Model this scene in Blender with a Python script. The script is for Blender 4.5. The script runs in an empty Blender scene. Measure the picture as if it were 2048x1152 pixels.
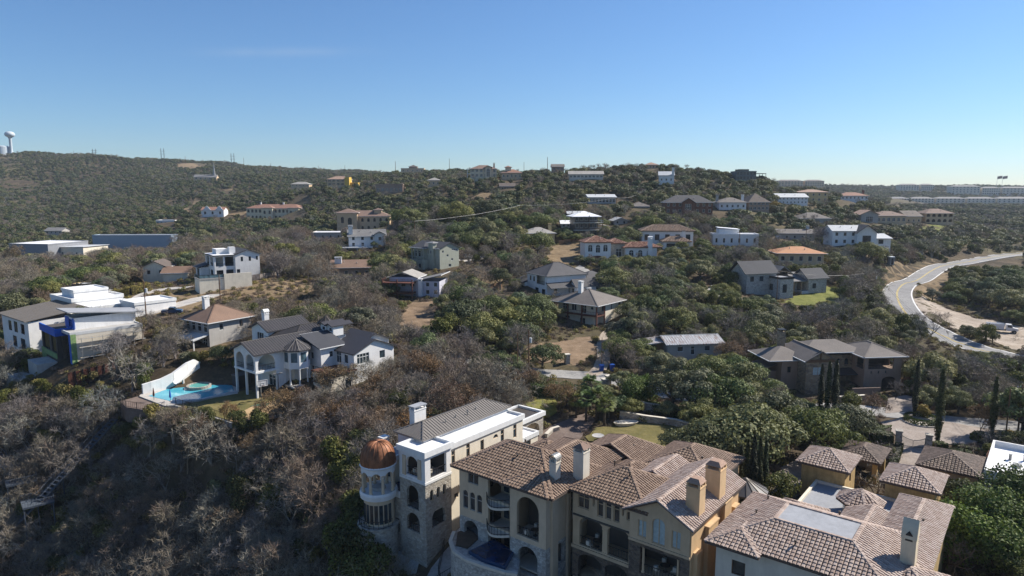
import bpy, bmesh, math, random
import numpy as np
from mathutils import Vector, Matrix
from mathutils.geometry import tessellate_polygon
R = math.radians
random.seed(7); np.random.seed(7)
S = bpy.context.scene
COL = S.collection

# ------------------------------------------------------------------ camera, sky, sun, exposure
# world frame: the drone hovers at the origin, +Y is the way it looks, heights are metres relative to it
PITCH = R(8.0); FOC = 1365.0
cam_data = bpy.data.cameras.new('camera'); cam = bpy.data.objects.new('camera', cam_data); COL.objects.link(cam)
cam_data.sensor_width = 36.0; cam_data.lens = 36.0 * FOC / 2048.0
cam_data.clip_start = 1.0; cam_data.clip_end = 30000.0
cam.rotation_euler = (R(90) - PITCH, 0, 0)
S.camera = cam
S.render.resolution_x = 1024; S.render.resolution_y = 576

SUN_AZ = R(25.0)      # from +X towards +Y: the sun stands behind the hill on the right
SUN_EL = R(39.0)
world = bpy.data.worlds.new('World'); S.world = world; world.use_nodes = True
wn = world.node_tree; wn.nodes.clear()
w_out = wn.nodes.new('ShaderNodeOutputWorld'); w_bg = wn.nodes.new('ShaderNodeBackground'); w_sky = wn.nodes.new('ShaderNodeTexSky')
w_sky.sky_type = 'NISHITA'; w_sky.sun_disc = False
w_sky.sun_elevation = SUN_EL; w_sky.sun_rotation = R(90) - SUN_AZ
w_sky.altitude = 2000.0; w_sky.air_density = 1.4; w_sky.dust_density = 0.8; w_sky.ozone_density = 10.0
w_bg.inputs['Strength'].default_value = 0.080
# one faint streak of high cloud
def wmath(op, a, b=None):
    n = wn.nodes.new('ShaderNodeMath'); n.operation = op
    for k, v in ((0, a), (1, b)):
        if v is None: continue
        if isinstance(v, (int, float)): n.inputs[k].default_value = v
        else: wn.links.new(v, n.inputs[k])
    return n.outputs[0]
def wdot(vec, d):
    n = wn.nodes.new('ShaderNodeVectorMath'); n.operation = 'DOT_PRODUCT'; wn.links.new(vec, n.inputs[0]); n.inputs[1].default_value = d; return n.outputs['Value']
w_tc = wn.nodes.new('ShaderNodeTexCoord'); w_dir = w_tc.outputs['Generated']
c_d = Vector((-.300, .935, .183)).normalized(); c_t = Vector((.95, .30, .065)).normalized(); c_n = c_t.cross(c_d).normalized()
c_u = wmath('DIVIDE', wdot(w_dir, c_t - c_d * c_t.dot(c_d)), .085); c_v = wmath('DIVIDE', wdot(w_dir, c_n), .0055)
c_m = wmath('EXPONENT', wmath('MULTIPLY', wmath('ADD', wmath('MULTIPLY', c_u, c_u), wmath('MULTIPLY', c_v, c_v)), -1.0))
w_no = wn.nodes.new('ShaderNodeTexNoise'); w_no.inputs['Scale'].default_value = 26.0; w_no.inputs['Detail'].default_value = 5.0; wn.links.new(w_dir, w_no.inputs['Vector'])
c_f = wmath('MULTIPLY', wmath('MULTIPLY', c_m, w_no.outputs[0]), .22)
w_mix = wn.nodes.new('ShaderNodeMix'); w_mix.data_type = 'RGBA'; w_mix.inputs[7].default_value = (5.2, 5.6, 6.0, 1)
wn.links.new(c_f, w_mix.inputs[0]); wn.links.new(w_sky.outputs[0], w_mix.inputs[6]); wn.links.new(w_mix.outputs[2], w_bg.inputs[0])
wn.links.new(w_bg.outputs[0], w_out.inputs[0])
sun_data = bpy.data.lights.new('sun', 'SUN'); sun = bpy.data.objects.new('sun', sun_data); COL.objects.link(sun)
sun_data.energy = 5.0; sun_data.angle = R(0.55); sun_data.color = (1.0, 0.935, 0.84)
sdir = Vector((math.cos(SUN_EL) * math.cos(SUN_AZ), math.cos(SUN_EL) * math.sin(SUN_AZ), math.sin(SUN_EL)))
sun.rotation_euler = sdir.to_track_quat('Z', 'Y').to_euler()
S.view_settings.view_transform = 'Standard'; S.view_settings.look = 'None'
S.view_settings.exposure = 0.68; S.view_settings.gamma = 1.0
S.render.engine = 'CYCLES'; S.cycles.use_denoising = True
S.cycles.max_bounces = 6; S.cycles.diffuse_bounces = 4; S.cycles.glossy_bounces = 2; S.cycles.transmission_bounces = 3
S.cycles.transparent_max_bounces = 6; S.cycles.volume_bounces = 0
S.cycles.caustics_reflective = False; S.cycles.caustics_refractive = False

# ------------------------------------------------------------------ surveying helpers (photo frame 2048 x 1152)
CP, SP = math.cos(PITCH), math.sin(PITCH)
def ray(u, v):
    a = (u - 1024.0) / FOC; b = (576.0 - v) / FOC
    return (a, CP + b * SP, -SP + b * CP)
def at_z(u, v, z):
    r = ray(u, v); t = z / r[2]
    return Vector((r[0] * t, r[1] * t, z))
def at_y(u, v, y):
    r = ray(u, v); t = y / r[1]
    return Vector((r[0] * t, y, r[2] * t))
def proj(p):
    d = p[1] * CP - p[2] * SP
    return (1024 + FOC * p[0] / d, 576 - FOC * (p[1] * SP + p[2] * CP) / d, d)

# ------------------------------------------------------------------ terrain: surveyed spot heights, smooth surface through them
SPOT = [  # (u, v, Y) ground seen in the photograph
 (1150,870,109),(1080,810,122),(1290,870,109),(1830,850,117),(1950,850,116),(1700,850,117),(1750,778,138),(1600,790,136),(1130,740,143),(1300,760,140),
 (1185,655,180),(1080,590,205),(1190,525,250),(1440,492,290),(1560,590,214),(1660,595,212),(1600,530,255),(880,540,225),(730,498,270),(820,598,200),
 (450,560,205),(550,570,195),(700,550,222),(550,440,560),(420,430,580),(740,466,380),(690,372,600),(780,388,480),(965,357,470),(1170,360,450),
 (1205,410,380),(1375,432,345),(1590,412,400),(1500,362,460),(1320,336,500),(1180,477,290),(1075,492,275),(1600,482,320),(1720,492,290),
 (1750,447,400),(1870,447,420),(1700,398,480),(2000,664,200),(1790,590,255),(1850,545,300),(2040,505,380),(1950,560,270),(2040,610,230),
 (1950,470,500),(2000,430,800),(1950,409,1150),(1900,383,1500),(2040,376,1600),(1600,374,1500),(1750,385,1400),(1750,410,800),
 (20,309,1365),(200,317,1300),(400,337,1200),(560,346,1300),(700,347,1300),(830,347,760),(100,450,650),(250,400,900),(100,380,1050),(350,420,750),
 (560,380,850),(620,362,1000),(950,425,340),(950,460,300),(650,482,330),(300,522,400),(60,532,370),(180,592,200),(40,600,195),(640,602,185),
 (600,720,145),(850,700,152),(740,870,112),(700,960,99),(740,1050,89),(640,1050,92),(640,1150,89),(400,905,117),(400,1000,109),(400,1150,96),
 (100,850,127),(100,1000,114),(100,1150,103),(220,832,124),(320,660,152),(360,630,166),(290,600,176),(150,740,136),(60,760,136),(450,690,149),
 (640,780,127),(560,760,129),(520,800,120),(1000,640,178),(1400,640,180),(1450,560,225),(1350,520,248),(1280,440,320),(1050,400,390),(880,370,560),
 (1400,375,440),(1300,385,420),(1830,680,170),(1900,740,152),(2040,712,170),(2040,780,140),(1700,640,190),(880,640,178),(740,640,172),
 (1196,521,250),(1333,488,275),(1172,474,290),(1081,490,278),(1599,528,252),(1468,491,290),(1587,481,320),(1696,490,290),(856,592,200),(702,556,224),(733,496,268),(730,464,380),(550,441,560),(424,432,575),(264,505,450),(64,512,400),(145,514,405),(308,560,226),(653,480,345),(676,372,600),(779,387,480),(867,371,560),(825,345,740),(826,343,742),(967,356,470),(1023,358,468),(1172,358,450),(1204,409,380),(1376,428,345),(1465,419,360),(1518,422,362),(1587,408,402),(1624,404,430),(1709,400,480),(1492,361,460),(1332,366,430),(1782,447,400),(1829,448,410),(1878,447,418),(1242,450,318),(1136,456,300),(1152,434,335),(1630,450,360),(159,588,215),(410,359,980),
 (380,588,188),(470,586,187),(330,566,226),(280,562,228),(1640,440,380),(1830,500,330),(1240,560,222),(960,520,245),(820,440,330),(500,500,330),(420,490,330),(180,480,480),
]
SPOT_W = [  # (x, y, z) assumed heights off frame, lake side lowered to shade the cliff
 (-60,65,-84),(0,60,-60),(20,40,-54),(45,50,-46),(80,60,-43),(130,90,-43),(-110,82,-84),(-180,130,-88),(-30,75,-62),(60,0,-52),(0,-60,-75),(-150,0,-85),(150,0,-50),
 (15,84,-43.6),(30,84,-42.5),(42,80,-42),(60,90,-41.5),(45,62,-43),(10,70,-47),(-8,74,-50),
 (-260,200,-38),(-330,330,-42),(-600,500,-40),(-900,900,5),(-1300,1400,70),(300,200,-42),(450,350,-38),(700,600,-34),(1100,1000,-20),(1500,1600,12),
 (-1800,2200,60),(0,2200,10),(1800,2300,5),(0,1500,20),(-3500,4500,0),(0,5000,-30),(3500,4500,-30),(-3000,1000,20),(3000,1000,-10),(-1500,-300,-80),(1500,-300,-50),(0,-600,-80),
 (400,1400,10),(500,900,-16),(300,700,-14),(150,560,-4),(60,600,4),
]
_cp = np.array([tuple(at_y(u, v, y)) for u, v, y in SPOT] + SPOT_W)
def _phi(r): return r
_n = len(_cp)
_A = np.zeros((_n + 3, _n + 3))
_d = np.hypot(_cp[:, None, 0] - _cp[None, :, 0], _cp[:, None, 1] - _cp[None, :, 1])
_A[:_n, :_n] = _phi(_d) - np.eye(_n) * 1.0
_A[:_n, _n] = 1; _A[:_n, _n + 1] = _cp[:, 0] * .001; _A[:_n, _n + 2] = _cp[:, 1] * .001
_A[_n:, :_n] = _A[:_n, _n:].T
_wt = np.linalg.solve(_A, np.concatenate([_cp[:, 2], [0, 0, 0]]))
FLATS = []   # (polygon, z) terraces cut level into the slope
def heights(X, Y):
    X = np.asarray(X, float); Y = np.asarray(Y, float)
    sh = X.shape; X = X.ravel(); Y = Y.ravel(); Z = np.empty_like(X)
    for i in range(0, len(X), 20000):
        x = X[i:i + 20000]; y = Y[i:i + 20000]
        d = np.hypot(x[:, None] - _cp[None, :, 0], y[:, None] - _cp[None, :, 1])
        z = _phi(d) @ _wt[:_n] + _wt[_n] + _wt[_n + 1] * x * .001 + _wt[_n + 2] * y * .001
        far = np.clip((np.hypot(x, y) - 430) / 300, 0, 1)
        z = z + .35 * np.sin(x * .31 + 1.3 * np.sin(y * .17)) * np.cos(y * .27) + far * (3 * np.sin(x * .021 + 2) * np.cos(y * .017 + 1) + 2 * np.sin(x * .047 + y * .038))
        near = np.nonzero((y < 420) & (y > 60))[0]
        if len(near) and FLATS:
            xn, yn = x[near], y[near]
            for cx, cy, r, fz, soft in FLATS:
                k = np.nonzero((np.abs(xn - cx) < r + soft) & (np.abs(yn - cy) < r + soft))[0]
                if len(k):
                    w = np.clip((r + soft - np.hypot(xn[k] - cx, yn[k] - cy)) / soft, 0, 1); w = w * w * (3 - 2 * w)
                    z[near[k]] = z[near[k]] * (1 - w) + fz * w
        Z[i:i + 20000] = z
    return Z.reshape(sh)
def hz(x, y): return float(heights([x], [y])[0])
def ground_at(u, v, y0=40, y1=2500):
    """where the line of sight through a photo point first meets the terrain"""
    r = ray(u, v); ys = np.geomspace(y0, y1, 700); t = ys / r[1]
    dz = r[2] * t - heights(r[0] * t, ys)
    k = np.argmax(dz < 0)
    if dz[k] >= 0: k = len(ys) - 1
    return Vector((r[0] * t[k], ys[k], heights([r[0] * t[k]], [ys[k]])[0]))

# ------------------------------------------------------------------ materials
MATS = {}
def nodes_of(name):
    m = bpy.data.materials.new(name); m.use_nodes = True
    nt = m.node_tree; b = nt.nodes['Principled BSDF']
    MATS[name] = m
    return m, nt, b
def ramp(nt, fac, stops):
    r = nt.nodes.new('ShaderNodeValToRGB'); e = r.color_ramp.elements
    while len(e) < len(stops): e.new(0.5)
    for el, (p, c) in zip(e, stops): el.position = p; el.color = (*c, 1)
    nt.links.new(fac, r.inputs[0]); return r.outputs[0]
def noise(nt, scale, detail=4, rough=.6, vec=None, stretch=None):
    n = nt.nodes.new('ShaderNodeTexNoise'); n.inputs['Scale'].default_value = scale
    n.inputs['Detail'].default_value = detail; n.inputs['Roughness'].default_value = rough
    if vec is None:
        tc = nt.nodes.new('ShaderNodeTexCoord'); vec = tc.outputs['Object']
    if stretch:
        mp = nt.nodes.new('ShaderNodeMapping'); mp.inputs['Scale'].default_value = stretch
        nt.links.new(vec, mp.inputs[0]); vec = mp.outputs[0]
    nt.links.new(vec, n.inputs['Vector']); return n.outputs[0]
def mixc(nt, a, b, fac, mode='MIX'):
    m = nt.nodes.new('ShaderNodeMix'); m.data_type = 'RGBA'; m.blend_type = mode
    for sock, val in ((m.inputs[0], fac), (m.inputs[6], a), (m.inputs[7], b)):
        if isinstance(val, (int, float)): sock.default_value = val
        elif isinstance(val, tuple): sock.default_value = (*val, 1)
        else: nt.links.new(val, sock)
    return m.outputs[2]
def bump(nt, b, h, strength, dist=.05):
    n = nt.nodes.new('ShaderNodeBump'); n.inputs['Strength'].default_value = strength; n.inputs['Distance'].default_value = dist
    nt.links.new(h, n.inputs['Height']); nt.links.new(n.outputs[0], b.inputs['Normal'])
def sc(c, k): return tuple(max(0, min(1, x * k)) for x in c)
def plain(name, c, rough=.7, metal=0.0, var=.12, scale=.6, spec=.3):
    """painted or plastered surface with faint blotches and rain streaks"""
    if name in MATS: return MATS[name]
    m, nt, b = nodes_of(name)
    f = noise(nt, scale, 5, .65); g = noise(nt, 2.2, 3, .6, stretch=(1, 1, .18))
    col = ramp(nt, f, [(.3, sc(c, 1 - var)), (.7, sc(c, 1 + var * .5))])
    col = mixc(nt, col, ramp(nt, g, [(.35, (1 - var,) * 3), (.62, (1, 1, 1))]), .7, 'MULTIPLY')
    nt.links.new(col, b.inputs['Base Color']); b.inputs['Roughness'].default_value = rough
    b.inputs['Metallic'].default_value = metal; b.inputs['Specular IOR Level'].default_value = spec
    return m
def stone(name, cols, mortar, scale=2.2, squash=1.6):
    if name in MATS: return MATS[name]
    m, nt, b = nodes_of(name)
    tc = nt.nodes.new('ShaderNodeTexCoord'); mp = nt.nodes.new('ShaderNodeMapping'); mp.inputs['Scale'].default_value = (1, 1, squash)
    nt.links.new(tc.outputs['Object'], mp.inputs[0])
    v = nt.nodes.new('ShaderNodeTexVoronoi'); v.inputs['Scale'].default_value = scale; nt.links.new(mp.outputs[0], v.inputs['Vector'])
    e = nt.nodes.new('ShaderNodeTexVoronoi'); e.feature = 'DISTANCE_TO_EDGE'; e.inputs['Scale'].default_value = scale; nt.links.new(mp.outputs[0], e.inputs['Vector'])
    sp = nt.nodes.new('ShaderNodeSeparateColor'); nt.links.new(v.outputs['Color'], sp.inputs[0])
    n = len(cols); col = ramp(nt, sp.outputs[0], [((i + .3) / n, c) for i, c in enumerate(cols)])
    col = mixc(nt, col, ramp(nt, noise(nt, 5), [(.3, (.7,) * 3), (.7, (1.1,) * 3)]), .6, 'MULTIPLY')
    edge = ramp(nt, e.outputs['Distance'], [(.0, (0, 0, 0)), (.09, (1, 1, 1))])
    nt.links.new(mixc(nt, mortar, col, edge), b.inputs['Base Color']); b.inputs['Roughness'].default_value = .9
    bump(nt, b, edge, .8, .06)
    return m
def shingle(name, c, var=.3, scale=3.0):
    if name in MATS: return MATS[name]
    m, nt, b = nodes_of(name)
    tc = nt.nodes.new('ShaderNodeTexCoord')
    f = noise(nt, scale * 2, 3, .7, tc.outputs['Object'], (1, 1, 6)); g = noise(nt, .35, 3, .6, tc.outputs['Object'])
    col = ramp(nt, f, [(.3, sc(c, 1 - var)), (.7, sc(c, 1 + var))])
    col = mixc(nt, col, ramp(nt, g, [(.3, (.8,) * 3), (.7, (1.1,) * 3)]), .8, 'MULTIPLY')
    nt.links.new(col, b.inputs['Base Color']); b.inputs['Roughness'].default_value = .85
    bump(nt, b, f, .5, .03)
    return m
def tilemat(name, c1, c2, c3):
    if name in MATS: return MATS[name]
    m, nt, b = nodes_of(name)
    a = nt.nodes.new('ShaderNodeAttribute'); a.attribute_name = 'tint'
    col = ramp(nt, a.outputs['Fac'], [(.05, c1), (.45, c2), (.9, c3)])
    col = mixc(nt, col, ramp(nt, noise(nt, .5, 5, .7), [(.3, (.82,) * 3), (.68, (1.06,) * 3)]), .8, 'MULTIPLY')
    nt.links.new(col, b.inputs['Base Color']); b.inputs['Roughness'].default_value = .75
    return m
def glass(name, c=(.03, .045, .055), rough=.08):
    if name in MATS: return MATS[name]
    m, nt, b = nodes_of(name)
    nt.links.new(ramp(nt, noise(nt, .7, 2), [(.35, sc(c, .5)), (.7, sc(c, 1.5))]), b.inputs['Base Color'])
    b.inputs['Roughness'].default_value = rough; b.inputs['Specular IOR Level'].default_value = .6
    return m
def leafmat(name, dark, light, trans=.25, spread=.33):
    """leaf colour: every leaf and every tree a little different"""
    if name in MATS: return MATS[name]
    m, nt, b = nodes_of(name)
    ge = nt.nodes.new('ShaderNodeNewGeometry'); oi = nt.nodes.new('ShaderNodeObjectInfo')
    col = ramp(nt, ge.outputs['Random Per Island'], [(.1, dark), (.9, light)])
    tint = ramp(nt, oi.outputs['Random'], [(0, (1 - spread, 1 - spread, 1 - spread * .6)), (.35, (1, 1.0, .95)), (.7, (1 + spread, 1 + spread * .7, 1 - spread * .4)), (1, (.9 - spread * .3, 1, 1))])
    col = mixc(nt, col, tint, 1.0, 'MULTIPLY')
    nt.links.new(col, b.inputs['Base Color']); b.inputs['Roughness'].default_value = .65; b.inputs['Specular IOR Level'].default_value = .25
    if trans:
        tr = nt.nodes.new('ShaderNodeBsdfTranslucent'); nt.links.new(col, tr.inputs[0])
        mx = nt.nodes.new('ShaderNodeMixShader'); mx.inputs[0].default_value = trans
        nt.links.new(b.outputs[0], mx.inputs[1]); nt.links.new(tr.outputs[0], mx.inputs[2])
        nt.links.new(mx.outputs[0], nt.nodes['Material Output'].inputs[0])
    return m

# ------------------------------------------------------------------ mesh helpers
class MB:
    def __init__(s): s.v = []; s.f = []; s.t = []
    def face(s, pts, tint=None):
        n = len(s.v); s.v.extend(tuple(p) for p in pts); s.f.append(tuple(range(n, n + len(pts))))
        if tint is not None: s.t.append(tint)
    def box(s, x0, y0, z0, x1, y1, z1, M=None):
        c = [Vector((x, y, z)) for z in (z0, z1) for y in (y0, y1) for x in (x0, x1)]
        if M is not None: c = [M @ p for p in c]
        n = len(s.v); s.v.extend(tuple(p) for p in c)
        s.f += [tuple(n + i for i in q) for q in ((0, 2, 3, 1), (4, 5, 7, 6), (0, 1, 5, 4), (1, 3, 7, 5), (3, 2, 6, 7), (2, 0, 4, 6))]
    def bar(s, a, b, w, h=None, up=(0, 0, 1)):
        a = Vector(a); b = Vector(b); d = b - a; L = d.length
        if L < 1e-6: return
        d.normalize(); up = Vector(up)
        if abs(d.dot(up)) > .98: up = Vector((0, 1, 0))
        x = d.cross(up).normalized(); z = x.cross(d)
        M = Matrix((( x.x, d.x, z.x, a.x), (x.y, d.y, z.y, a.y), (x.z, d.z, z.z, a.z), (0, 0, 0, 1)))
        h = h or w
        s.box(-w / 2, 0, -h / 2, w / 2, L, h / 2, M)
    def tube(s, pts, rads, n=6, cap=True):
        pts = [Vector(p) for p in pts]; base = len(s.v)
        for i, p in enumerate(pts):
            d = (pts[min(i + 1, len(pts) - 1)] - pts[max(i - 1, 0)]).normalized()
            a = d.cross(Vector((0, 0, 1))) if abs(d.z) < .95 else d.cross(Vector((0, 1, 0)))
            a.normalize(); b = d.cross(a)
            for k in range(n):
                t = 2 * math.pi * k / n
                s.v.append(tuple(p + (a * math.cos(t) + b * math.sin(t)) * rads[i]))
        for i in range(len(pts) - 1):
            for k in range(n):
                k2 = (k + 1) % n
                s.f.append((base + i * n + k, base + i * n + k2, base + (i + 1) * n + k2, base + (i + 1) * n + k))
        if cap:
            s.f.append(tuple(base + (len(pts) - 1) * n + k for k in range(n))); s.f.append(tuple(base + n - 1 - k for k in range(n)))
    def lathe(s, prof, n=24, cx=0, cy=0, a0=0, a1=2 * math.pi):
        base = len(s.v); full = abs(a1 - a0 - 2 * math.pi) < 1e-6; m = n if full else n + 1
        for r, z in prof:
            for k in range(m):
                t = a0 + (a1 - a0) * k / n
                s.v.append((cx + r * math.cos(t), cy + r * math.sin(t), z))
        for i in range(len(prof) - 1):
            for k in range(n):
                k2 = (k + 1) % m
                s.f.append((base + i * m + k, base + i * m + k2, base + (i + 1) * m + k2, base + (i + 1) * m + k))
    def prism(s, poly, z0, z1, bottom=False):
        n = len(poly)
        s.face([(p[0], p[1], z1) for p in poly])
        for i in range(n):
            a = poly[i]; b = poly[(i + 1) % n]
            s.face([(a[0], a[1], z0), (b[0], b[1], z0), (b[0], b[1], z1), (a[0], a[1], z1)])
        if bottom: s.face([(p[0], p[1], z0) for p in reversed(poly)])
    def mesh(s, name, mat, smooth=False):
        me = bpy.data.meshes.new(name); me.from_pydata(s.v, [], s.f)
        if s.t and len(s.t) == len(s.f):
            at = me.attributes.new('tint', 'FLOAT', 'FACE'); at.data.foreach_set('value', s.t)
        if mat is not None:
            me.materials.append(MATS[mat] if isinstance(mat, str) else mat)
        if smooth: me.polygons.foreach_set('use_smooth', [True] * len(me.polygons))
        me.update(); return me
    def build(s, name, mat, parent=None, smooth=False, loc=None):
        if not s.f: return None
        o = bpy.data.objects.new(name, s.mesh(name, mat, smooth)); COL.objects.link(o)
        if parent is not None: o.parent = parent
        if loc is not None: o.location = loc
        return o
def tag(o, label=None, cat=None, group=None, kind=None):
    if label: o['label'] = label
    if cat: o['category'] = cat
    if group: o['group'] = group
    if kind: o['kind'] = kind
    return o
def empty(name, loc=(0, 0, 0), rz=0.0):
    o = bpy.data.objects.new(name, None); COL.objects.link(o); o.location = loc; o.rotation_euler = (0, 0, rz)
    o.empty_display_size = .5; return o
def inside(x, y, poly):
    c = False; j = len(poly) - 1
    for i in range(len(poly)):
        xi, yi = poly[i][0], poly[i][1]; xj, yj = poly[j][0], poly[j][1]
        if (yi > y) != (yj > y) and x < (xj - xi) * (y - yi) / (yj - yi) + xi: c = not c
        j = i
    return c
ORDN = ['first', 'second', 'third', 'fourth', 'fifth', 'sixth', 'seventh', 'eighth']
KEEP = []        # plan polygons where no tree may stand
SIGHT = []       # (u0, v0, u1, v1, y): photo windows in which something at depth y must stay in view
LANDMARK = []    # (x, y, phrase) for telling trees apart
# ------------------------------------------------------------------ ground
FLATS += [(-58, 124, 8, -38.8, 7), (-47, 118, 7, -38.8, 7), (64, 112, 9, -41.2, 8), (40, 96, 8, -40.4, 8)]
ROAD_PX = [(2075, 507), (1985, 513), (1925, 525), (1880, 538), (1838, 553), (1806, 571), (1794, 592), (1814, 626), (1874, 662), (1950, 690), (2075, 727)]
STREET_PX = [(880, 712), (980, 734), (1080, 743), (1180, 753), (1260, 773), (1345, 792), (1450, 812), (1560, 824), (1680, 824), (1800, 828), (1900, 838), (2075, 858)]
def graded(px, r_, soft):
    """cut an even bed for a road through spot points"""
    P3 = [ground_at(*q_) for q_ in px]; out = []
    for a, b_ in zip(P3[:-1], P3[1:]):
        k = max(1, int((b_ - a).length / 5)); out += [a.lerp(b_, j / k) for j in range(k)]
    out.append(P3[-1]); zs = [p.z for p in out]
    for _ in range(30): zs = [zs[0]] + [(zs[i - 1] + 2 * zs[i] + zs[i + 1]) / 4 for i in range(1, len(zs) - 1)] + [zs[-1]]
    FLATS.extend((p.x, p.y, r_, z, soft) for p, z in zip(out, zs))
    return [(p.x, p.y) for p in P3]
road_xy = graded(ROAD_PX, 5.5, 5); street_xy = graded(STREET_PX, 4.0, 4)
def grow(a, b, step, far, k=1.12):
    out = list(np.arange(a, b, step)); s_ = step; x = out[-1]
    while x < far: s_ *= k; x += s_; out.append(x)
    s_ = step; x = out[0]; pre = []
    return out
xs_p = grow(0, 140, 2.5, 9000); xs = np.array([-x for x in reversed(xs_p[1:])] + xs_p)
ys_f = grow(40, 330, 2.5, 12000, 1.09); ys_n = []
s_ = 3.0; y = 40
while y > -3000: y -= s_; s_ *= 1.15; ys_n.append(y)
ys = np.array(list(reversed(ys_n)) + ys_f)
GX, GY = np.meshgrid(xs, ys); GZ = heights(GX, GY)
far_r = np.hypot(GX, GY)
GZ = np.where(far_r > 4500, GZ * np.clip((7500 - far_r) / 3000, 0, 1) - 25 * np.clip((far_r - 4500) / 3000, 0, 1), GZ)
nx, ny = len(xs), len(ys)
vv = np.stack([GX.ravel(), GY.ravel(), GZ.ravel()], 1)
idx = np.arange(nx * ny).reshape(ny, nx)
ff = np.stack([idx[:-1, :-1].ravel(), idx[:-1, 1:].ravel(), idx[1:, 1:].ravel(), idx[1:, :-1].ravel()], 1)
me = bpy.data.meshes.new('ground'); me.from_pydata(vv.tolist(), [], ff.tolist())
me.polygons.foreach_set('use_smooth', [True] * len(me.polygons)); me.update()
m, nt, b = nodes_of('hill_ground')
big = noise(nt, .012, 4, .6); mid = noise(nt, .09, 5, .65); fine = noise(nt, 1.1, 5, .7); peb = noise(nt, 5, 3, .7)
soil = ramp(nt, mid, [(.28, (.042, .034, .024)), (.5, (.082, .064, .044)), (.72, (.15, .117, .076))])
soil = mixc(nt, soil, ramp(nt, fine, [(.3, (.55,) * 3), (.7, (1.3, 1.25, 1.15))]), .8, 'MULTIPLY')
grass = ramp(nt, fine, [(.3, (.075, .072, .038)), (.7, (.15, .13, .065))])
col = mixc(nt, soil, grass, ramp(nt, big, [(.45, (0, 0, 0)), (.62, (.6, .6, .6))]))
rockf = ramp(nt, noise(nt, .35, 5, .75), [(.63, (0, 0, 0)), (.74, (.55, .55, .55))])
col = mixc(nt, col, (.30, .265, .215), rockf)
nt.links.new(col, b.inputs['Base Color']); b.inputs['Roughness'].default_value = .95; b.inputs['Specular IOR Level'].default_value = .1
bump(nt, b, peb, .6, .12)
me.materials.append(m)
g = bpy.data.objects.new('ground', me); COL.objects.link(g); tag(g, 'dry wooded hillside of brown soil and scrub', None, None, 'structure')

def groundmat(name, c1, c2, c3, s1=.4, s2=3.0):
    m, nt, b = nodes_of(name)
    col = ramp(nt, noise(nt, s1, 5, .65), [(.3, c1), (.52, c2), (.72, c3)])
    col = mixc(nt, col, ramp(nt, noise(nt, s2, 4, .7), [(.3, (.72,) * 3), (.7, (1.18,) * 3)]), .8, 'MULTIPLY')
    nt.links.new(col, b.inputs['Base Color']); b.inputs['Roughness'].default_value = .95; b.inputs['Specular IOR Level'].default_value = .15
    bump(nt, b, noise(nt, 6, 3, .7), .5, .05)
    return m
groundmat('dry_grass', (.14, .098, .055), (.215, .155, .09), (.28, .21, .13)); groundmat('lawn_green', (.12, .125, .03), (.17, .17, .045), (.24, .21, .075)); groundmat('lawn_lush', (.10, .115, .025), (.155, .165, .04), (.21, .20, .065))
groundmat('turf_olive', (.10, .095, .035), (.15, .13, .05), (.22, .18, .08)); groundmat('asphalt', (.23, .225, .22), (.27, .265, .26), (.31, .305, .29), .15, 1.5); groundmat('gravel_pale', (.27, .22, .17), (.36, .30, .24), (.44, .385, .32), .3, 2)
groundmat('drive_pale', (.40, .37, .33), (.47, .44, .40), (.52, .49, .45), .3, 2); groundmat('drive_grey', (.24, .235, .225), (.30, .29, .275), (.35, .335, .31), .3, 2); groundmat('dirt_orange', (.15, .105, .065), (.22, .155, .10), (.28, .205, .14)); groundmat('paver_brown', (.13, .095, .08), (.17, .13, .11), (.21, .165, .14), .4, 3); groundmat('paver_pink', (.24, .20, .17), (.30, .255, .22), (.36, .31, .275), .5, 3)
groundmat('sport_tan', (.36, .24, .12), (.42, .29, .155), (.46, .33, .19), .3, 2); groundmat('sport_green', (.07, .13, .085), (.09, .15, .10), (.11, .17, .12), .3, 2); groundmat('mulch', (.07, .05, .035), (.10, .075, .055), (.14, .105, .075)); groundmat('limestone_rubble', (.30, .28, .25), (.42, .40, .36), (.55, .53, .49), .5, 2.5)

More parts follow.
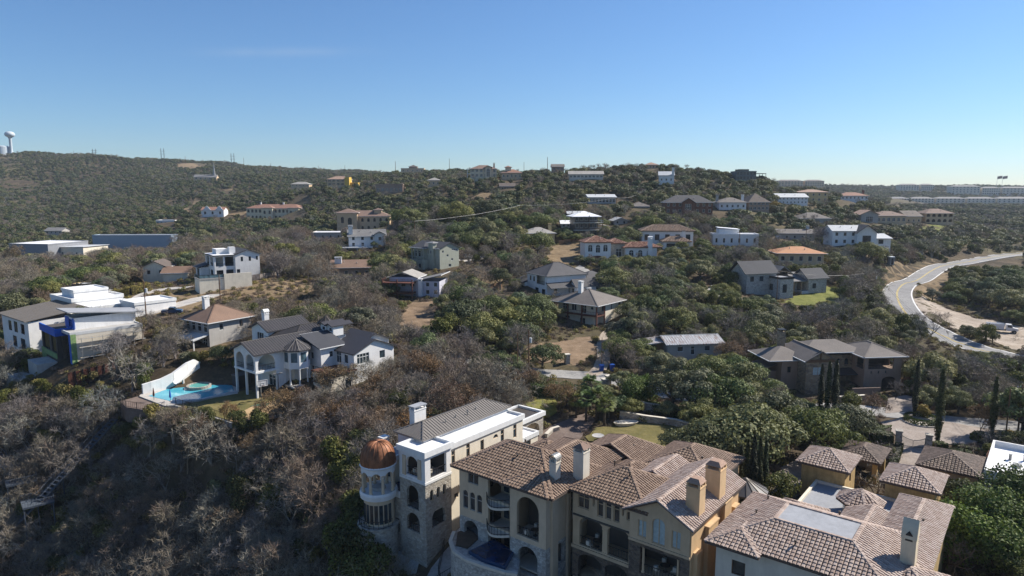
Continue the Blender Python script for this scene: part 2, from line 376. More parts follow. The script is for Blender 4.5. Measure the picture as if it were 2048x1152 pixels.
def strip(name, pts, widths, mat, off=.10, step=2.0, parent=None, skirt=.5, label=None):
    """road-like ribbon laid on the terrain through plan points"""
    P = [Vector((p[0], p[1], 0)) for p in pts]; out = []
    n = len(P)
    for i in range(n - 1):
        p0, p1, p2, p3 = P[max(i - 1, 0)], P[i], P[i + 1], P[min(i + 2, n - 1)]; k = max(2, int((p2 - p1).length / step))
        for j in range(k + (1 if i == n - 2 else 0)):
            t = j / k
            q = .5 * ((2 * p1) + (p2 - p0) * t + (2 * p0 - 5 * p1 + 4 * p2 - p3) * t * t + (3 * p1 - p0 - 3 * p2 + p3) * t ** 3)
            w = widths if isinstance(widths, (int, float)) else widths[i] + (widths[i + 1] - widths[i]) * t
            out.append((q, w))
    mb = MB(); L = []
    for i, (q, w) in enumerate(out):
        d = (out[min(i + 1, len(out) - 1)][0] - out[max(i - 1, 0)][0]).normalized(); nrm = Vector((-d.y, d.x, 0))
        row = []
        for s_ in (-1, -.5, 0, .5, 1):
            p = q + nrm * (s_ * w / 2); row.append([p.x, p.y])
        L.append(row)
    A = np.array(L); z = heights(A[:, :, 0], A[:, :, 1]); zc = np.minimum(np.maximum(z, z.mean(1, keepdims=True) - .15), z + 1.5) + off
    for i in range(len(L)):
        e0 = (A[i, 0, 0], A[i, 0, 1], zc[i, 0] - skirt); mb.v.append(e0)
        for j in range(5): mb.v.append((A[i, j, 0], A[i, j, 1], zc[i, j]))
        mb.v.append((A[i, 4, 0], A[i, 4, 1], zc[i, 4] - skirt))
    for i in range(len(L) - 1):
        for j in range(6): mb.f.append((i * 7 + j, i * 7 + j + 1, (i + 1) * 7 + j + 1, (i + 1) * 7 + j))
    o = mb.build(name, mat, parent)
    o['kind'] = 'structure'
    if label: o['label'] = label
    if parent is None:
        for i in range(0, len(L) - 1): KEEP.append([tuple(A[i, 0]), tuple(A[i, 4]), tuple(A[i + 1, 4]), tuple(A[i + 1, 0])])
    return o, out
def patch(name, poly, mat, off=.12, z=None, cell=3.0, skirt=.8, kind='structure', label=None, keep=True, parent=None, rough=None):
    """plan polygon laid on the terrain (or level at z), with a small edge"""
    if rough is None: rough = 0 if mat.startswith(('drive', 'paver', 'sport')) else .9
    if z is None and rough:      # ragged natural edge
        rr_ = random.Random(int(abs(poly[0][0]) * 10)); out = []
        for i in range(len(poly)):
            a, b_ = poly[i], poly[(i + 1) % len(poly)]; L_ = math.hypot(b_[0] - a[0], b_[1] - a[1]); k = max(1, int(L_ / 1.6))
            for j in range(k): t = j / k; am = min(.14 * L_, rough); out.append((a[0] + (b_[0] - a[0]) * t + rr_.uniform(-am, am), a[1] + (b_[1] - a[1]) * t + rr_.uniform(-am, am)))
        poly = out
    bm = bmesh.new(); vs = [bm.verts.new((p[0], p[1], 0)) for p in poly]; bm.faces.new(vs)
    xa, xb = min(p[0] for p in poly), max(p[0] for p in poly); ya, yb = min(p[1] for p in poly), max(p[1] for p in poly)
    if z is None:
        x = xa + cell
        while x < xb: bmesh.ops.bisect_plane(bm, geom=bm.verts[:] + bm.edges[:] + bm.faces[:], plane_co=(x, 0, 0), plane_no=(1, 0, 0)); x += cell
        y = ya + cell
        while y < yb: bmesh.ops.bisect_plane(bm, geom=bm.verts[:] + bm.edges[:] + bm.faces[:], plane_co=(0, y, 0), plane_no=(0, 1, 0)); y += cell
        hs = heights([v.co.x for v in bm.verts], [v.co.y for v in bm.verts])
        for v, h in zip(bm.verts, hs): v.co.z = h + off
    else:
        for v in bm.verts: v.co.z = z
    ed = [e for e in bm.edges if e.is_boundary]
    r_ = bmesh.ops.extrude_edge_only(bm, edges=ed)
    for v in [q for q in r_['geom'] if isinstance(q, bmesh.types.BMVert)]: v.co.z -= skirt
    bmesh.ops.recalc_face_normals(bm, faces=bm.faces[:])
    me = bpy.data.meshes.new(name); bm.to_mesh(me); bm.free(); me.materials.append(MATS[mat])
    o = bpy.data.objects.new(name, me); COL.objects.link(o); o['kind'] = kind
    if label: o['label'] = label
    if parent is not None: o.parent = parent
    if keep: KEEP.append([tuple(p[:2]) for p in poly])
    return o
def gpoly(*uv): return [tuple(ground_at(u, v)[:2]) for u, v in uv]
# ------------------------------------------------------------------ building kit
SIDES = {'f': lambda b: ((b[0], b[1]), (b[2], b[1]), (0, -1)), 'r': lambda b: ((b[2], b[1]), (b[2], b[3]), (1, 0)),
         'b': lambda b: ((b[2], b[3]), (b[0], b[3]), (0, 1)), 'l': lambda b: ((b[0], b[3]), (b[0], b[1]), (-1, 0))}
def outline(kind, s, zb, w, h):
    a, b = s - w / 2, s + w / 2
    if kind in ('a', 'av'):      # round arch
        n = 10; r = w / 2; zc = zb + max(h - r, .05)
        return [(a, zb), (b, zb)] + [(s + r * math.cos(math.pi * i / n), zc + (zb + h - zc) * math.sin(math.pi * i / n)) for i in range(n + 1)]
    if kind in ('sv', 'sa'):     # shallow arch
        n = 8; rise = min(.28 * w, h * .4); zc = zb + h - rise
        return [(a, zb), (b, zb)] + [(s + w / 2 * math.cos(math.pi * i / n), zc + rise * math.sin(math.pi * i / n)) for i in range(n + 1)]
    return [(a, zb), (b, zb), (b, zb + h), (a, zb + h)]
def poly_clip_interval(poly, e):
    """where the line x = e crosses a 2D polygon"""
    ys = []
    for i in range(len(poly)):
        (x0, y0), (x1, y1) = poly[i], poly[(i + 1) % len(poly)]
        if (x0 > e) != (x1 > e): ys.append(y0 + (y1 - y0) * (e - x0) / (x1 - x0))
    return (min(ys), max(ys)) if len(ys) >= 2 else None
class House:
    def __init__(s, name, label, cat, x, y, z, ang, glass='window_glass', frame='white_trim', group=None):
        s.o = empty(name, (x, y, z), R(ang)); tag(s.o, label, cat, group, 'thing')
        s.x, s.y, s.z, s.ang = x, y, z, R(ang); s.glass = glass; s.frame = frame; s.rnd = random.Random(int(abs(x) * 100 + abs(y)))
    def w(s, x, y, z=0):
        c, k = math.cos(s.ang), math.sin(s.ang)
        return Vector((s.x + x * c - y * k, s.y + x * k + y * c, s.z + z))
    def part(s, name, mb, mat, parent=None, smooth=False, label=None, kind=None):
        o = mb.build(name, mat, parent or s.o, smooth)
        if o is not None and label: o['label'] = label
        if o is not None and kind: o['kind'] = kind
        return o
    def keep(s, x0, y0, x1, y1, pad=1.5):
        KEEP.append([tuple(s.w(*p)[:2]) for p in ((x0 - pad, y0 - pad), (x1 + pad, y0 - pad), (x1 + pad, y1 + pad), (x0 - pad, y1 + pad))])
    # ---- walls with real openings
    def block(s, x0, y0, x1, y1, z0, z1, mat, ops=None, gables=None, t=.22, name='wall', lid=True, simple=False, sides='frbl', keep=True):
        mb = MB(); b = (x0, y0, x1, y1); ops = ops or {}; gables = gables or {}
        if keep: s.keep(x0, y0, x1, y1)
        for sd in sides:
            p0, p1, n = SIDES[sd](b); L = math.hypot(p1[0] - p0[0], p1[1] - p0[1])
            d = ((p1[0] - p0[0]) / L, (p1[1] - p0[1]) / L)
            P = lambda q, dep=0: (p0[0] + d[0] * q[0] - n[0] * dep, p0[1] + d[1] * q[0] - n[1] * dep, q[1])
            outer = [(0, z0), (L, z0), (L, z1)] + ([(L * gables[sd][1] if isinstance(gables[sd], tuple) else L / 2, z1 + (gables[sd][0] if isinstance(gables[sd], tuple) else gables[sd]))] if sd in gables else []) + [(0, z1)]
            holes = [outline(o[0], o[1], o[2], o[3], o[4]) for o in ops.get(sd, [])]
            if holes:
                rings = [outer] + [list(reversed(h)) for h in holes]; flat = [q for r_ in rings for q in r_]
                for tr in tessellate_polygon([[Vector((q[0], q[1], 0)) for q in r_] for r_ in rings]):
                    mb.face([P(flat[i]) for i in tr])
                for h in holes:
                    for i in range(len(h)):
                        q, r_ = h[i], h[(i + 1) % len(h)]
                        mb.face([P(q), P(r_), P(r_, t), P(q, t)])
            else: mb.face([P(q) for q in outer])
            for o, h in zip(ops.get(sd, []), holes): s.fill(o, h, P, d, n, t, simple)
        if lid: mb.face([(x0, y0, z1), (x1, y0, z1), (x1, y1, z1), (x0, y1, z1)])
        return s.part(name, mb, mat)
    def fill(s, o, h, P, d, n, t, simple):
        kind = o[0]; opt = o[5] if len(o) > 5 else {}
        if kind in ('v', 'av', 'sv'):
            if opt.get('rail'):
                mb = MB(); a, b = h[0], h[1]; zr = a[1]; r_ = opt['rail']
                mb.bar(P((a[0], zr + r_), t * .5), P((b[0], zr + r_), t * .5), .07); mb.bar(P((a[0], zr + .12), t * .5), P((b[0], zr + .12), t * .5), .05)
                k = int((b[0] - a[0]) / .32)
                for i in range(1, k):
                    q = a[0] + (b[0] - a[0]) * i / k; mb.bar(P((q, zr + .12), t * .5), P((q, zr + r_), t * .5), .035)
                s.part('railing', mb, opt.get('railmat', 'dark_metal'))
            return
        fm = opt.get('frame', s.frame); gm = opt.get('glass', s.glass); dep = opt.get('dep', t * .55)
        nm = 'door' if kind in ('d', 'g') else 'window'
        fr = MB(); fw = opt.get('fw', .09)
        for i in range(len(h)):
            q, r_ = h[i], h[(i + 1) % len(h)]
            fr.bar(P(q, dep * .7), P(r_, dep * .7), fw * 1.6, .07, up=(n[0], n[1], 0))
        a, b = h[0][0], h[1][0]; zb = h[0][1]; zt = max(q[1] for q in h)
        if kind != 'g':
            nv = opt.get('nv', max(1, round((b - a) / 1.0))); nh = opt.get('nh', 2 if (zt - zb) > 1.9 else 1)
            for i in range(1, nv): 
                q = a + (b - a) * i / nv; fr.bar(P((q, zb), dep * .8), P((q, zt - .02), dep * .8), fw, .05, up=(n[0], n[1], 0))
            for i in range(1, nh):
                q = zb + (zt - zb) * (i / nh if nh != 2 else .66); fr.bar(P((a, q), dep * .8), P((b, q), dep * .8), fw, .05, up=(n[0], n[1], 0))
        f = s.part(nm, fr, fm)
        pn = MB(); pn.face([P(q, dep) for q in h])
        s.part('pane' if kind != 'g' else 'door_panel', pn, gm if kind != 'g' else opt.get('panel', 'garage_door'), f)
        if opt.get('sill'):
            sl = MB(); m0, m1 = P((a - .1, zb - .06), -.06), P((b + .1, zb - .06), -.06); sl.bar(m0, m1, .2, .1); s.part('sill', sl, fm, f)
    # ---- roofs
    def roof(s, tops, mat, under=.22, name='roof', tile=None, seam=None, smooth=False, cap=None, gutter=True):
        """tops: planes (3D polygons, eave edge first). Closed slab with fascia below."""
        mb = MB(); edges = {}
        key = lambda p: (round(p[0], 3), round(p[1], 3), round(p[2], 3))
        for pl in tops:
            mb.face(pl); mb.face([(p[0], p[1], p[2] - under) for p in reversed(pl)])
            for i in range(len(pl)):
                a, b = key(pl[i]), key(pl[(i + 1) % len(pl)])
                edges[(a, b)] = 1
        for (a, b) in list(edges):
            if (b, a) not in edges: mb.face([(a[0], a[1], a[2] - under), (b[0], b[1], b[2] - under), b, a])
        ro = s.part(name, mb, mat)
        if gutter and not tile and mat.startswith(('shingle', 'far_tile', 'copper_roof')):
            gb = MB()
            for (a, b) in edges:
                if (b, a) not in edges and abs(a[2] - b[2]) < .02:
                    va, vb = Vector(a), Vector(b); out_ = (vb - va).cross(Vector((0, 0, 1))).normalized() * .07; gb.bar(va + out_ - Vector((0, 0, .08)), vb + out_ - Vector((0, 0, .08)), .13, .15)
            s.part('gutter', gb, 'white_trim' if s.frame != 'black_trim' else 'grey_metal', ro)
        if tile:
            tb = MB()
            for pl in tops: s.tiles(tb, pl, tile[1], tile[2])
            s.part('roof_tiles', tb, tile[0], ro, kind='stuff')
            cb = MB()
            for (a, b) in edges:
                if (b, a) in edges and a < b: s.caps(cb, a, b, tile[1])
                elif (b, a) not in edges and abs(a[2] - b[2]) > .3: s.caps(cb, a, b, tile[1] * .8)
            s.part('ridge_tiles', cb, tile[0], ro, kind='stuff')
        if seam:
            sb = MB()
            for pl in tops: s.seams(sb, pl, seam[1], seam[2] if len(seam) > 2 else .07)
            for (a, b) in edges:
                if (b, a) in edges and a < b: sb.bar(Vector(a) + Vector((0, 0, .04)), Vector(b) + Vector((0, 0, .04)), .16, .08)
            s.part('standing_seams', sb, seam[0], ro, kind='stuff')
        if cap:
            sb = MB()
            for (a, b) in edges:
                if (b, a) in edges and a < b: sb.bar(Vector(a) + Vector((0, 0, .03)), Vector(b) + Vector((0, 0, .03)), .3, .06)
            s.part('ridge_cap', sb, cap, ro)
        return ro
    def basis(s, pl):
        a, b = Vector(pl[0]), Vector(pl[1]); e = (b - a).normalized()
        nrm = Vector((0, 0, 0))
        for i in range(1, len(pl) - 1): nrm += (Vector(pl[i]) - a).cross(Vector(pl[i + 1]) - a)
        nrm.normalize()
        if nrm.z < 0: nrm = -nrm
        up = nrm.cross(e)
        if up.z < 0: up = -up
        return a, e, up, nrm, [((Vector(p) - a).dot(e), (Vector(p) - a).dot(up)) for p in pl]
    def tiles(s, mb, pl, tw, tl):
        a, e, up, nrm, q = s.basis(pl); rn = s.rnd
        x0, x1 = min(p[0] for p in q), max(p[0] for p in q); y1 = max(p[1] for p in q)
        prof = ((-.46, .0), (-.26, .62), (.26, .62), (.46, .0)); hh = tw * .36
        i = 0; x = x0 + tw / 2
        while x < x1:
            iv = poly_clip_interval(q, x)
            if iv:
                k = 0; y = math.floor(iv[0] / tl) * tl
                while y < iv[1] - tl * .35:
                    if y > iv[0] - tl * .6:
                        c = a + e * (x + rn.uniform(-.02, .02)) + up * y; lo = nrm * (.06 + rn.uniform(0, .02)); hi = nrm * .015; ln = min(tl * 1.08, iv[1] - y)
                        lov = [c + e * (px * tw) + nrm * (pz * hh) + lo for px, pz in prof]
                        hiv = [c + up * ln + e * (px * tw * .9) + nrm * (pz * hh * .9) + hi for px, pz in prof]
                        n = len(mb.v); mb.v.extend(tuple(p) for p in lov + hiv); t = rn.random()
                        mb.f += [(n, n + 1, n + 5, n + 4), (n + 1, n + 2, n + 6, n + 5), (n + 2, n + 3, n + 7, n + 6), (n + 3, n + 2, n + 1, n)]; mb.t += [t, t, t, t * .8]
                    y += tl
            x += tw; i += 1
    def caps(s, mb, a, b, tw):
        a, b = Vector(a), Vector(b); d = b - a; L = d.length; d.normalize(); sd = d.cross(Vector((0, 0, 1))).normalized(); up = sd.cross(d)
        n = max(1, int(L / (tw * 1.1))); 
        for i in range(n):
            p = a + d * (L * i / n) + up * .05; q = a + d * (L * (i + 1.06) / n) + up * .02; t = s.rnd.random(); k = len(mb.v)
            for c in (p, q):
                for px, pz in ((-.5, -.08), (-.28, .3), (.28, .3), (.5, -.08)): mb.v.append(tuple(c + sd * px * tw * 1.1 + up * pz * tw * .8))
            mb.f += [(k, k + 1, k + 5, k + 4), (k + 1, k + 2, k + 6, k + 5), (k + 2, k + 3, k + 7, k + 6), (k + 3, k + 2, k + 1, k)]; mb.t += [t] * 4
    def seams(s, mb, pl, step, w=.07):
        a, e, up, nrm, q = s.basis(pl)
        x = min(p[0] for p in q) + step / 2; x1 = max(p[0] for p in q)
        while x < x1:
            iv = poly_clip_interval(q, x)
            if iv and iv[1] - iv[0] > .2: mb.bar(a + e * x + up * iv[0] + nrm * .03, a + e * x + up * iv[1] + nrm * .03, w, .07, up=nrm)
            x += step
    def hip(s, x0, y0, x1, y1, z, pitch, ov, mat, axis=None, ends=(1, 1), **kw):
        """hip roof; ends=(1,0) makes the far ridge end a gable"""
        zo = z - ov * pitch + .1; X0, Y0, X1, Y1 = x0 - ov, y0 - ov, x1 + ov, y1 + ov
        dx, dy = X1 - X0, Y1 - Y0; axis = axis or ('x' if dx >= dy else 'y')
        if axis == 'x':
            hh = dy / 2; zr = zo + hh * pitch; ym = (Y0 + Y1) / 2
            ra = (X0 + min(hh, dx / 2) * ends[0], ym, zr); rb = (X1 - min(hh, dx / 2) * ends[1], ym, zr)
        else:
            hh = dx / 2; zr = zo + hh * pitch; xm = (X0 + X1) / 2
            ra = (xm, Y0 + min(hh, dy / 2) * ends[0], zr); rb = (xm, Y1 - min(hh, dy / 2) * ends[1], zr)
        A, B, C, D = (X0, Y0, zo), (X1, Y0, zo), (X1, Y1, zo), (X0, Y1, zo)
        pt = (Vector(ra) - Vector(rb)).length < .05
        if axis == 'x':
            pls = [[A, B, rb, ra], [C, D, ra, rb]] if not pt else [[A, B, ra], [C, D, ra]]
            if ends[0]: pls.append([D, A, ra])
            if ends[1]: pls.append([B, C, rb if not pt else ra])
        else:
            pls = [[D, A, ra, rb], [B, C, rb, ra]] if not pt else [[D, A, ra], [B, C, ra]]
            if ends[0]: pls.append([A, B, ra])
            if ends[1]: pls.append([C, D, rb if not pt else ra])
        return s.roof(pls, mat, **kw)
    def gable(s, x0, y0, x1, y1, z, pitch, ov, mat, axis='x', **kw):
        return s.hip(x0, y0, x1, y1, z, pitch, ov, mat, axis=axis, ends=(0, 0), **kw)
    def shed(s, x0, y0, x1, y1, zl, zh, mat, low='f', ov=.3, **kw):
        X0, Y0, X1, Y1 = x0 - ov, y0 - ov, x1 + ov, y1 + ov
        zz = {'f': (zl, zl, zh, zh), 'b': (zh, zh, zl, zl), 'l': (zl, zh, zh, zl), 'r': (zh, zl, zl, zh)}[low]
        P = [(X0, Y0, zz[0]), (X1, Y0, zz[1]), (X1, Y1, zz[2]), (X0, Y1, zz[3])]
        k = {'f': 0, 'r': 1, 'b': 2, 'l': 3}[low]; P = P[k:] + P[:k]
        return s.roof([P], mat, **kw)
    def flat(s, x0, y0, x1, y1, z, ph, mat, roofmat, t=.3, ov=.15, name='parapet'):
        mb = MB(); a0, b0, a1, b1 = x0 - ov, y0 - ov, x1 + ov, y1 + ov
        for q in ((a0, b0, a1, b0 + t), (a0, b1 - t, a1, b1), (a0, b0 + t, a0 + t, b1 - t), (a1 - t, b0 + t, a1, b1 - t)): mb.box(q[0], q[1], z - .35, q[2], q[3], z + ph)
        p = s.part(name, mb, mat)
        m2 = MB(); m2.box(a0 + t, b0 + t, z - .2, a1 - t, b1 - t, z + .04); s.part('roof', m2, roofmat)
        return p
    def slab(s, x0, y0, x1, y1, z0, z1, mat, name='floor_slab', parent=None):
        mb = MB(); mb.box(x0, y0, z0, x1, y1, z1); return s.part(name, mb, mat, parent)
    def chimney(s, x, y, z0, z1, w, d, mat, style='flat', capmat='dark_metal'):
        mb = MB(); mb.box(x - w / 2, y - d / 2, z0, x + w / 2, y + d / 2, z1 - .55)
        mb.box(x - w / 2 - .06, y - d / 2 - .06, z1 - .62, x + w / 2 + .06, y + d / 2 + .06, z1 - .5)
        for i in (-1, 1):
            for j in (-1, 1): mb.box(x + i * (w / 2 - .1) - .1, y + j * (d / 2 - .1) - .1, z1 - .5, x + i * (w / 2 - .1) + .1, y + j * (d / 2 - .1) + .1, z1 - .1)
        mb.box(x - .04, y - d / 2 + .05, z1 - .5, x + .04, y + d / 2 - .05, z1 - .1)
        c = s.part('chimney', mb, mat)
        m2 = MB()
        if style == 'flat': m2.box(x - w / 2 - .12, y - d / 2 - .12, z1 - .1, x + w / 2 + .12, y + d / 2 + .12, z1 + .06)
        elif style == 'hip':
            e = .15; A, B, C, D = [(x + i * (w / 2 + e), y + j * (d / 2 + e), z1 - .1) for i, j in ((-1, -1), (1, -1), (1, 1), (-1, 1))]
            ra, rb = (x - w * .2, y, z1 + .45), (x + w * .2, y, z1 + .45)
            for f in ([A, B, rb, ra], [C, D, ra, rb], [D, A, ra], [B, C, rb], [D, C, B, A]): m2.face(f)
        elif style == 'barrel':
            n = 8
            for i in range(n):
                a0, a1 = math.pi * i / n, math.pi * (i + 1) / n; rr = d / 2 + .08
                m2.face([(x - w / 2 - .1, y + rr * math.cos(a0), z1 - .15 + rr * math.sin(a0)), (x + w / 2 + .1, y + rr * math.cos(a0), z1 - .15 + rr * math.sin(a0)), (x + w / 2 + .1, y + rr * math.cos(a1), z1 - .15 + rr * math.sin(a1)), (x - w / 2 - .1, y + rr * math.cos(a1), z1 - .15 + rr * math.sin(a1))])
        elif style == 'trunc':
            e = .05; lo = [(x + i * (w / 2 + e), y + j * (d / 2 + e), z1 - .1) for i, j in ((-1, -1), (1, -1), (1, 1), (-1, 1))]; hi = [(x + i * w * .3, y + j * d * .3, z1 + .35) for i, j in ((-1, -1), (1, -1), (1, 1), (-1, 1))]
            m2.face(hi); m2.face(lo[::-1])
            for i in range(4): m2.face([lo[i], lo[(i + 1) % 4], hi[(i + 1) % 4], hi[i]])
        s.part('chimney_cap', m2, capmat, c)
        return c
    def columns(s, pts, z0, z1, r, mat, square=False):
        for x, y in pts:
            mb = MB()
            if square: mb.box(x - r, y - r, z0, x + r, y + r, z1)
            else:
                mb.lathe([(r * 1.35, z0), (r * 1.35, z0 + .2), (r, z0 + .25), (r * .88, z1 - .3), (r * 1.3, z1 - .2), (r * 1.3, z1)], 10, x, y)
            s.part('column', mb, mat)
    def rail(s, pts, z, h, mat='dark_metal', glassy=None, step=.35, name='railing'):
        mb = MB(); g = MB()
        for a, b in zip(pts[:-1], pts[1:]):
            a3, b3 = Vector((*a, z)), Vector((*b, z)); U = Vector((0, 0, 1)); L = (b3 - a3).length
            mb.bar(a3 + U * h, b3 + U * h, .07); mb.bar(a3 + U * .1, b3 + U * .1, .05)
            n = max(1, int(L / (step if not glassy else 1.3)))
            for i in range(n + 1): mb.bar(a3.lerp(b3, i / n), a3.lerp(b3, i / n) + U * h, .04 if not glassy else .06)
            if glassy: g.face([a3 + U * .12, b3 + U * .12, b3 + U * (h - .05), a3 + U * (h - .05)])
        r_ = s.part(name, mb, mat)
        if glassy: s.part('glass_panel', g, glassy, r_)
        return r_
    def sight(s, u0, v0, u1, v1): SIGHT.append((u0, v0, u1, v1, s.y + 5))
    def mark(s, phrase, x=None, y=None):
        p = s.w(x or 4, y or 4); LANDMARK.append((p.x, p.y, phrase))
def win_row(n, s0, s1, zb, w, h, kind='w', **opt):
    return [(kind, s0 + (s1 - s0) * (i / (n - 1) if n > 1 else .5), zb, w, h, opt) for i in range(n)]
# palette
plain('white_trim', (.72, .72, .70), .6); plain('white_stucco', (.74, .73, .71), .85, var=.1); plain('cream_stucco', (.66, .56, .40), .88); plain('pale_stucco', (.62, .57, .48), .88)
plain('warm_white', (.74, .67, .54), .85); plain('beige_stucco', (.60, .475, .335), .9); plain('tan_stucco', (.62, .43, .245), .9); plain('ochre_stucco', (.52, .36, .16), .9, var=.3, scale=1.4)
plain('grey_stucco', (.40, .38, .35), .9); plain('tan_wall', (.55, .41, .265), .9); plain('brown_stucco', (.33, .235, .175), .9); plain('sage_paint', (.36, .37, .30), .8); plain('concrete', (.42, .41, .39), .9, var=.2)
plain('brick_red', (.20, .09, .06), .9, var=.3); plain('orange_wall', (.55, .42, .22), .9); plain('wood_brown', (.16, .09, .05), .8, var=.3); plain('red_deck', (.17, .07, .05), .8, var=.25); plain('cedar_fence', (.30, .17, .09), .85, var=.35)
plain('grey_fence', (.26, .22, .19), .9, var=.35); plain('dark_metal', (.02, .02, .022), .5); plain('black_trim', (.025, .025, .028), .6); plain('grey_metal', (.27, .27, .26), .45, .3); plain('bronze_metal', (.10, .085, .07), .45, .3)
plain('white_roof', (.80, .80, .80), .7, var=.06); plain('grey_roof', (.30, .31, .33), .8, var=.15, scale=.4); plain('pale_roof', (.52, .53, .53), .6, var=.12); plain('taupe_metal', (.205, .185, .165), .5, .15, var=.1); plain('dark_metal_roof', (.055, .052, .056), .5, .1); plain('copper', (.30, .125, .06), .55, .25, var=.45, scale=1.2)
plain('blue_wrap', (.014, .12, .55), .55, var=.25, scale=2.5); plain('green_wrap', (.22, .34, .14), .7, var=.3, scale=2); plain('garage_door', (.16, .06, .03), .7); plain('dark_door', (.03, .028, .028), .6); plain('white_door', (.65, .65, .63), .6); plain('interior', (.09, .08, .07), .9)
plain('curtain', (.42, .50, .50), .8, var=.2, scale=3); plain('rust_metal', (.12, .045, .03), .8, var=.4, scale=2); plain('lavender_paint', (.50, .49, .55), .8); plain('copper_roof', (.50, .25, .12), .6, .1, var=.12); plain('yellow_paint', (.62, .40, .07), .8)
glass('window_glass'); glass('blue_glass', (.06, .11, .14)); glass('sky_glass', (.10, .17, .20), .05)
stone('limestone', [(.44, .40, .33), (.36, .32, .26), (.50, .47, .41), (.30, .27, .23)], (.30, .28, .25), 2.4)
stone('white_stone', [(.52, .50, .45), (.44, .42, .38), (.58, .56, .52), (.34, .32, .29)], (.30, .29, .27), 2.2)
stone('brown_stone', [(.16, .115, .08), (.11, .08, .06), (.21, .16, .11), (.085, .065, .055)], (.17, .145, .12), 2.4)
stone('gold_stone', [(.32, .24, .15), (.25, .18, .11), (.37, .30, .20), (.19, .14, .10)], (.22, .19, .15), 1.6)
shingle('shingle_charcoal', (.075, .072, .075)); shingle('shingle_brown', (.20, .125, .085)); shingle('shingle_taupe', (.15, .13, .115)); shingle('shingle_grey', (.17, .165, .16)); shingle('shingle_dark', (.045, .047, .055)); shingle('shingle_pale', (.30, .28, .25)); shingle('shingle_umber', (.11, .085, .07))
tilemat('tile_brown', (.185, .118, .078), (.225, .148, .10), (.27, .185, .128)); tilemat('tile_pale', (.30, .215, .17), (.36, .27, .22), (.42, .33, .275)); tilemat('tile_dark', (.095, .066, .05), (.14, .095, .07), (.19, .135, .10))
tilemat('tile_red', (.17, .07, .045), (.28, .135, .085), (.38, .22, .15))
shingle('under_brown', (.10, .07, .055)); shingle('far_tile', (.26, .135, .09)); shingle('far_tile_pale', (.33, .215, .155)); shingle('far_tile_brown', (.185, .12, .09))
# ------------------------------------------------------------------ the villas on the cliff edge
TB = ('tile_brown', .40, .42); TP = ('tile_pale', .40, .42); TD = ('tile_dark', .40, .42); TR = ('tile_red', .42, .45)
VOID = dict(rail=1.0)
# --- cream villa with the copper dome
A = House('domed_villa', 'cream villa with stone tower, copper dome and long grey metal roof', 'villa', -10.9, 81.5, -46, 51.5, frame='beige_stucco')
A.block(0, 0, 4.7, 4.7, -4, 9.6, 'limestone', dict(f=[('a', 1.1, 7.0, .62, 1.5), ('a', 2.3, 7.0, .62, 1.5), ('a', 3.4, 7.0, .62, 1.5), ('av', 2.3, 3.3, 2.4, 2.4, VOID)], l=[('av', 2.35, 5.7, 2.2, 3.1, VOID), ('av', 2.35, 2.6, 2.4, 2.5, VOID)]), lid=False, t=.4)
A.block(0, 0, 4.7, 4.7, 9.6, 13.4, 'white_stucco', dict(f=[('v', 2.4, 10.0, 2.9, 2.7, VOID)], l=[('av', 2.35, 10.1, 2.3, 2.6, VOID)]), lid=False, t=.4, keep=False)
for z in (2.3, 5.4, 9.8): A.slab(.3, .3, 4.5, 4.5, z - .15, z, 'pale_stucco')
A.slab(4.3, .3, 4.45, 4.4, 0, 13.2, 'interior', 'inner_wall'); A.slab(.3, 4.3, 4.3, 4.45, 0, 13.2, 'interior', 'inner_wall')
for y in (.95, 3.75): mb = MB(); mb.box(-.16, y - .28, 10.0, .0, y + .28, 12.6); A.part('pilaster', mb, 'beige_stucco')
A.flat(0, 0, 4.7, 4.7, 13.45, .42, 'white_trim', 'white_roof', .35, .28, 'cornice')
mb = MB(); mb.box(-.08, -.08, 9.45, 4.78, 0, 9.75); mb.box(-.08, 0, 9.45, 0, 4.7, 9.75); A.part('string_course', mb, 'white_trim')
A.block(4.7, .25, 20.4, 3.2, -4, 13.0, 'warm_white', dict(f=[('w', .7, 10.4, .7, 1.9), ('w', 3.6, 10.5, .7, 1.9), ('w', 6.5, 10.6, .75, 1.5), ('a', 9.4, 11.5, 1.1, .6), ('w', 10.9, 10.3, .75, 2.0), ('w', 13.8, 10.3, .75, 2.0), ('w', 1.2, 5.6, .8, .7), ('w', 4.2, 5.0, .8, 1.4), ('w', 8.2, 6.5, .8, 1.4)]), sides='frb')
A.flat(4.75, .25, 20.4, 3.1, 13.05, .38, 'white_trim', 'white_roof', .3, .22)
A.block(2.8, 3.2, 20.4, 8.0, -4, 14.1, 'white_stucco', dict(l=[('w', 1.3, 11.4, .8, 1.4)]), sides='rbl')
A.block(2.8, 3.1, 20.3, 3.2, 13.0, 14.1, 'white_stucco', sides='f', keep=False, lid=False)
A.hip(2.8, 3.2, 20.4, 8.0, 14.15, .42, .45, 'taupe_metal', seam=('taupe_metal', .48))
for x, y in ((8, 4.1), (10.2, 4.3), (12.4, 4.0), (13.1, 4.6), (14.6, 4.4)): mb = MB(); mb.lathe([(.07, 14.2), (.07, 15.1), (.0, 15.1)], 8, x, y); A.part('vent_pipe', mb, 'grey_metal')
A.chimney(6.8, 8.3, 10, 16.6, 2.2, 1.0, 'white_stucco', 'flat', 'grey_roof'); A.chimney(2.0, 10.0, 6, 13.0, 1.0, .8, 'white_stucco', 'flat', 'white_trim')
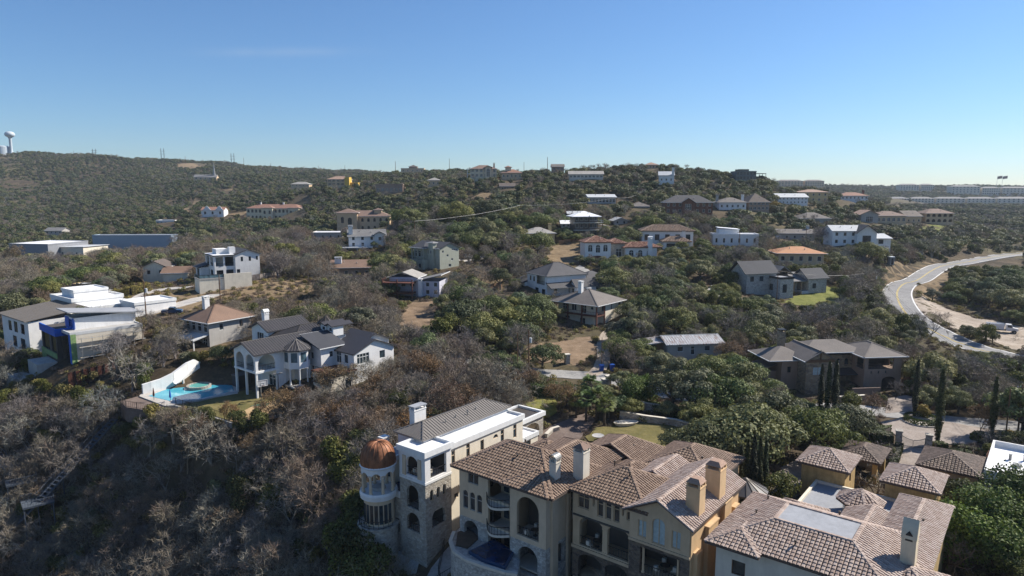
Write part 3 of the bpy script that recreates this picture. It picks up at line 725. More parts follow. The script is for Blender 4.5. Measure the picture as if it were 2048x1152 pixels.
# lower stone terrace with the plunge pool between tower and rotunda
A.block(.3, 4.7, 4, 8.4, -4, 6.4, 'limestone', dict(l=[('d', 2.6, 1.2, 1.0, 2.1)]))
A.flat(.3, 4.75, 4, 8.4, 6.6, .45, 'white_trim', 'grey_roof', .3, .12)
mb = MB(); mb.box(.75, 5.1, 6.6, 3.6, 8.0, 6.85); A.part('plunge_pool', mb, glass('pool_dark', (.008, .03, .085), .05))
A.block(2.0, 8.0, 6.0, 10.4, -4, 10.4, 'warm_white', dict(l=[('w', 1.2, 7.4, .8, 1.5)])); A.flat(2.0, 8.0, 6.0, 10.4, 10.4, .3, 'white_trim', 'grey_roof')
cx, cy = -1.2, 7.5
mb = MB(); mb.lathe([(2.6, -4), (2.6, 2.6), (2.75, 2.7), (2.75, 3.0), (0, 3.0)], 28, cx - .2, cy); A.part('rotunda_base', mb, 'limestone')
mb = MB(); mb.lathe([(1.98, 3.0), (1.98, 6.6)], 24, cx, cy); A.part('rotunda_wall', mb, 'beige_stucco')
mb = MB()
for k in range(10):
    a = R(110 + k * 18); ox, oy = math.cos(a), math.sin(a); p = Vector((cx + ox * 2.01, cy + oy * 2.01, 3.3)); t_ = Vector((-oy, ox, 0)) * .24; u_ = Vector((0, 0, 2.6)); mb.face([p - t_, p + t_, p + t_ + u_, p - t_ + u_])
A.part('rotunda_window', mb, 'window_glass')
mb = MB(); mb.lathe([(2.0, 6.5), (2.42, 6.6), (2.5, 7.2), (2.4, 7.5), (2.25, 7.5), (2.25, 7.3), (0, 7.3)], 28, cx, cy); A.part('rotunda_balcony', mb, 'white_stucco')
A.columns([(cx + 2.05 * math.cos(R(a)), cy + 2.05 * math.sin(R(a))) for a in range(20, 380, 45)], 7.3, 10.0, .2, 'beige_stucco')
mb = MB()
for k in range(8):     # arches between the columns
    a0, a1 = R(20 + 45 * k), R(65 + 45 * k); n = 8
    for i in range(n):
        b0, b1 = a0 + (a1 - a0) * i / n, a0 + (a1 - a0) * (i + 1) / n; z0 = 9.55 + .75 * math.sin(math.pi * i / n); z1 = 9.55 + .75 * math.sin(math.pi * (i + 1) / n)
        for rr in (1.9, 2.22):
            mb.face([(cx + rr * math.cos(b0), cy + rr * math.sin(b0), z0), (cx + rr * math.cos(b1), cy + rr * math.sin(b1), z1), (cx + rr * math.cos(b1), cy + rr * math.sin(b1), 10.75), (cx + rr * math.cos(b0), cy + rr * math.sin(b0), 10.75)])
mb.lathe([(1.9, 10.75), (2.3, 10.75), (2.42, 10.9), (2.3, 11.05)], 28, cx, cy); A.part('arcade', mb, 'white_stucco')
mb = MB(); mb.lathe([(2.3 * math.cos(R(t)) ** .62, 11.0 + 2.9 * math.sin(R(t))) for t in range(0, 90, 6)] + [(.02, 13.92)], 40, cx, cy); dm = A.part('dome', mb, 'copper', smooth=True)
mb = MB()
for k in range(20):
    a = R(18 * k); pr = [(2.32 * math.cos(R(t)) ** .62, 11.0 + 2.92 * math.sin(R(t))) for t in range(0, 91, 6)]
    mb.tube([(cx + r_ * math.cos(a), cy + r_ * math.sin(a), z) for r_, z in pr], [.03] * len(pr), 4)
A.part('dome_rib', mb, 'copper', dm)
mb = MB(); mb.lathe([(.9, 7.3), (.9, 7.75), (0, 7.8)], 10, cx, cy); A.part('planter', mb, 'grey_stucco')
A.rail([(cx - .2 + 2.5 * math.cos(R(a)), cy + 2.5 * math.sin(R(a))) for a in range(95, 280, 15)], 3.0, 1.0)
# arched porch over the drive at the far end
A.block(25.2, 4.6, 31.6, 9.8, 4, 9.7, 'limestone', dict(f=[('sv', 3.2, 4.2, 4.2, 4.6)], l=[('sv', 2.6, 4.2, 3.4, 4.5)], r=[('sv', 2.6, 4.2, 3.4, 4.5)], b=[('sv', 3.2, 4.2, 4.2, 4.6)]), t=.6, lid=False)
A.flat(25.2, 4.6, 31.6, 9.8, 9.75, .35, 'white_trim', 'bronze_metal', .45, .3)
A.block(20.4, 1.0, 25.2, 5, 0, 9.0, 'warm_white', dict(f=[('d', 2.4, 6, 1.2, 2.4)])); A.flat(20.4, 1.0, 25.2, 5, 9.0, .3, 'white_trim', 'white_roof')
A.sight(700, 790, 1100, 1090); A.mark('the copper-domed villa', -3, 8)

# --- stone-footed villa with bowed balconies
M2 = House('balcony_villa', 'beige stucco villa with bowed balconies and brown tile roof beside the pool', 'villa', 3.9, 72.9, -46.5, 51.5, frame='grey_stucco')
M2.block(0, 5.2, 9.6, 13.4, -4, 6.3, 'white_stone', dict(l=[('av', 1.9, 3.0, 2.3, 3.0), ('v', 6.4, 0.4, 3.4, 5.4)], b=[('w', 4, 3, 1, 1.6)]), lid=False, t=.45)
M2.block(0, 5.2, 9.6, 13.4, 6.3, 13, 'beige_stucco', dict(l=[('w', 2.3, 10.9, 1.7, 1.5), ('a', 1.0, 7.4, .85, 2.4), ('a', 2.15, 7.4, .85, 2.4), ('a', 3.3, 7.4, .85, 2.4), ('v', 6.4, 6.5, 3.4, 2.7), ('v', 6.4, 9.9, 3.4, 2.8)], b=[('w', 4, 8, 1.2, 1.8)]), lid=False, t=.35, keep=False)
M2.block(-.1, 0, 8.4, 5.2, -4, 6.1, 'white_stone', dict(l=[('av', 2.6, 2.2, 2.9, 3.4)], f=[('av', 2.6, 3.2, 2.2, 2.6)]), lid=False, t=.5)
M2.block(-.1, 0, 8.4, 5.2, 6.1, 13, 'beige_stucco', dict(l=[('av', 2.6, 6.7, 3.2, 5.0, VOID)], f=[('v', 1.6, 7.5, .9, 4.2), ('w', 5.2, 8.6, 1.1, 2.6)]), lid=False, t=.4, keep=False)
for z in (2.6, 6.4): M2.slab(.3, .3, 8, 5.0, z - .2, z, 'pale_stucco')
M2.slab(3.2, .3, 3.4, 5.0, 0, 12.8, 'interior', 'inner_wall')
for z in (2.6, 6.2, 9.6):
    mb = MB(); n = 10; arc = [(-.15 - 1.15 * math.sin(math.pi * i / n), 5.3 + 3.5 * i / n) for i in range(n + 1)]
    mb.prism([(3, 5.3)] + arc + [(3, 8.8)], z - .3, z, True); M2.part('balcony_floor', mb, 'pale_stucco')
    if z > 4: M2.rail(arc, z, 1.0, step=.3)
mb = MB(); mb.box(2.6, 5.3, 0, 2.75, 8.8, 12.9); M2.part('inner_wall', mb, 'tan_wall')
mb = MB()
for z in (2.9, 6.5, 9.9):
    for y in (5.7, 6.6, 7.5): mb.box(2.5, y, z, 2.58, y + .75, z + 2.4)
M2.part('glazed_doors', mb, 'window_glass')
mb = MB()
for i in range(4): mb.lathe([(1.9 - .35 * i, 0), (1.9 - .35 * i, .3 + .35 * i), (0, .3 + .35 * i)], 20, 1.9, 6.2)
M2.part('round_steps', mb, 'pale_stucco')
M2.hip(0, -.6, 9.8, 13.6, 13, .50, .7, 'under_brown', axis='y', tile=TB)
M2.hip(-.4, -.2, 7.0, 5.3, 13.1, .44, .7, 'under_brown', axis='x', tile=TB)
M2.block(8.4, -.6, 16, 8.4, -1, 12.6, 'beige_stucco', dict(f=[('w', 2, 9, 1, 1.8), ('w', 5, 9, 1, 1.8)]), lid=False); M2.hip(8.0, -.6, 16, 8.4, 12.7, .42, .6, 'under_brown', axis='x', tile=TB, ends=(0, 1))
M2.block(16, -3.6, 23, 5.2, 3, 11.8, 'beige_stucco', dict(f=[('w', 3, 8, 1.2, 1.6)])); M2.hip(16, -3.6, 23, 5.2, 11.9, .44, .6, 'under_brown', axis='x', tile=TB, ends=(0, 1))
M2.block(11, 8, 16, 12, 3, 11.5, 'beige_stucco'); M2.hip(11, 7.0, 16, 12, 11.6, .46, .6, 'under_brown', axis='y', tile=TB)
M2.chimney(2.6, .7, 11, 16.2, .95, .95, 'pale_stucco', 'barrel', 'grey_metal'); M2.chimney(5.6, -1.0, 8, 17.0, 1.4, 1.4, 'pale_stucco', 'hip', 'far_tile_brown')
mb = MB(); mb.box(.8, -.35, -4, 1.9, 0, 11.8); mb.box(4.0, -.3, -4, 4.6, 0, 11.5); M2.part('buttress', mb, 'beige_stucco')
M2.sight(900, 860, 1170, 1152); M2.mark('the balcony villa', 8, 6)
# pool terrace under it
P2 = House('infinity_pool', 'dark blue vanishing-edge pool with curved stone wall below the balcony villa', 'pool', 0, 0, 0, 0)
pz = -42.6; qz = lambda u, v, z=pz: at_z(u, v, z)
ring = [qz(*t_) for t_ in ((925, 1050), (908, 1066), (901, 1084), (908, 1104), (930, 1120), (968, 1134), (1012, 1147), (1035, 1150), (1040, 1120), (1000, 1085), (960, 1055))]
mb = MB(); mb.prism([p_[:2] for p_ in ring], pz - 7, pz); P2.part('retaining_wall', mb, 'white_stone'); KEEP.append([tuple(p_[:2]) for p_ in ring])
mb = MB()
for a_, b_ in zip(ring[1:7], ring[2:8]): mb.bar(a_ + Vector((0, 0, .1)), b_ + Vector((0, 0, .1)), .45, .3)
P2.part('coping', mb, 'pale_stucco')
pc = [qz(*t_) for t_ in ((942, 1108), (988, 1086), (1024, 1108), (1008, 1137), (965, 1122))]; cen = sum(pc, Vector()) / 5
mb = MB(); mb.prism([(cen + (p_ - cen) * 1.12)[:2] for p_ in pc], pz - 1, pz + .35); P2.part('basin', mb, plain('pool_tile', (.03, .07, .14), .4)); mb = MB(); mb.prism([p_[:2] for p_ in pc], pz, pz + .42); P2.part('water', mb, 'pool_dark')
mb = MB(); mb.prism([qz(*t_)[:2] for t_ in ((915, 1068), (935, 1058), (958, 1078), (935, 1098), (912, 1092))], pz - .2, pz + .25); P2.part('planting_bed', mb, 'mulch')

# --- tan villa with brown stone and two chimneys
M3 = House('tan_villa', 'tan stucco villa with brown stone gable, deep arches and two orange chimneys', 'villa', 18.4, 65.5, -46, 51.5, frame='tan_wall')
cur = dict(glass='curtain', nv=2, nh=1)
M3.block(0, 6.9, 8.4, 14.5, -4, 5.4, 'brown_stone', dict(l=[('sv', 2.4, 1.6, 3.2, 3.2), ('sv', 5.8, 1.6, 2.9, 3.2)]), lid=False, t=.5)
M3.block(0, 6.9, 8.4, 14.5, 5.4, 12.5, 'tan_wall', dict(l=[('w', 1.4, 10.2, 1.5, 1.9), ('w', 2.75, 10.9, .25, .9), ('a', 3.6, 9.9, .75, 2.2), ('a', 4.65, 9.9, .75, 2.2), ('a', 5.7, 9.9, .75, 2.2), ('w', 6.5, 10.9, .25, .9), ('a', 7.2, 10.6, .5, 1.0), ('sv', 2.5, 5.7, 3.2, 3.6, dict(rail=1.0)), ('sv', 5.95, 5.7, 2.7, 3.6, dict(rail=1.0))], b=[('w', 4, 8, 1.2, 1.8)]), lid=False, t=.45, keep=False)
M3.block(-.5, 0, 12.6, 6.9, -4, 9.0, 'brown_stone', dict(l=[('v', 3.6, 5.4, 4.6, 3.0, dict(rail=1.0)), ('v', 3.6, 1.2, 4.6, 3.2)]), lid=False, t=.5)
M3.block(-.5, 0, 12.6, 6.9, 9.0, 12.5, 'tan_wall', dict(l=[('w', 1.5, 9.5, 1.0, 1.9, cur), ('a', 3.4, 9.3, 1.5, 2.9, cur), ('w', 5.4, 9.5, 1.0, 1.9, cur)]), gables=dict(l=1.85), lid=False, t=.35, keep=False)
mb = MB(); mb.box(-.4, -.12, -4, 12.6, -.01, 12.45); M3.part('side_wall', mb, 'tan_stucco')
mb = MB()
for x0, x1, z1 in ((.2, 1.2, 9.2), (3.0, 5.6, 11.0), (7.4, 9.4, 12.0), (10.4, 11.6, 10.4)): mb.box(x0, -.55, -4, x1, -.12, z1); mb.box(x0 - .1, -.65, z1, x1 + .1, -.12, z1 + .18)
M3.part('buttress', mb, 'tan_stucco')
for z in (1.6, 5.5): M3.slab(-.2, 7.1, 8.2, 14.3, z - .2, z, 'tan_wall'); M3.slab(-.2, .3, 12.3, 6.7, z - .2, z, 'tan_wall')
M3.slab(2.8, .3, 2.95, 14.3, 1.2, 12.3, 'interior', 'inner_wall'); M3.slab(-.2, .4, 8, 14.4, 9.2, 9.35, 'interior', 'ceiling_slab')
M3.columns([(.15, 10.45), (.15, 10.05)], 5.6, 8.7, .17, 'tan_wall'); M3.columns([(-.2, 1.3), (-.2, 5.3)], 5.4, 8.5, .15, 'tan_wall')
mb = MB(); mb.box(-.18, 6.9, 5.2, 0, 14.6, 5.55); mb.box(-.66, -.1, 8.85, -.5, 6.95, 9.1); M3.part('string_course', mb, 'tan_wall')
M3.hip(0, 5.4, 8.4, 14.5, 12.5, .47, .6, 'under_brown', axis='y', tile=TB)
M3.gable(-.5, 0, 13.0, 6.9, 12.5, .52, .55, 'under_brown', axis='x', tile=TP)
M3.block(13, 3.6, 23, 12.4, 2, 11.4, 'tan_stucco', dict(f=[('w', 3, 7.5, 1.2, 1.8), ('w', 7, 7.5, 1.2, 1.8)])); M3.hip(13, 3.6, 23, 12.4, 11.5, .46, .6, 'under_brown', tile=TB)
M3.block(9, 6.6, 14, 10.6, 2, 12.1, 'tan_wall'); M3.gable(8.6, 6.6, 14.2, 10.6, 12.2, .45, .5, 'under_brown', axis='x', tile=TP)
M3.block(7, 10, 12.5, 14.5, 2, 11.6, 'tan_wall'); M3.hip(7, 10, 12.5, 14.5, 11.7, .46, .5, 'under_brown', tile=TB)
M3.chimney(2.3, .75, 10, 16.2, 1.5, 1.5, 'tan_stucco', 'trunc', 'far_tile_pale'); M3.chimney(7.6, .75, 10, 16.4, 1.7, 1.7, 'tan_stucco', 'trunc', 'far_tile_pale')
M3.sight(1130, 860, 1480, 1152); M3.mark('the tan villa', 14, 6)
GZ_ = House('gazebo', 'round gazebo with grey ribbed metal cone roof behind the tan villa', 'gazebo', *M3.w(18.2, 1.0)[:2], -41.0, 51.5)
n = 16; mb = MB(); 
for k in range(n):
    a0, a1 = 2 * math.pi * k / n, 2 * math.pi * (k + 1) / n; mb.face([(2.7 * math.cos(a0), 2.7 * math.sin(a0), 4.6), (2.7 * math.cos(a1), 2.7 * math.sin(a1), 4.6), (0, 0, 6.0)])
    mb.face([(2.7 * math.cos(a0), 2.7 * math.sin(a0), 4.4), (2.7 * math.cos(a1), 2.7 * math.sin(a1), 4.4), (2.7 * math.cos(a1), 2.7 * math.sin(a1), 4.6), (2.7 * math.cos(a0), 2.7 * math.sin(a0), 4.6)])
gr = GZ_.part('roof', mb, 'dark_metal_roof'); mb = MB()
for k in range(n): a = 2 * math.pi * k / n; mb.bar((2.7 * math.cos(a), 2.7 * math.sin(a), 4.63), (0, 0, 6.03), .07)
GZ_.part('rib', mb, 'bronze_metal', gr); GZ_.columns([(2.3 * math.cos(R(a)), 2.3 * math.sin(R(a))) for a in range(0, 360, 60)], -.5, 4.5, .14, 'tan_wall')

# --- the large tile-roofed mansion at the lower right
M4 = House('tile_roof_mansion', 'cream mansion under a wide pale tile roof with flat grey deck', 'mansion', 33.5, 56.2, -43, 51.5, frame='wood_brown')
M4.block(-2.0, 0, 10, 15.1, -4, 9.0, 'pale_stucco', dict(l=[('w', 2.3, 5.6, 1.35, 1.5, dict(nv=1, nh=1)), ('av', 2.4, .8, 1.9, 3.2), ('av', 6.6, 1.4, 3.6, 3.6), ('w', 10.5, 5.6, 1.3, 1.5), ('av', 12.4, 1.2, 2.4, 3.4)], b=[('w', 5, 5.5, 1.2, 1.6)]), lid=False, t=.4)
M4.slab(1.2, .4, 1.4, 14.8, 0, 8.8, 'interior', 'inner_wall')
E0, E1, F0, F1, zo, zd = -2.6, 10.4, -.6, 15.7, 8.95, 10.75
dk = [(1.7, 3.5, zd), (6.0, 3.5, zd), (6.0, 10.7, zd), (1.7, 10.7, zd)]
cA, cB, cC, cD = (E0, F0, zo), (E1, F0, zo), (E1, F1, zo), (E0, F1, zo)
M4.roof([[cD, cA, dk[0], dk[3]], [cA, cB, dk[1], dk[0]], [cB, cC, dk[2], dk[1]], [cC, cD, dk[3], dk[2]]], 'under_brown', tile=TP)
mb = MB(); mb.box(1.8, 3.6, zd - .25, 5.9, 10.6, zd + .03); M4.part('roof_deck', mb, 'grey_roof')
cb = MB()
for a_, b_ in ((dk[1], dk[2]), (dk[2], dk[3]), (dk[3], dk[0]), (dk[0], dk[1])): M4.caps(cb, a_, b_, .42)
M4.part('deck_edge_tiles', cb, 'tile_pale')
M4.hip(-2.9, 11.0, 3.0, 15.2, 9.0, .40, .55, 'under_brown', axis='x', tile=TP)
M4.block(10, 0, 27.5, 13.2, -2, 4.9, 'ochre_stucco', dict(b=[('w', 5, 2.5, 1.2, 1.6)])); M4.flat(10, 0, 27.5, 13.2, 4.95, .35, 'warm_white', 'grey_roof', .35, .1)
M4.block(9.5, 2.0, 15.5, 6.6, 4.5, 7.6, 'ochre_stucco', lid=False, keep=False); M4.gable(9.0, 2.0, 15.5, 6.6, 7.7, .42, .5, 'under_brown', axis='x', tile=TP)
M4.block(10.5, 9.6, 15.5, 13.2, 4.5, 6.6, 'ochre_stucco', lid=False, keep=False); M4.hip(9.5, 9.4, 15.8, 13.4, 6.7, .42, .5, 'under_brown', axis='y', tile=TP)
M4.block(4.0, -2.0, 21.5, 2.2, -4, 8.3, 'ochre_stucco', dict(f=[('w', 3, 4.6, 1.1, 1.8), ('w', 8, 4.6, 1.1, 1.8), ('w', 13, 4.6, 1.1, 1.8)])); M4.hip(4.0, -2.0, 21.5, 2.2, 8.4, .42, .55, 'under_brown', axis='x', tile=TP)
M4.block(.6, -3.4, 5.4, 1.0, -4, 8.0, 'ochre_stucco', dict(l=[('w', 2.2, 4.6, 1.1, 1.6)])); M4.hip(.6, -3.4, 5.4, 1.0, 8.1, .44, .55, 'under_brown', axis='x', tile=TP)
for ty in (9.8, -.2):
    M4.block(27.7, ty, 33.6, ty + 5.4, -1, 7.4, 'ochre_stucco', dict(f=[('w', 3, 4.8, 1.0, 1.3)])); M4.hip(27.7, ty, 33.6, ty + 5.4, 7.5, .42, .6, 'under_brown', axis='y', tile=TP)
n = 8; mb = MB(); pls = []; cx, cy = 21.0, 6.6
for k in range(n):
    a0, a1 = 2 * math.pi * (k + .5) / n, 2 * math.pi * (k + 1.5) / n; pls.append([(cx + 2.7 * math.cos(a0), cy + 2.7 * math.sin(a0), 6.8), (cx + 2.7 * math.cos(a1), cy + 2.7 * math.sin(a1), 6.8), (cx, cy, 8.1)])
M4.roof(pls, 'under_brown', tile=TP, name='cupola_roof')
mb = MB(); mb.lathe([(1.9, 4.5), (1.9, 6.7)], 8, cx, cy); cu = M4.part('cupola', mb, 'ochre_stucco'); mb = MB()
for k in range(8):
    a = 2 * math.pi * (k + .5) / 8; p = Vector((cx + 1.79 * math.cos(a), cy + 1.79 * math.sin(a), 5.3)); t_ = Vector((-math.sin(a), math.cos(a), 0)) * .45; mb.face([p - t_, p + t_, p + t_ + Vector((0, 0, 1.1)), p - t_ + Vector((0, 0, 1.1))])
M4.part('cupola_window', mb, 'window_glass', cu)
mb = MB(); x, y = 4.3, -.7; mb.box(x - .75, y - .6, 6, x + .75, y + .6, 11.6); ch = M4.part('chimney', mb, 'cream_stucco'); mb = MB(); nn = 6
L_ = [(x + .8 * (1 - (i / nn) ** 1.7), 11.6 + 1.7 * i / nn) for i in range(nn + 1)]; Rr = [(2 * x - a, b_) for a, b_ in reversed(L_[:-1])]; pf = L_ + Rr
mb.face([(a, y - .65, b_) for a, b_ in pf]); mb.face([(a, y + .65, b_) for a, b_ in reversed(pf)])
for i in range(len(pf) - 1): mb.face([(pf[i][0], y - .65, pf[i][1]), (pf[i][0], y + .65, pf[i][1]), (pf[i + 1][0], y + .65, pf[i + 1][1]), (pf[i + 1][0], y - .65, pf[i + 1][1])])
M4.part('chimney_cap', mb, 'cream_stucco', ch); mb = MB(); mb.face([(x - .755, y - .3, 11.4), (x - .755, y + .3, 11.4), (x - .755, y + .28, 12.0), (x - .755, y, 12.4), (x - .755, y - .28, 12.0)]); M4.part('flue_opening', mb, 'dark_metal', ch)
M4.sight(1425, 900, 1900, 1152); M4.mark('the tile-roofed mansion', 20, 6)
CP_ = House('carport', 'open carport with brown tile hip roof beside the driveway hedge', 'carport', *M4.w(38.6, 8.0)[:2], -40.8, 51.5)
CP_.hip(0, 0, 6.4, 4.6, 3.3, .42, .5, 'under_brown', tile=TD); CP_.columns([(.3, .3), (6.1, .3), (.3, 4.3)], -.5, 3.2, .3, 'ochre_stucco', True); CP_.block(0, 4.2, 6.4, 4.5, -.8, 3.2, 'ochre_stucco'); CP_.sight(1705, 875, 1785, 930)
PV = House('tile_pavilion', 'small pavilion with dark brown tile hip roof right of the gate', 'pavilion', *M4.w(42.5, -3.4)[:2], -41.3, 51.5)
PV.block(0, 0, 7.6, 6.6, -1, 3.5, 'tan_wall', dict(l=[('g', 3.3, 0, 3.6, 2.4, dict(panel='wood_brown'))])); PV.hip(0, 0, 7.6, 6.6, 3.6, .36, .6, 'under_brown', tile=TD); PV.sight(1838, 888, 1965, 950); PV.mark('the tile pavilion')
WM = House('white_modern_house', 'white flat-roofed modern house cut by the picture edge beside the pavilion', 'house', 71.8, 81.6, -44, 51.0, frame='black_trim')
WM.block(0, 0, 14, 10, -3, 5.9, 'white_stucco', dict(l=[('w', 2.0, 2.6, 1.2, 2.8), ('w', 6, 3.0, 3.4, 1.6)])); WM.flat(0, 0, 14, 10, 6.0, .9, 'white_stucco', 'white_roof', .3, .2)
mb = MB(); mb.box(-.9, -.2, 5.0, -.2, 6.0, 6.2); WM.part('fascia_beam', mb, 'black_trim')
for x, y, w_, h_ in ((4, 4, .5, .5), (6, 6.4, .9, .35), (8.6, 7.6, .35, .8), (9.4, 6.0, .3, .8)):
    mb = MB(); mb.box(x, y, 6.0, x + w_, y + w_, 6.05 + h_); mb.box(x - .06, y - .06, 6.05 + h_, x + w_ + .06, y + w_ + .06, 6.1 + h_); WM.part('roof_vent', mb, 'grey_metal')
WM.sight(1985, 865, 2048, 985); WM.mark('the white modern house')
# ------------------------------------------------------------------ houses on the slope
# --- white house with the pool
W = House('white_pool_house', 'white house with dark metal roofs, arched porch and pool terrace', 'house', -48.1, 124.7, -38.5, 50, frame='white_trim')
W.block(0, 0, 4.6, 7.8, 4.9, 8.5, 'white_stucco', dict(l=[('av', 2.1, 5.0, 3.0, 3.1, VOID), ('av', 5.7, 5.0, 3.0, 3.1, VOID)], f=[('av', 2.3, 5.0, 3.6, 3.0, VOID)]), gables=dict(l=1.65), lid=False, t=.3)
W.slab(-.1, -.1, 5, 7.9, 4.6, 4.95, 'white_trim'); W.slab(4.3, .3, 4.5, 7.6, 5, 8.4, 'pale_stucco', 'inner_wall'); W.columns([(.2, .2), (.2, 7.6), (.2, 3.9), (4.4, .2)], -.5, 4.6, .18, 'white_trim', True)
W.block(4.6, 0, 12, 7.8, -2, 8.5, 'white_stucco', dict(f=[('d', 2.5, 5, 1.6, 2.4), ('w', 5, 5.6, 1.2, 1.7)], l=[('w', 5.6, 1.0, 2.4, 2.2)]), lid=False)
W.gable(0, 0, 13, 7.8, 8.5, .42, .6, 'dark_metal_roof', axis='x', seam=('taupe_metal', .55))
cx, cy = 8.3, -.8; mb = MB(); oc = [(cx + 2.5 * math.cos(R(a + 22.5)), cy + 2.5 * math.sin(R(a + 22.5))) for a in range(0, 360, 45)]; mb.prism(oc, 4.6, 8.3); W.part('bay', mb, 'white_stucco')
for k in range(8):
    a = R(45 * k + 45); p = Vector((cx + 2.335 * math.cos(a), cy + 2.335 * math.sin(a), 5.9)); t_ = Vector((-math.sin(a), math.cos(a), 0)) * .6; mb = MB(); mb.face([p - t_, p + t_, p + t_ + Vector((0, 0, 1.9)), p - t_ + Vector((0, 0, 1.9))]); W.part('window', mb, 'blue_glass')
W.roof([[(cx + 2.95 * math.cos(R(a + 22.5)), cy + 2.95 * math.sin(R(a + 22.5)), 8.3), (cx + 2.95 * math.cos(R(a + 67.5)), cy + 2.95 * math.sin(R(a + 67.5)), 8.3), (cx, cy, 10.1)] for a in range(0, 360, 45)], 'dark_metal_roof', seam=('taupe_metal', .55), name='bay_roof')
W.columns([(cx + 2.3 * math.cos(R(a)), cy + 2.3 * math.sin(R(a))) for a in (157, 202, 247, 292, 337)], 1.4, 4.6, .17, 'white_trim'); W.slab(cx - 2.6, cy - 2.6, cx + 2.6, cy + 2.6, 1.1, 1.4, 'concrete', 'terrace_floor'); W.slab(cx - 1.0, cy - .6, cx + 3, cy + 2.8, -2, 4.6, 'pale_stucco', 'wall')
W.block(9, 10.5, 18, 17, -1, 10.2, 'white_stucco', dict(l=[('w', 3.3, 7.8, 2.6, 1.6)], f=[('w', 3, 8.2, 1.2, 1.2)]), gables=dict(l=1.4), lid=False); W.gable(9, 10.5, 18.4, 17, 10.2, .42, .6, 'dark_metal_roof', axis='x', seam=('taupe_metal', .6))
W.block(10, 2, 22, 11, -1, 8.9, 'white_stucco', lid=False); W.hip(9.5, 2, 22, 11.5, 9.0, .42, .5, 'dark_metal_roof', axis='x', seam=('bronze_metal', .6))
W.shed(6.5, 8.2, 9.2, 14, 6.2, 7.4, 'dark_metal_roof', 'l', .4); W.block(7, 8.2, 9.2, 14, -1, 6.2, 'white_stucco', dict(l=[('w', 3, 3.4, 1.4, 1.6)]))
W.block(11.5, -4.2, 16.5, 2, -1, 8.3, 'white_stucco', dict(f=[('w', 2.4, 6.0, .9, 1.2)], l=[('w', 3.2, 5.6, .9, 1.4), ('w', 3.2, 2.6, 1.0, 1.6)]), lid=False); W.shed(11.2, -4.4, 17, 1.6, 8.2, 10.2, 'shingle_dark', 'f', .35)
for yy in (1.0, 3.4): 
    W.block(17.5, yy - 1, 20, yy + 1, 9, 11.2, 'white_stucco', dict(l=[('w', 1, 9.9, 1.0, .8)]), lid=False, keep=False); W.gable(17.2, yy - 1, 22, yy + 1, 11.2, .4, .3, 'dark_metal_roof', axis='x')
W.block(15, -10, 25, -3.5, -1, 7.4, 'white_stucco', dict(l=[('d', 1.6, 4.8, 1.6, 2.2), ('w', 4.0, 5.0, 1.2, 1.8)], f=[('w', 2.2, 5.0, 3.0, 2.0, dict(nv=4)), ('w', 7, 5.2, 1.4, 1.6)]), gables=dict(f=(2.0, .55)), lid=False); W.gable(15, -10, 25, -2.5, 7.4, .40, .45, 'dark_metal_roof', axis='y')
W.block(22, -2.5, 30, 5, -1, 7.0, 'white_stucco', dict(f=[('w', 4, 4, 1.4, 1.6)]), gables=dict(f=1.8), lid=False); W.gable(22, -2.7, 30, 5, 7.0, .42, .4, 'dark_metal_roof', axis='y')
W.block(9.5, -10, 15.5, -4.2, -3, 4.0, 'pale_stucco', dict(l=[('d', 3.4, .3, 1.4, 2.2)], f=[('w', 4, .8, 1.4, 1.8)])); W.slab(9.2, -10.3, 15.5, -4.0, 4.0, 4.25, 'red_deck', 'deck'); W.rail([(9.3, -4.2), (9.3, -10.2), (15, -10.2)], 4.2, 1.0)
mb = MB(); mb.box(8.6, -8.4, 2.3, 9.5, -5.0, 2.45); W.part('awning', mb, 'dark_metal_roof')
W.chimney(12.5, 17.4, 8, 13.0, 1.1, 1.1, 'white_stucco', 'barrel', 'white_trim')
n = 8; W.roof([[(20 + 2.2 * math.cos(R(a)), 6 + 2.2 * math.sin(R(a)), 10.6), (20 + 2.2 * math.cos(R(a + 45)), 6 + 2.2 * math.sin(R(a + 45)), 10.6), (20, 6, 12.3)] for a in range(0, 360, 45)], 'dark_metal_roof', seam=('bronze_metal', .6), name='turret_roof'); mb = MB(); mb.lathe([(1.9, 8), (1.9, 10.6)], 8, 20, 6); W.part('turret', mb, 'white_stucco')
W.sight(460, 620, 745, 780); W.mark('the white pool house', 10, 4)
# pool terrace, slide, lawn, court: plan corners read off the photograph at terrace level
TZ = -38.5
q = lambda u, v, z=TZ: at_z(u, v, z)
pool_corners = [q(297, 792), q(357, 770), q(463, 766), q(468, 782), q(400, 798), q(340, 802)]
PT = House('swimming_pool', 'bright turquoise swimming pool with raised spa on pale terrace', 'pool', 0, 0, 0, 0)
deck_poly = [q(278, 792), q(300, 770), q(350, 760), q(470, 755), q(476, 786), q(330, 812)]
mb = MB(); mb.prism([p[:2] for p in deck_poly], TZ - 5, TZ); PT.part('deck', mb, 'drive_pale'); KEEP.append([tuple(p[:2]) for p in deck_poly])
wm, nt, b = nodes_of('pool_water'); nt.links.new(ramp(nt, noise(nt, .25, 3), [(.3, (.035, .25, .36)), (.55, (.07, .36, .46)), (.75, (.14, .46, .52))]), b.inputs['Base Color']); b.inputs['Roughness'].default_value = .08; b.inputs['IOR'].default_value = 1.33; bump(nt, b, noise(nt, 2.5, 2), .15, .05)
mb = MB(); mb.prism([p[:2] for p in pool_corners], TZ - .5, TZ + .03); PT.part('water', mb, 'pool_water')
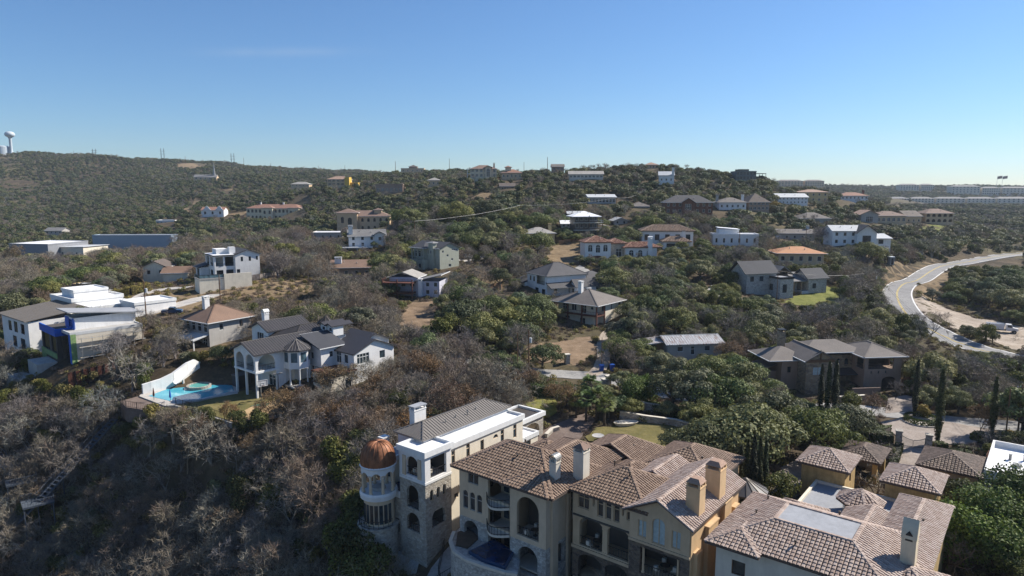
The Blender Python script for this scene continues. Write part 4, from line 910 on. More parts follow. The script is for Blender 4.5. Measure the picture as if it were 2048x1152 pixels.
mb = MB(); cc = q(398, 775); mb.lathe([(2.3, TZ - .2), (2.3, TZ + .55), (1.9, TZ + .55), (1.9, TZ + .4), (0, TZ + .4)], 20, cc.x, cc.y); PT.part('spa', mb, 'limestone'); mb = MB(); mb.lathe([(1.88, TZ + .43), (0, TZ + .43)], 20, cc.x, cc.y); PT.part('spa_water', mb, plain('spa_green', (.12, .38, .34), .1, var=.1))
mb = MB(); ed = [q(340, 802.5), q(402, 799), q(470, 783)]
for a_, b_ in zip(ed[:-1], ed[1:]): mb.bar(a_ + Vector((0, 0, .06)), b_ + Vector((0, 0, .06)), .5, .12)
PT.part('coping', mb, 'pale_roof')
PT.sight(285, 755, 475, 812); SIGHT[-1] = (285, 740, 480, 812, 130); LANDMARK.append((-62, 125, 'the turquoise pool'))
SL = House('pool_slide', 'white curving water slide over rockwork beside the turquoise pool', 'slide', 0, 0, 0, 0)
sp = [at_y(352, 768, 131), at_y(366, 757, 133), at_y(383, 741, 136), at_y(391, 728, 138), at_y(396, 728, 139)]
mb = MB()
for a_, b_ in zip(sp[:-1], sp[1:]):
    for s_, up in ((-.45, .35), (0, 0), (.45, .35)):
        pass
for i in range(len(sp) - 1):
    a_, b_ = sp[i], sp[i + 1]; sd = (b_ - a_).cross(Vector((0, 0, 1))).normalized()
    prof = [(-.6, .5), (-.45, .1), (0, 0), (.45, .1), (.6, .5)]
    for (s0, h0), (s1, h1) in zip(prof[:-1], prof[1:]): mb.face([a_ + sd * s0 + Vector((0, 0, h0)), a_ + sd * s1 + Vector((0, 0, h1)), b_ + sd * s1 + Vector((0, 0, h1)), b_ + sd * s0 + Vector((0, 0, h0))])
SL.part('chute', mb, 'white_roof'); mb = MB()
for p in sp[1:]: mb.bar((p.x, p.y, p.z - 3.5), p, .3)
SL.part('support', mb, 'white_trim')
wl = House('white_garden_wall', 'white rendered garden wall curving down to the pool', 'wall', 0, 0, 0, 0)
mb = MB(); wp = [at_y(284, 769, 127.5), at_y(300, 764, 128.5), at_y(320, 758, 130), at_y(345, 746, 132), at_y(372, 726, 135), at_y(388, 719, 137), at_y(397, 724, 138)]
for a_, b_ in zip(wp[:-1], wp[1:]):
    nn = (b_ - a_).cross(Vector((0, 0, 1))).normalized() * .3; T8 = [a_ - nn, b_ - nn, b_ + nn, a_ + nn]; P8 = [p - Vector((0, 0, 4.5)) for p in T8]; mb.face(T8)
    for i in range(4): mb.face([P8[i], P8[(i + 1) % 4], T8[(i + 1) % 4], T8[i]])
wl.part('wall_panel', mb, 'white_stucco')
rk = House('pool_rockwork', 'grey stacked rockwork under the white slide', 'rocks', *q(405, 755)[:2], TZ, 0)
rr = random.Random(4)
for i in range(26):
    mb = MB(); s_ = rr.uniform(.5, 1.1); x, y = rr.uniform(-4, 5), rr.uniform(0, 3.5); z = rr.uniform(0, .6) + y * .35
    mb.lathe([(s_ * rr.uniform(.7, 1), z - .4), (s_ * rr.uniform(.9, 1.1), z + .1), (s_ * rr.uniform(.5, .8), z + .6), (0, z + .7)], 6, x, y); rk.part('rock', mb, plain('rock_grey', (.22, .20, .18), .95, var=.4, scale=2))
lawn_poly = [q(352, 810), q(402, 801), q(480, 782), q(520, 772), q(560, 783), q(548, 800), q(512, 808), q(455, 838), q(395, 823)]
patch('pool_lawn', [p[:2] for p in lawn_poly], 'turf_olive', z=TZ - .1, skirt=6)
court_poly = [q(455, 838), q(512, 808), q(548, 800), q(575, 812), q(562, 828), q(470, 846)]
patch('sport_court', [p[:2] for p in court_poly], 'sport_tan', z=TZ - .06, skirt=6)
patch('court_key', [q(500, 812)[:2], q(512, 808)[:2], q(540, 805)[:2], q(532, 812)[:2]], 'sport_green', z=TZ - .02, skirt=.02, keep=False)
rw = House('retaining_wall', 'tall concrete retaining wall under the lawn and sport court', 'wall', 0, 0, 0, 0)
edge = [q(330, 812), q(352, 811), q(395, 824), q(468, 847), q(500, 843), q(562, 829)]
mb = MB()
for a_, b_ in zip(edge[:-1], edge[1:]):
    nn = (b_ - a_).cross(Vector((0, 0, 1))).normalized() * .35; mb.face([a_ + nn + Vector((0, 0, .15)), b_ + nn + Vector((0, 0, .15)), b_ + nn - Vector((0, 0, 11)), a_ + nn - Vector((0, 0, 11))]); mb.face([a_ + nn + Vector((0, 0, .15)), a_ + Vector((0, 0, .15)), b_ + Vector((0, 0, .15)), b_ + nn + Vector((0, 0, .15))])
rw.part('wall_face', mb, 'concrete')
def fence(name, label, pts, h, mat='dark_metal', step=2.2, bars=.45, cat='fence', mesh=None, group=None):
    o = House(name, label, cat, 0, 0, 0, 0)
    if group: o.o['group'] = group
    for a_, b_ in zip(pts[:-1], pts[1:]):
        a_, b_ = Vector(a_), Vector(b_); L = (b_ - a_).length; n = max(1, int(L / step)); U = Vector((0, 0, 1))
        for i in range(n):
            m_ = MB(); p = a_.lerp(b_, i / n); m_.bar(p, p + U * h, .08); o.part('post', m_, mat)
        m_ = MB(); m_.bar(a_ + U * (h - .06), b_ + U * (h - .06), .05); m_.bar(a_ + U * .15, b_ + U * .15, .05); o.part('rail', m_, mat)
        m_ = MB(); k = int(L / bars)
        for i in range(k): p = a_.lerp(b_, (i + .5) / k); m_.bar(p + U * .15, p + U * (h - .06), .028)
        x = o.part('pickets', m_, mat, kind='stuff')
    return o
fence('terrace_fence', 'black metal fence along the lawn edge above the retaining wall', [p + Vector((0, 0, .1)) for p in edge[1:]], 1.3)
KEEP.append([tuple(p[:2]) for p in edge])
dkp = [q(240, 800), q(278, 790), q(330, 812), q(318, 822), q(252, 812)]
dk_ = House('wooden_terrace', 'brown paved overlook terrace beyond the pool edge', 'terrace', 0, 0, 0, 0); mb = MB(); mb.prism([p[:2] for p in dkp], TZ - 3, TZ - .2); dk_.part('floor', mb, 'paver_brown'); KEEP.append([tuple(p[:2]) for p in dkp])
fence('overlook_fence', 'black metal fence round the overlook terrace by the pool', [p + Vector((0, 0, -.2)) for p in (dkp[1], dkp[0], dkp[4], dkp[3], dkp[2])], 1.2)
for lab, (u, v), c in (('closed dark red parasol on the overlook terrace', (308, 800), 'rust_metal'), ('closed blue striped parasol at the pool corner', (341, 803), 'blue_wrap')):
    p = q(u, v); um = House('closed_parasol', lab, 'parasol', p.x, p.y, TZ - .15, 0); mb = MB(); mb.lathe([(.25, 0), (.25, .1), (.04, .12), (.04, 2.3)], 8); um.part('pole', mb, 'dark_metal'); mb = MB(); mb.lathe([(.12, .9), (.2, 1.0), (.14, 1.8), (.05, 2.5), (0, 2.55)], 8); um.part('canopy', mb, c)
p = q(523, 800); BH = House('basketball_hoop', 'white basketball hoop and backboard on tall pole by the sport court', 'basketball hoop', p.x, p.y, TZ, 40)
mb = MB(); mb.bar((0, 0, -.2), (0, 0, 3.0), .16); mb.bar((0, 0, 3.0), (0, -.9, 3.3), .12); BH.part('pole', mb, 'grey_metal'); mb = MB(); mb.box(-.9, -1.0, 2.9, .9, -.94, 4.0); bd = BH.part('backboard', mb, 'pale_roof')
mb = MB()
for a0, b0 in (((-.92, 2.88), (.92, 2.88)), ((-.92, 4.02), (.92, 4.02)), ((-.92, 2.88), (-.92, 4.02)), ((.92, 2.88), (.92, 4.02)), ((-.3, 3.1), (.3, 3.1)), ((-.3, 3.55), (.3, 3.55)), ((-.3, 3.1), (-.3, 3.55)), ((.3, 3.1), (.3, 3.55))): mb.bar((a0[0], -1.02, a0[1]), (b0[0], -1.02, b0[1]), .06)
BH.part('marking', mb, 'white_trim', bd); mb = MB(); mb.tube([(.23 * math.cos(R(a)), -1.28 + .23 * math.sin(R(a)), 3.05) for a in range(0, 361, 30)], [.03] * 13, 4); BH.part('rim', mb, 'rust_metal'); SIGHT.append((505, 762, 532, 800, 122))
p = q(558, 795); CL = House('court_light', 'tall double-headed court floodlight beside the hoop', 'floodlight', p.x, p.y, TZ, 30); mb = MB(); mb.bar((0, 0, -.3), (0, 0, 4.6), .1); mb.bar((-.7, 0, 4.6), (.7, 0, 4.6), .08); CL.part('pole', mb, 'dark_metal')
for s_ in (-.6, .6): mb = MB(); mb.box(s_ - .28, -.2, 4.62, s_ + .28, .2, 4.8); CL.part('lamp_head', mb, 'grey_metal')
p = q(478, 776); SH = House('pool_shed', 'dark grey pool equipment shed under the arched porch', 'shed', p.x, p.y, TZ, 50); SH.block(0, 0, 2.6, 2.6, -.5, 2.3, plain('charcoal_paint', (.05, .05, .052), .8)); SH.shed(0, 0, 2.6, 2.6, 2.35, 2.5, 'dark_metal_roof', 'l', .1)

# --- brown-roofed house
BR = House('brown_roof_house', 'grey house with tawny shingle hip roof and white lean-to porch', 'house', -66.3, 146.6, -35, 56)
BR.block(0, 0, 10.7, 9.8, -2, 7.0, 'grey_stucco', dict(f=[('w', 3, 4.6, 1.0, 1.5), ('w', 8, 4.6, 1.0, 1.5)], l=win_row(4, 1.6, 8.4, 4.4, 1.4, 1.9) + win_row(3, 2, 8, .8, 1.6, 2.2)), lid=False); BR.hip(0, 0, 10.7, 9.8, 7.0, .52, .7, 'shingle_brown', cap='shingle_brown')
BR.shed(-3.4, .5, 0, 9.6, 3.3, 4.1, 'pale_roof', 'l', .2, seam=('white_trim', .5)); BR.columns([(-3.3, .8), (-3.3, 3.7), (-3.3, 6.6), (-3.3, 9.4)], -1.5, 3.2, .12, 'white_trim', True); BR.slab(-3.4, .5, 0, 9.6, -1.5, .3, 'concrete', 'porch_floor')
BR.chimney(3.6, 6.4, 7, 11.6, 1.2, 1.0, 'white_stucco', 'flat', 'white_trim'); BR.sight(375, 600, 500, 690); BR.mark('the brown-roofed house')
# --- house under construction, wrapped in blue
CN = House('unfinished_house', 'modern house under construction wrapped in blue and green membrane', 'house', -91.2, 138.1, -37.5, 48)
CN.block(0, 0, 14, 6, -1, 8.4, 'pale_stucco', dict(f=[('w', 10, 5.2, 1.4, 1.4)]), sides='frb'); CN.flat(0, 0, 14, 6, 8.45, .25, 'pale_roof', 'concrete', .25, .05)
mb = MB(); mb.box(-.06, .0, -1.0, .0, 1.1, 8.3); CN.part('blue_membrane', mb, 'blue_wrap'); mb = MB(); mb.box(.0, -.06, 1.2, 1.0, .0, 8.3); CN.part('green_membrane', mb, 'green_wrap'); mb = MB(); mb.box(.0, -.08, -.6, 1.2, -.005, 1.2); CN.part('blue_membrane', mb, 'blue_wrap')
CN.block(2.0, 4.0, 14.0, 10, 8.3, 11.0, 'white_stucco', dict(l=[('w', 3.6, 8.7, 4.6, 1.9, dict(frame='blue_wrap', nv=6, fw=.2))]), lid=False, keep=False); CN.shed(1.2, 3.6, 15, 10.5, 10.9, 12.6, 'grey_roof', 'r', .5)
mb = MB(); mb.box(1.9, 4.0, 8.5, 1.98, 4.9, 10.9); mb.box(1.9, 7.4, 8.5, 1.98, 10, 10.9); CN.part('blue_membrane', mb, 'blue_wrap')
CN.block(-1.0, 6.0, 6, 17, -1, 8.2, 'interior', dict(l=[('v', 3.2, 3.6, 5.0, 3.6), ('v', 8.8, 3.6, 3.4, 3.6)]), lid=True, t=.3)
mb = MB(); mb.box(-1.3, 5.8, 7.3, -1.02, 17.2, 8.9); mb.box(-1.3, 5.6, 7.3, 3, 5.8, 8.9); CN.part('blue_fascia', mb, 'blue_wrap'); mb = MB(); mb.box(-1.2, 14, -1, -1.02, 17.2, 3.6); mb.box(-1.2, 6.2, 2.4, -1.02, 14, 3.5); CN.part('green_membrane', mb, 'green_wrap')
mb = MB()
for i in range(16): mb.bar((-.6, 6.6 + .62 * i, 3.6), (-.6, 6.6 + .62 * i, 7.3), .1)
CN.part('timber_studs', mb, plain('raw_timber', (.30, .22, .10), .9), kind='stuff')
mb = MB(); mb.box(-5, 5.5, -2.5, -1.3, 12.5, 2.0); CN.part('concrete_balcony', mb, 'concrete'); mb = MB(); mb.box(-8.5, 6.5, -4.5, -4.8, 14.5, -1.0); mb.box(-8.8, 6.2, -1.6, -8.4, 14.8, -.4); mb.box(-8.8, 6.2, -1.6, -4.8, 6.6, -.4); CN.part('concrete_terrace', mb, 'concrete')
SC_ = House('scaffold', 'steel pipe scaffold standing against the unfinished white wall', 'scaffold', -91.2, 138.1, -37.5, 48)
for i in range(7):
    mb = MB(); mb.bar((1.6 + 2.0 * i, -1.3, -1.5), (1.6 + 2.0 * i, -1.3, 7.6), .09); SC_.part('upright', mb, 'grey_metal')
for z in (1.2, 3.4, 5.6, 7.4):
    mb = MB(); mb.bar((1.2, -1.3, z), (14, -1.3, z), .1); SC_.part('ledger', mb, 'pale_roof'); mb = MB(); mb.box(1.3, -1.2, z - .1, 14, -.5, z - .02); SC_.part('plank_deck', mb, 'raw_timber')
for i in range(6): mb = MB(); mb.bar((1.6 + 2 * i, -1.32, 1.2 if i % 2 else 3.4), (3.6 + 2 * i, -1.32, 3.4 if i % 2 else 1.2), .06); SC_.part('brace', mb, 'grey_metal')
RWL = House('rust_retaining_wall', 'row of rusty steel panels retaining the bank below the scaffold', 'wall', *at_y(137, 765, 131)[:2], -38.0, 46)
for i in range(9):
    mb = MB(); mb.box(i * 1.3, 0, -.5, i * 1.3 + 1.2, .25, 2.6 + .1 * i); RWL.part('panel', mb, 'rust_metal'); mb = MB(); mb.box(i * 1.3 + 1.15, -.15, -.5, i * 1.3 + 1.35, .2, 2.9 + .1 * i); RWL.part('post', mb, 'dark_metal')
CN.sight(35, 618, 280, 745); CN.mark('the blue-wrapped house'); SIGHT.append((35, 690, 140, 755, 134)); SIGHT.append((140, 740, 222, 760, 131))
# --- white compound at the left edge
WC = House('white_compound', 'white modern house with dark metal roof at the photo edge beside the unfinished house', 'house', -110.4, 153, -37, 52, frame='black_trim')
WC.block(0, 0, 13, 18, -2, 7.6, 'white_stucco', dict(l=[('v', 14, 4.3, 2.6, 2.4, VOID), ('w', 9.5, 4.2, 2.4, 2.6), ('w', 5.5, 4.2, 2.2, 2.4), ('w', 13.5, .6, 3.0, 2.6), ('w', 8, .6, 2.6, 2.6)])); WC.shed(-.4, 0, 12, 18, 7.9, 9.6, 'taupe_metal', 'l', .4, seam=('taupe_metal', .6))
WC.block(12, 8, 24, 22, -2, 10.2, 'white_stucco'); WC.flat(12, 8, 24, 22, 10.2, .5, 'white_trim', 'white_roof'); WC.block(14, 12, 22, 20, 10, 12.0, 'white_stucco', keep=False); WC.flat(14, 12, 22, 20, 12, .3, 'white_trim', 'white_roof'); WC.block(13, 0, 24, 8, -2, 9.0, 'white_stucco'); WC.flat(13, 0, 24, 8, 9.0, .4, 'white_trim', 'white_roof'); WC.block(20, -8, 30, 0, 2, 10.0, 'white_stucco'); WC.flat(20, -8, 30, 0, 10.0, .35, 'white_trim', 'white_roof')
WC.sight(0, 596, 130, 690); WC.mark('the white compound')
# --- three-storey white modern house
T3 = House('white_terrace_house', 'tall white modern house with dark balconies above the dry field', 'house', -85.5, 210, -26.5, 38, frame='black_trim')
T3.block(0, 0, 7.4, 10.5, -3, 7.4, 'white_stucco', dict(f=[('w', 2.0, 5.2, .7, 1.4), ('w', 4.4, 5.2, .7, 1.4), ('w', 6.6, 5.4, .6, 1.2), ('w', .8, 1.2, 1.0, 1.6)]), gables=dict(f=1.4), lid=False)
T3.gable(0, 0, 7.4, 10.5, 7.4, .38, .4, 'shingle_dark', axis='y')
T3.block(-6, .6, 0, 10.5, -3, 7.2, 'white_stucco', dict(f=[('v', 1.5, 3.9, 2.2, 2.9, VOID), ('v', 4.4, 3.9, 2.6, 2.9, VOID), ('w', 1.5, .2, 2.0, 2.6), ('w', 4.4, .2, 2.2, 2.6)], l=[('v', 2.4, 3.9, 3.2, 2.9, VOID), ('v', 6.6, 3.9, 3.4, 2.9, VOID), ('w', 2.4, .2, 2.8, 2.6), ('w', 6.6, .2, 2.8, 2.6)]), lid=False, t=.45)
T3.slab(-5.8, .8, 0, 10.3, 3.5, 3.8, 'white_stucco'); T3.slab(-3.4, .9, -3.2, 10.2, 0, 7.0, 'grey_stucco', 'inner_wall'); T3.slab(-6.5, .1, .2, 10.9, 7.15, 7.4, 'black_trim', 'roof_edge'); T3.slab(-6.3, .3, .1, 10.7, 7.4, 7.46, 'white_roof', 'roof')
T3.block(-4.4, 4, -1, 8.5, 7.4, 9.0, 'white_stucco', keep=False); T3.block(-1.0, 2.2, .8, 4.0, 7.4, 9.6, 'white_stucco', keep=False)
T3.block(-8.6, 7, -6, 12.5, -3, 3.4, 'white_stucco', dict(l=[('v', 2.6, 0, 3.2, 2.9)])); T3.shed(-9, 6.8, -5.8, 12.8, 3.4, 4.6, 'shingle_dark', 'l', .3)
bt = at_y(400, 584, 187); WTR = House('white_terrace_wall', 'white walled terrace with dark railing below the tall white modern house', 'terrace', bt.x, bt.y, bt.z, 36)
WTR.block(0, 0, 10.5, 6, -3, 3.3, 'warm_white'); WTR.slab(-.1, -.1, 10.6, 6.1, 3.3, 3.6, 'grey_stucco', 'terrace_floor'); WTR.rail([(0, 6), (0, 0), (6.5, 0)], 3.6, 1.0, 'dark_metal', glassy='sky_glass'); WTR.block(6.5, -.3, 14, 0, -3, 4.6, 'warm_white'); SIGHT.append((374, 550, 482, 584, 188))
T3.sight(375, 485, 525, 585); T3.mark('the tall white modern house')
# --- sage green house
GH = House('sage_house', 'sage green house with dark roof, corner tower and long balcony', 'house', -24.0, 226, -26.5, 46)
GH.block(0, 0, 8.5, 7.5, -3, 8.0, 'sage_paint', dict(f=[('w', 1.4, 6.4, .8, .8), ('w', 3.4, 5.0, .8, .8), ('w', 5.4, 3.6, .8, .8), ('w', 6.6, 7.0, 2.6, .5), ('w', 4.4, 1.5, 1.2, 1.0)], l=[('w', 1.6, 5.6, 1, 1.6), ('w', 1.6, 2.0, 1, 1.6)]), gables=dict(f=1.8), lid=False); GH.gable(0, 0, 8.5, 14, 8.0, .42, .5, 'shingle_dark', axis='y')
GH.block(-.8, 2.5, .8, 5.0, -3, 9.8, 'sage_paint', dict(l=[('w', 1.2, 6, .7, 1.2)])); GH.hip(-.8, 2.5, .8, 5, 9.8, .4, .3, 'shingle_grey')
GH.block(0, 7.5, 8.5, 14, -3, 8, 'sage_paint', dict(l=win_row(3, 1.4, 5, 4.6, 1.2, 2.0) + win_row(3, 1.4, 5, 1.0, 1.0, 1.4)), lid=False); GH.hip(-2.4, 5.4, 5, 12.5, 8.0, .42, .4, 'shingle_dark', axis='x')
GH.block(-3.2, 5.2, 0, 13, -3, 3.9, 'sage_paint', dict(l=win_row(3, 1.5, 6.3, 1.2, 1.0, 1.6))); GH.rail([(0, 13), (-3.2, 13), (-3.2, 5.2), (0, 5.2)], 3.9, 1.0, 'sage_paint', step=1.0); GH.columns([(-2.2, 6), (-2.2, 9), (-2.2, 12)], 3.9, 8, .18, 'sage_paint', True)
GH.sight(828, 472, 930, 545); GH.mark('the sage green house')
# --- hip-roofed house with red-posted decks
HH = House('hip_roof_house', 'white two-storey house with grey hip roof and red-brown corner decks', 'house', 22.5, 178.5, -36.2, 50.8)
HH.block(1.4, 1.6, 13.3, 13.4, -2, 6.7, 'warm_white', dict(l=[('d', 2.2, 3.6, 1.6, 2.2), ('w', 5.2, 4.0, 1.6, 1.8), ('d', 8.4, 3.6, 1.6, 2.2), ('a', 11, 4.8, .9, .9), ('d', 3, .2, 1.6, 2.2), ('w', 8, .7, 1.8, 1.6)], f=[('w', 5.4, 4.4, .8, 1.6), ('w', 10.5, 4.6, 1.3, 1.4)]), sides='frbl', lid=False)
HH.block(4.2, 0, 13.3, 1.6, -2, 6.7, 'warm_white', dict(f=[('w', 3.4, 4.4, .7, 1.5), ('w', 7.6, 4.6, 1.3, 1.5)], l=[('w', .8, 4.2, .8, 1.6)]), lid=False, sides='frl'); HH.hip(0, 0, 13.3, 14.4, 6.7, .42, .9, 'shingle_taupe', cap='shingle_taupe')
HH.slab(0, 0, 4.2, 14, 3.2, 3.45, 'red_deck', 'deck'); HH.rail([(4.2, 0), (0, 0), (0, 14)], 3.45, 1.0, 'red_deck', step=.5); HH.columns([(.1, .1), (.1, 4.8), (.1, 9.4), (.1, 13.8), (4.1, .1)], -2.5, 6.6, .16, 'red_deck', True)
HH.chimney(4.6, 8.2, 7, 11.8, 1.1, 1.1, 'white_stucco', 'flat', 'white_trim'); mb = MB()
for i in range(4): mb.box(6.2 + .5 * i, 6.9, 9.4, 6.5 + .5 * i, 7.4, 9.85)
HH.part('skylight', mb, 'pale_roof', kind='stuff'); HH.sight(1112, 572, 1246, 655); HH.mark('the red-posted hip house')
# --- white house with charcoal roofs
CH = House('charcoal_roof_house', 'white farmhouse with large charcoal hip roof and upper balcony', 'house', 10.5, 203, -31.5, 28, frame='black_trim')
CH.block(0, 0, 14, 12, -2, 6.6, 'white_stucco', dict(l=[('v', 8.2, 3.6, 5.0, 2.7, VOID), ('w', 2, 4.2, 1, 1.5), ('w', 4.2, 4.2, 1, 1.5), ('w', 6, .6, 2, 1.8), ('w', 10, .6, 2, 1.8)], f=[('w', 3, 1, 1.2, 1.4), ('w', 9, 1.2, 2.4, 1.2)]), lid=False); CH.slab(1.6, .4, 1.8, 11.6, 0, 6.4, 'pale_stucco', 'inner_wall'); CH.slab(.2, .2, 13.8, 11.8, 3.2, 3.5, 'white_trim'); CH.hip(0, 0, 14, 12, 6.7, .52, .5, 'shingle_charcoal', axis='x', cap='shingle_charcoal')
CH.block(-1, 12, 9, 18.5, -2, 3.4, 'white_stucco', dict(l=[('w', 1.2, 1.0, .8, 1.4), ('w', 2.2, 1.0, .8, 1.4), ('w', 4.6, 1.0, 2.0, 1.2)])); CH.shed(-1.3, 12, 4, 18.9, 3.4, 5.2, 'shingle_dark', 'l', .2); CH.block(4, 12, 12, 17, 3, 6, 'white_stucco', dict(l=[('w', 2.5, 4, 1, 1.4)]), lid=False, keep=False); CH.hip(4, 10, 12, 17, 6, .5, .4, 'shingle_charcoal', axis='y')
CH.block(8, -4.2, 15, 0, -3, 3.4, 'white_stucco', dict(f=[('w', 2, .8, 1.2, 1.4)], l=[('w', 2.1, .8, 1.1, 1.8)]), gables=dict(l=2.0), lid=False); CH.gable(7.6, -4.2, 18, 0, 3.4, .9, .3, 'shingle_charcoal', axis='x'); CH.shed(0, -2.6, 8, 0, 3.2, 4.6, 'shingle_charcoal', 'f', .3)
CH.block(14, -1, 24, 9, -2, 4.2, 'white_stucco', dict(f=[('w', 3, 1.4, 1.4, 1.4)]), lid=False); CH.hip(13, -1, 24, 9, 4.3, .48, .4, 'shingle_charcoal', axis='x'); CH.block(4, -8, 16, -4.2, -5, .6, 'white_stucco')
CH.sight(1000, 510, 1165, 585); CH.mark('the charcoal-roofed white house')
# --- brown hip-roofed stone house at the right
BH2 = House('stone_gable_house', 'brown stucco house with stone gable, grey-brown hip roofs and open upper porch', 'house', 73.2, 138.0, -41.0, 6.0, frame='brown_stucco')
BH2.block(0, 0, 8.2, 10, -3, 7.4, 'brown_stucco', dict(f=[('v', 3.6, 4.5, 5.6, 2.2, dict(rail=.8)), ('sa', 5.6, 0, 3.2, 2.9, dict(glass='dark_door', nv=1, nh=1)), ('a', 1.6, 3.5, .4, .7), ('a', 3.2, 3.5, .4, .7), ('a', 4.8, 3.5, .4, .7)], l=[('v', 8.2, 4.4, 2.6, 2.2, dict(rail=.8)), ('w', 3.2, 4.6, 1, 1.4), ('w', 3.2, 1.4, .8, 1.4)], r=[('v', 2.2, 4.5, 3, 2.2, dict(rail=.8))]), lid=False, t=.35); BH2.slab(.3, .3, 8, 9.8, 4.1, 4.4, 'brown_stucco'); BH2.slab(.3, 5.2, 8, 5.4, 4.4, 7.2, 'interior', 'inner_wall'); BH2.hip(0, 0, 8.2, 10, 7.5, .40, .8, 'shingle_taupe', axis='y', cap='shingle_taupe')
BH2.block(-7, 4.5, 0, 11, -3, 6.6, 'gold_stone', dict(f=[('a', 2.2, 4.4, 1, 1.5), ('a', 4, 4.4, 1, 1.5), ('a', 5.8, 4.4, 1, 1.5), ('d', 4, .2, 1.6, 2.4)])); BH2.hip(-11, 4.0, 2, 12, 7.6, .40, .6, 'shingle_taupe', axis='x'); BH2.shed(-6.4, 2.0, -.2, 4.5, 3.0, 3.8, 'dark_metal_roof', 'f', .1)
BH2.block(-13, -.4, -7, 9, -3, 7.0, 'gold_stone', dict(f=[('w', 2.6, 3.7, 2.3, 1.7, dict(glass='curtain')), ('a', 3.2, .6, .7, 1.0)], l=[('w', 4, 3.8, 1, 1.4)]), gables=dict(f=2.0), lid=False); BH2.gable(-13, -.4, -7, 10, 7.0, .56, .6, 'shingle_taupe', axis='y', cap='shingle_taupe'); BH2.block(-16.5, 3, -13, 11, -3, 6.2, 'brown_stucco', dict(f=[('w', 1.7, 3.4, .9, 1.4)])); BH2.hip(-19, 3, -10, 12, 6.3, .40, .5, 'shingle_taupe', axis='x'); BH2.block(-22, 5, -16.5, 10, -3, 3.4, 'brown_stucco'); BH2.shed(-22.5, 5, -16.3, 10, 3.4, 5.0, 'shingle_taupe', 'l', .3)
mb = MB(); mb.box(-13.05, -.55, 6.4, -6.95, -.42, 7.0); mb.bar((-10, -.5, 7), (-10, -.5, 8.6), .2); BH2.part('gable_beam', mb, 'wood_brown'); BH2.chimney(-13.5, 9.5, 6, 11.4, 1.3, 1.1, 'gold_stone', 'flat')
BH2.block(-4.5, -3.4, 1.5, -3.0, -2, 1.6, 'brown_stucco'); BH2.sight(1530, 660, 1808, 780); BH2.mark('the stone gable house', -4, 6)
# --- low house with rusty tin roof in the trees
TN = House('tin_roof_house', 'low dark house with streaked rusty tin roof among the oaks', 'house', *at_y(1335, 712, 152)[:2], at_y(1335, 712, 152)[2], 8)
m_, nt, b = nodes_of('rusty_tin'); nt.links.new(ramp(nt, noise(nt, 1.4, 4, .7, stretch=(2.5, .25, 1)), [(.35, (.22, .10, .05)), (.5, (.45, .44, .43)), (.75, (.6, .6, .6))]), b.inputs['Base Color']); b.inputs['Metallic'].default_value = .4; b.inputs['Roughness'].default_value = .5
TN.block(0, 0, 13, 7, -2, 2.7, 'grey_stucco', dict(f=[('w', 3, .9, 1.4, 1.2), ('d', 6, .1, 1, 2), ('w', 9.5, .9, 1.4, 1.2)]), lid=False); TN.gable(0, 0, 13, 7, 2.8, .32, .6, 'rusty_tin', axis='x', seam=('pale_roof', .6)); TN.shed(-6, 1.5, 0, 7, 2.4, 3.1, 'rusty_tin', 'l', .3); TN.columns([(-5.8, 1.8), (-5.8, 6.7)], -2, 2.4, .12, 'wood_brown', True); TN.sight(1365, 676, 1445, 706); TN.mark('the tin-roofed house')
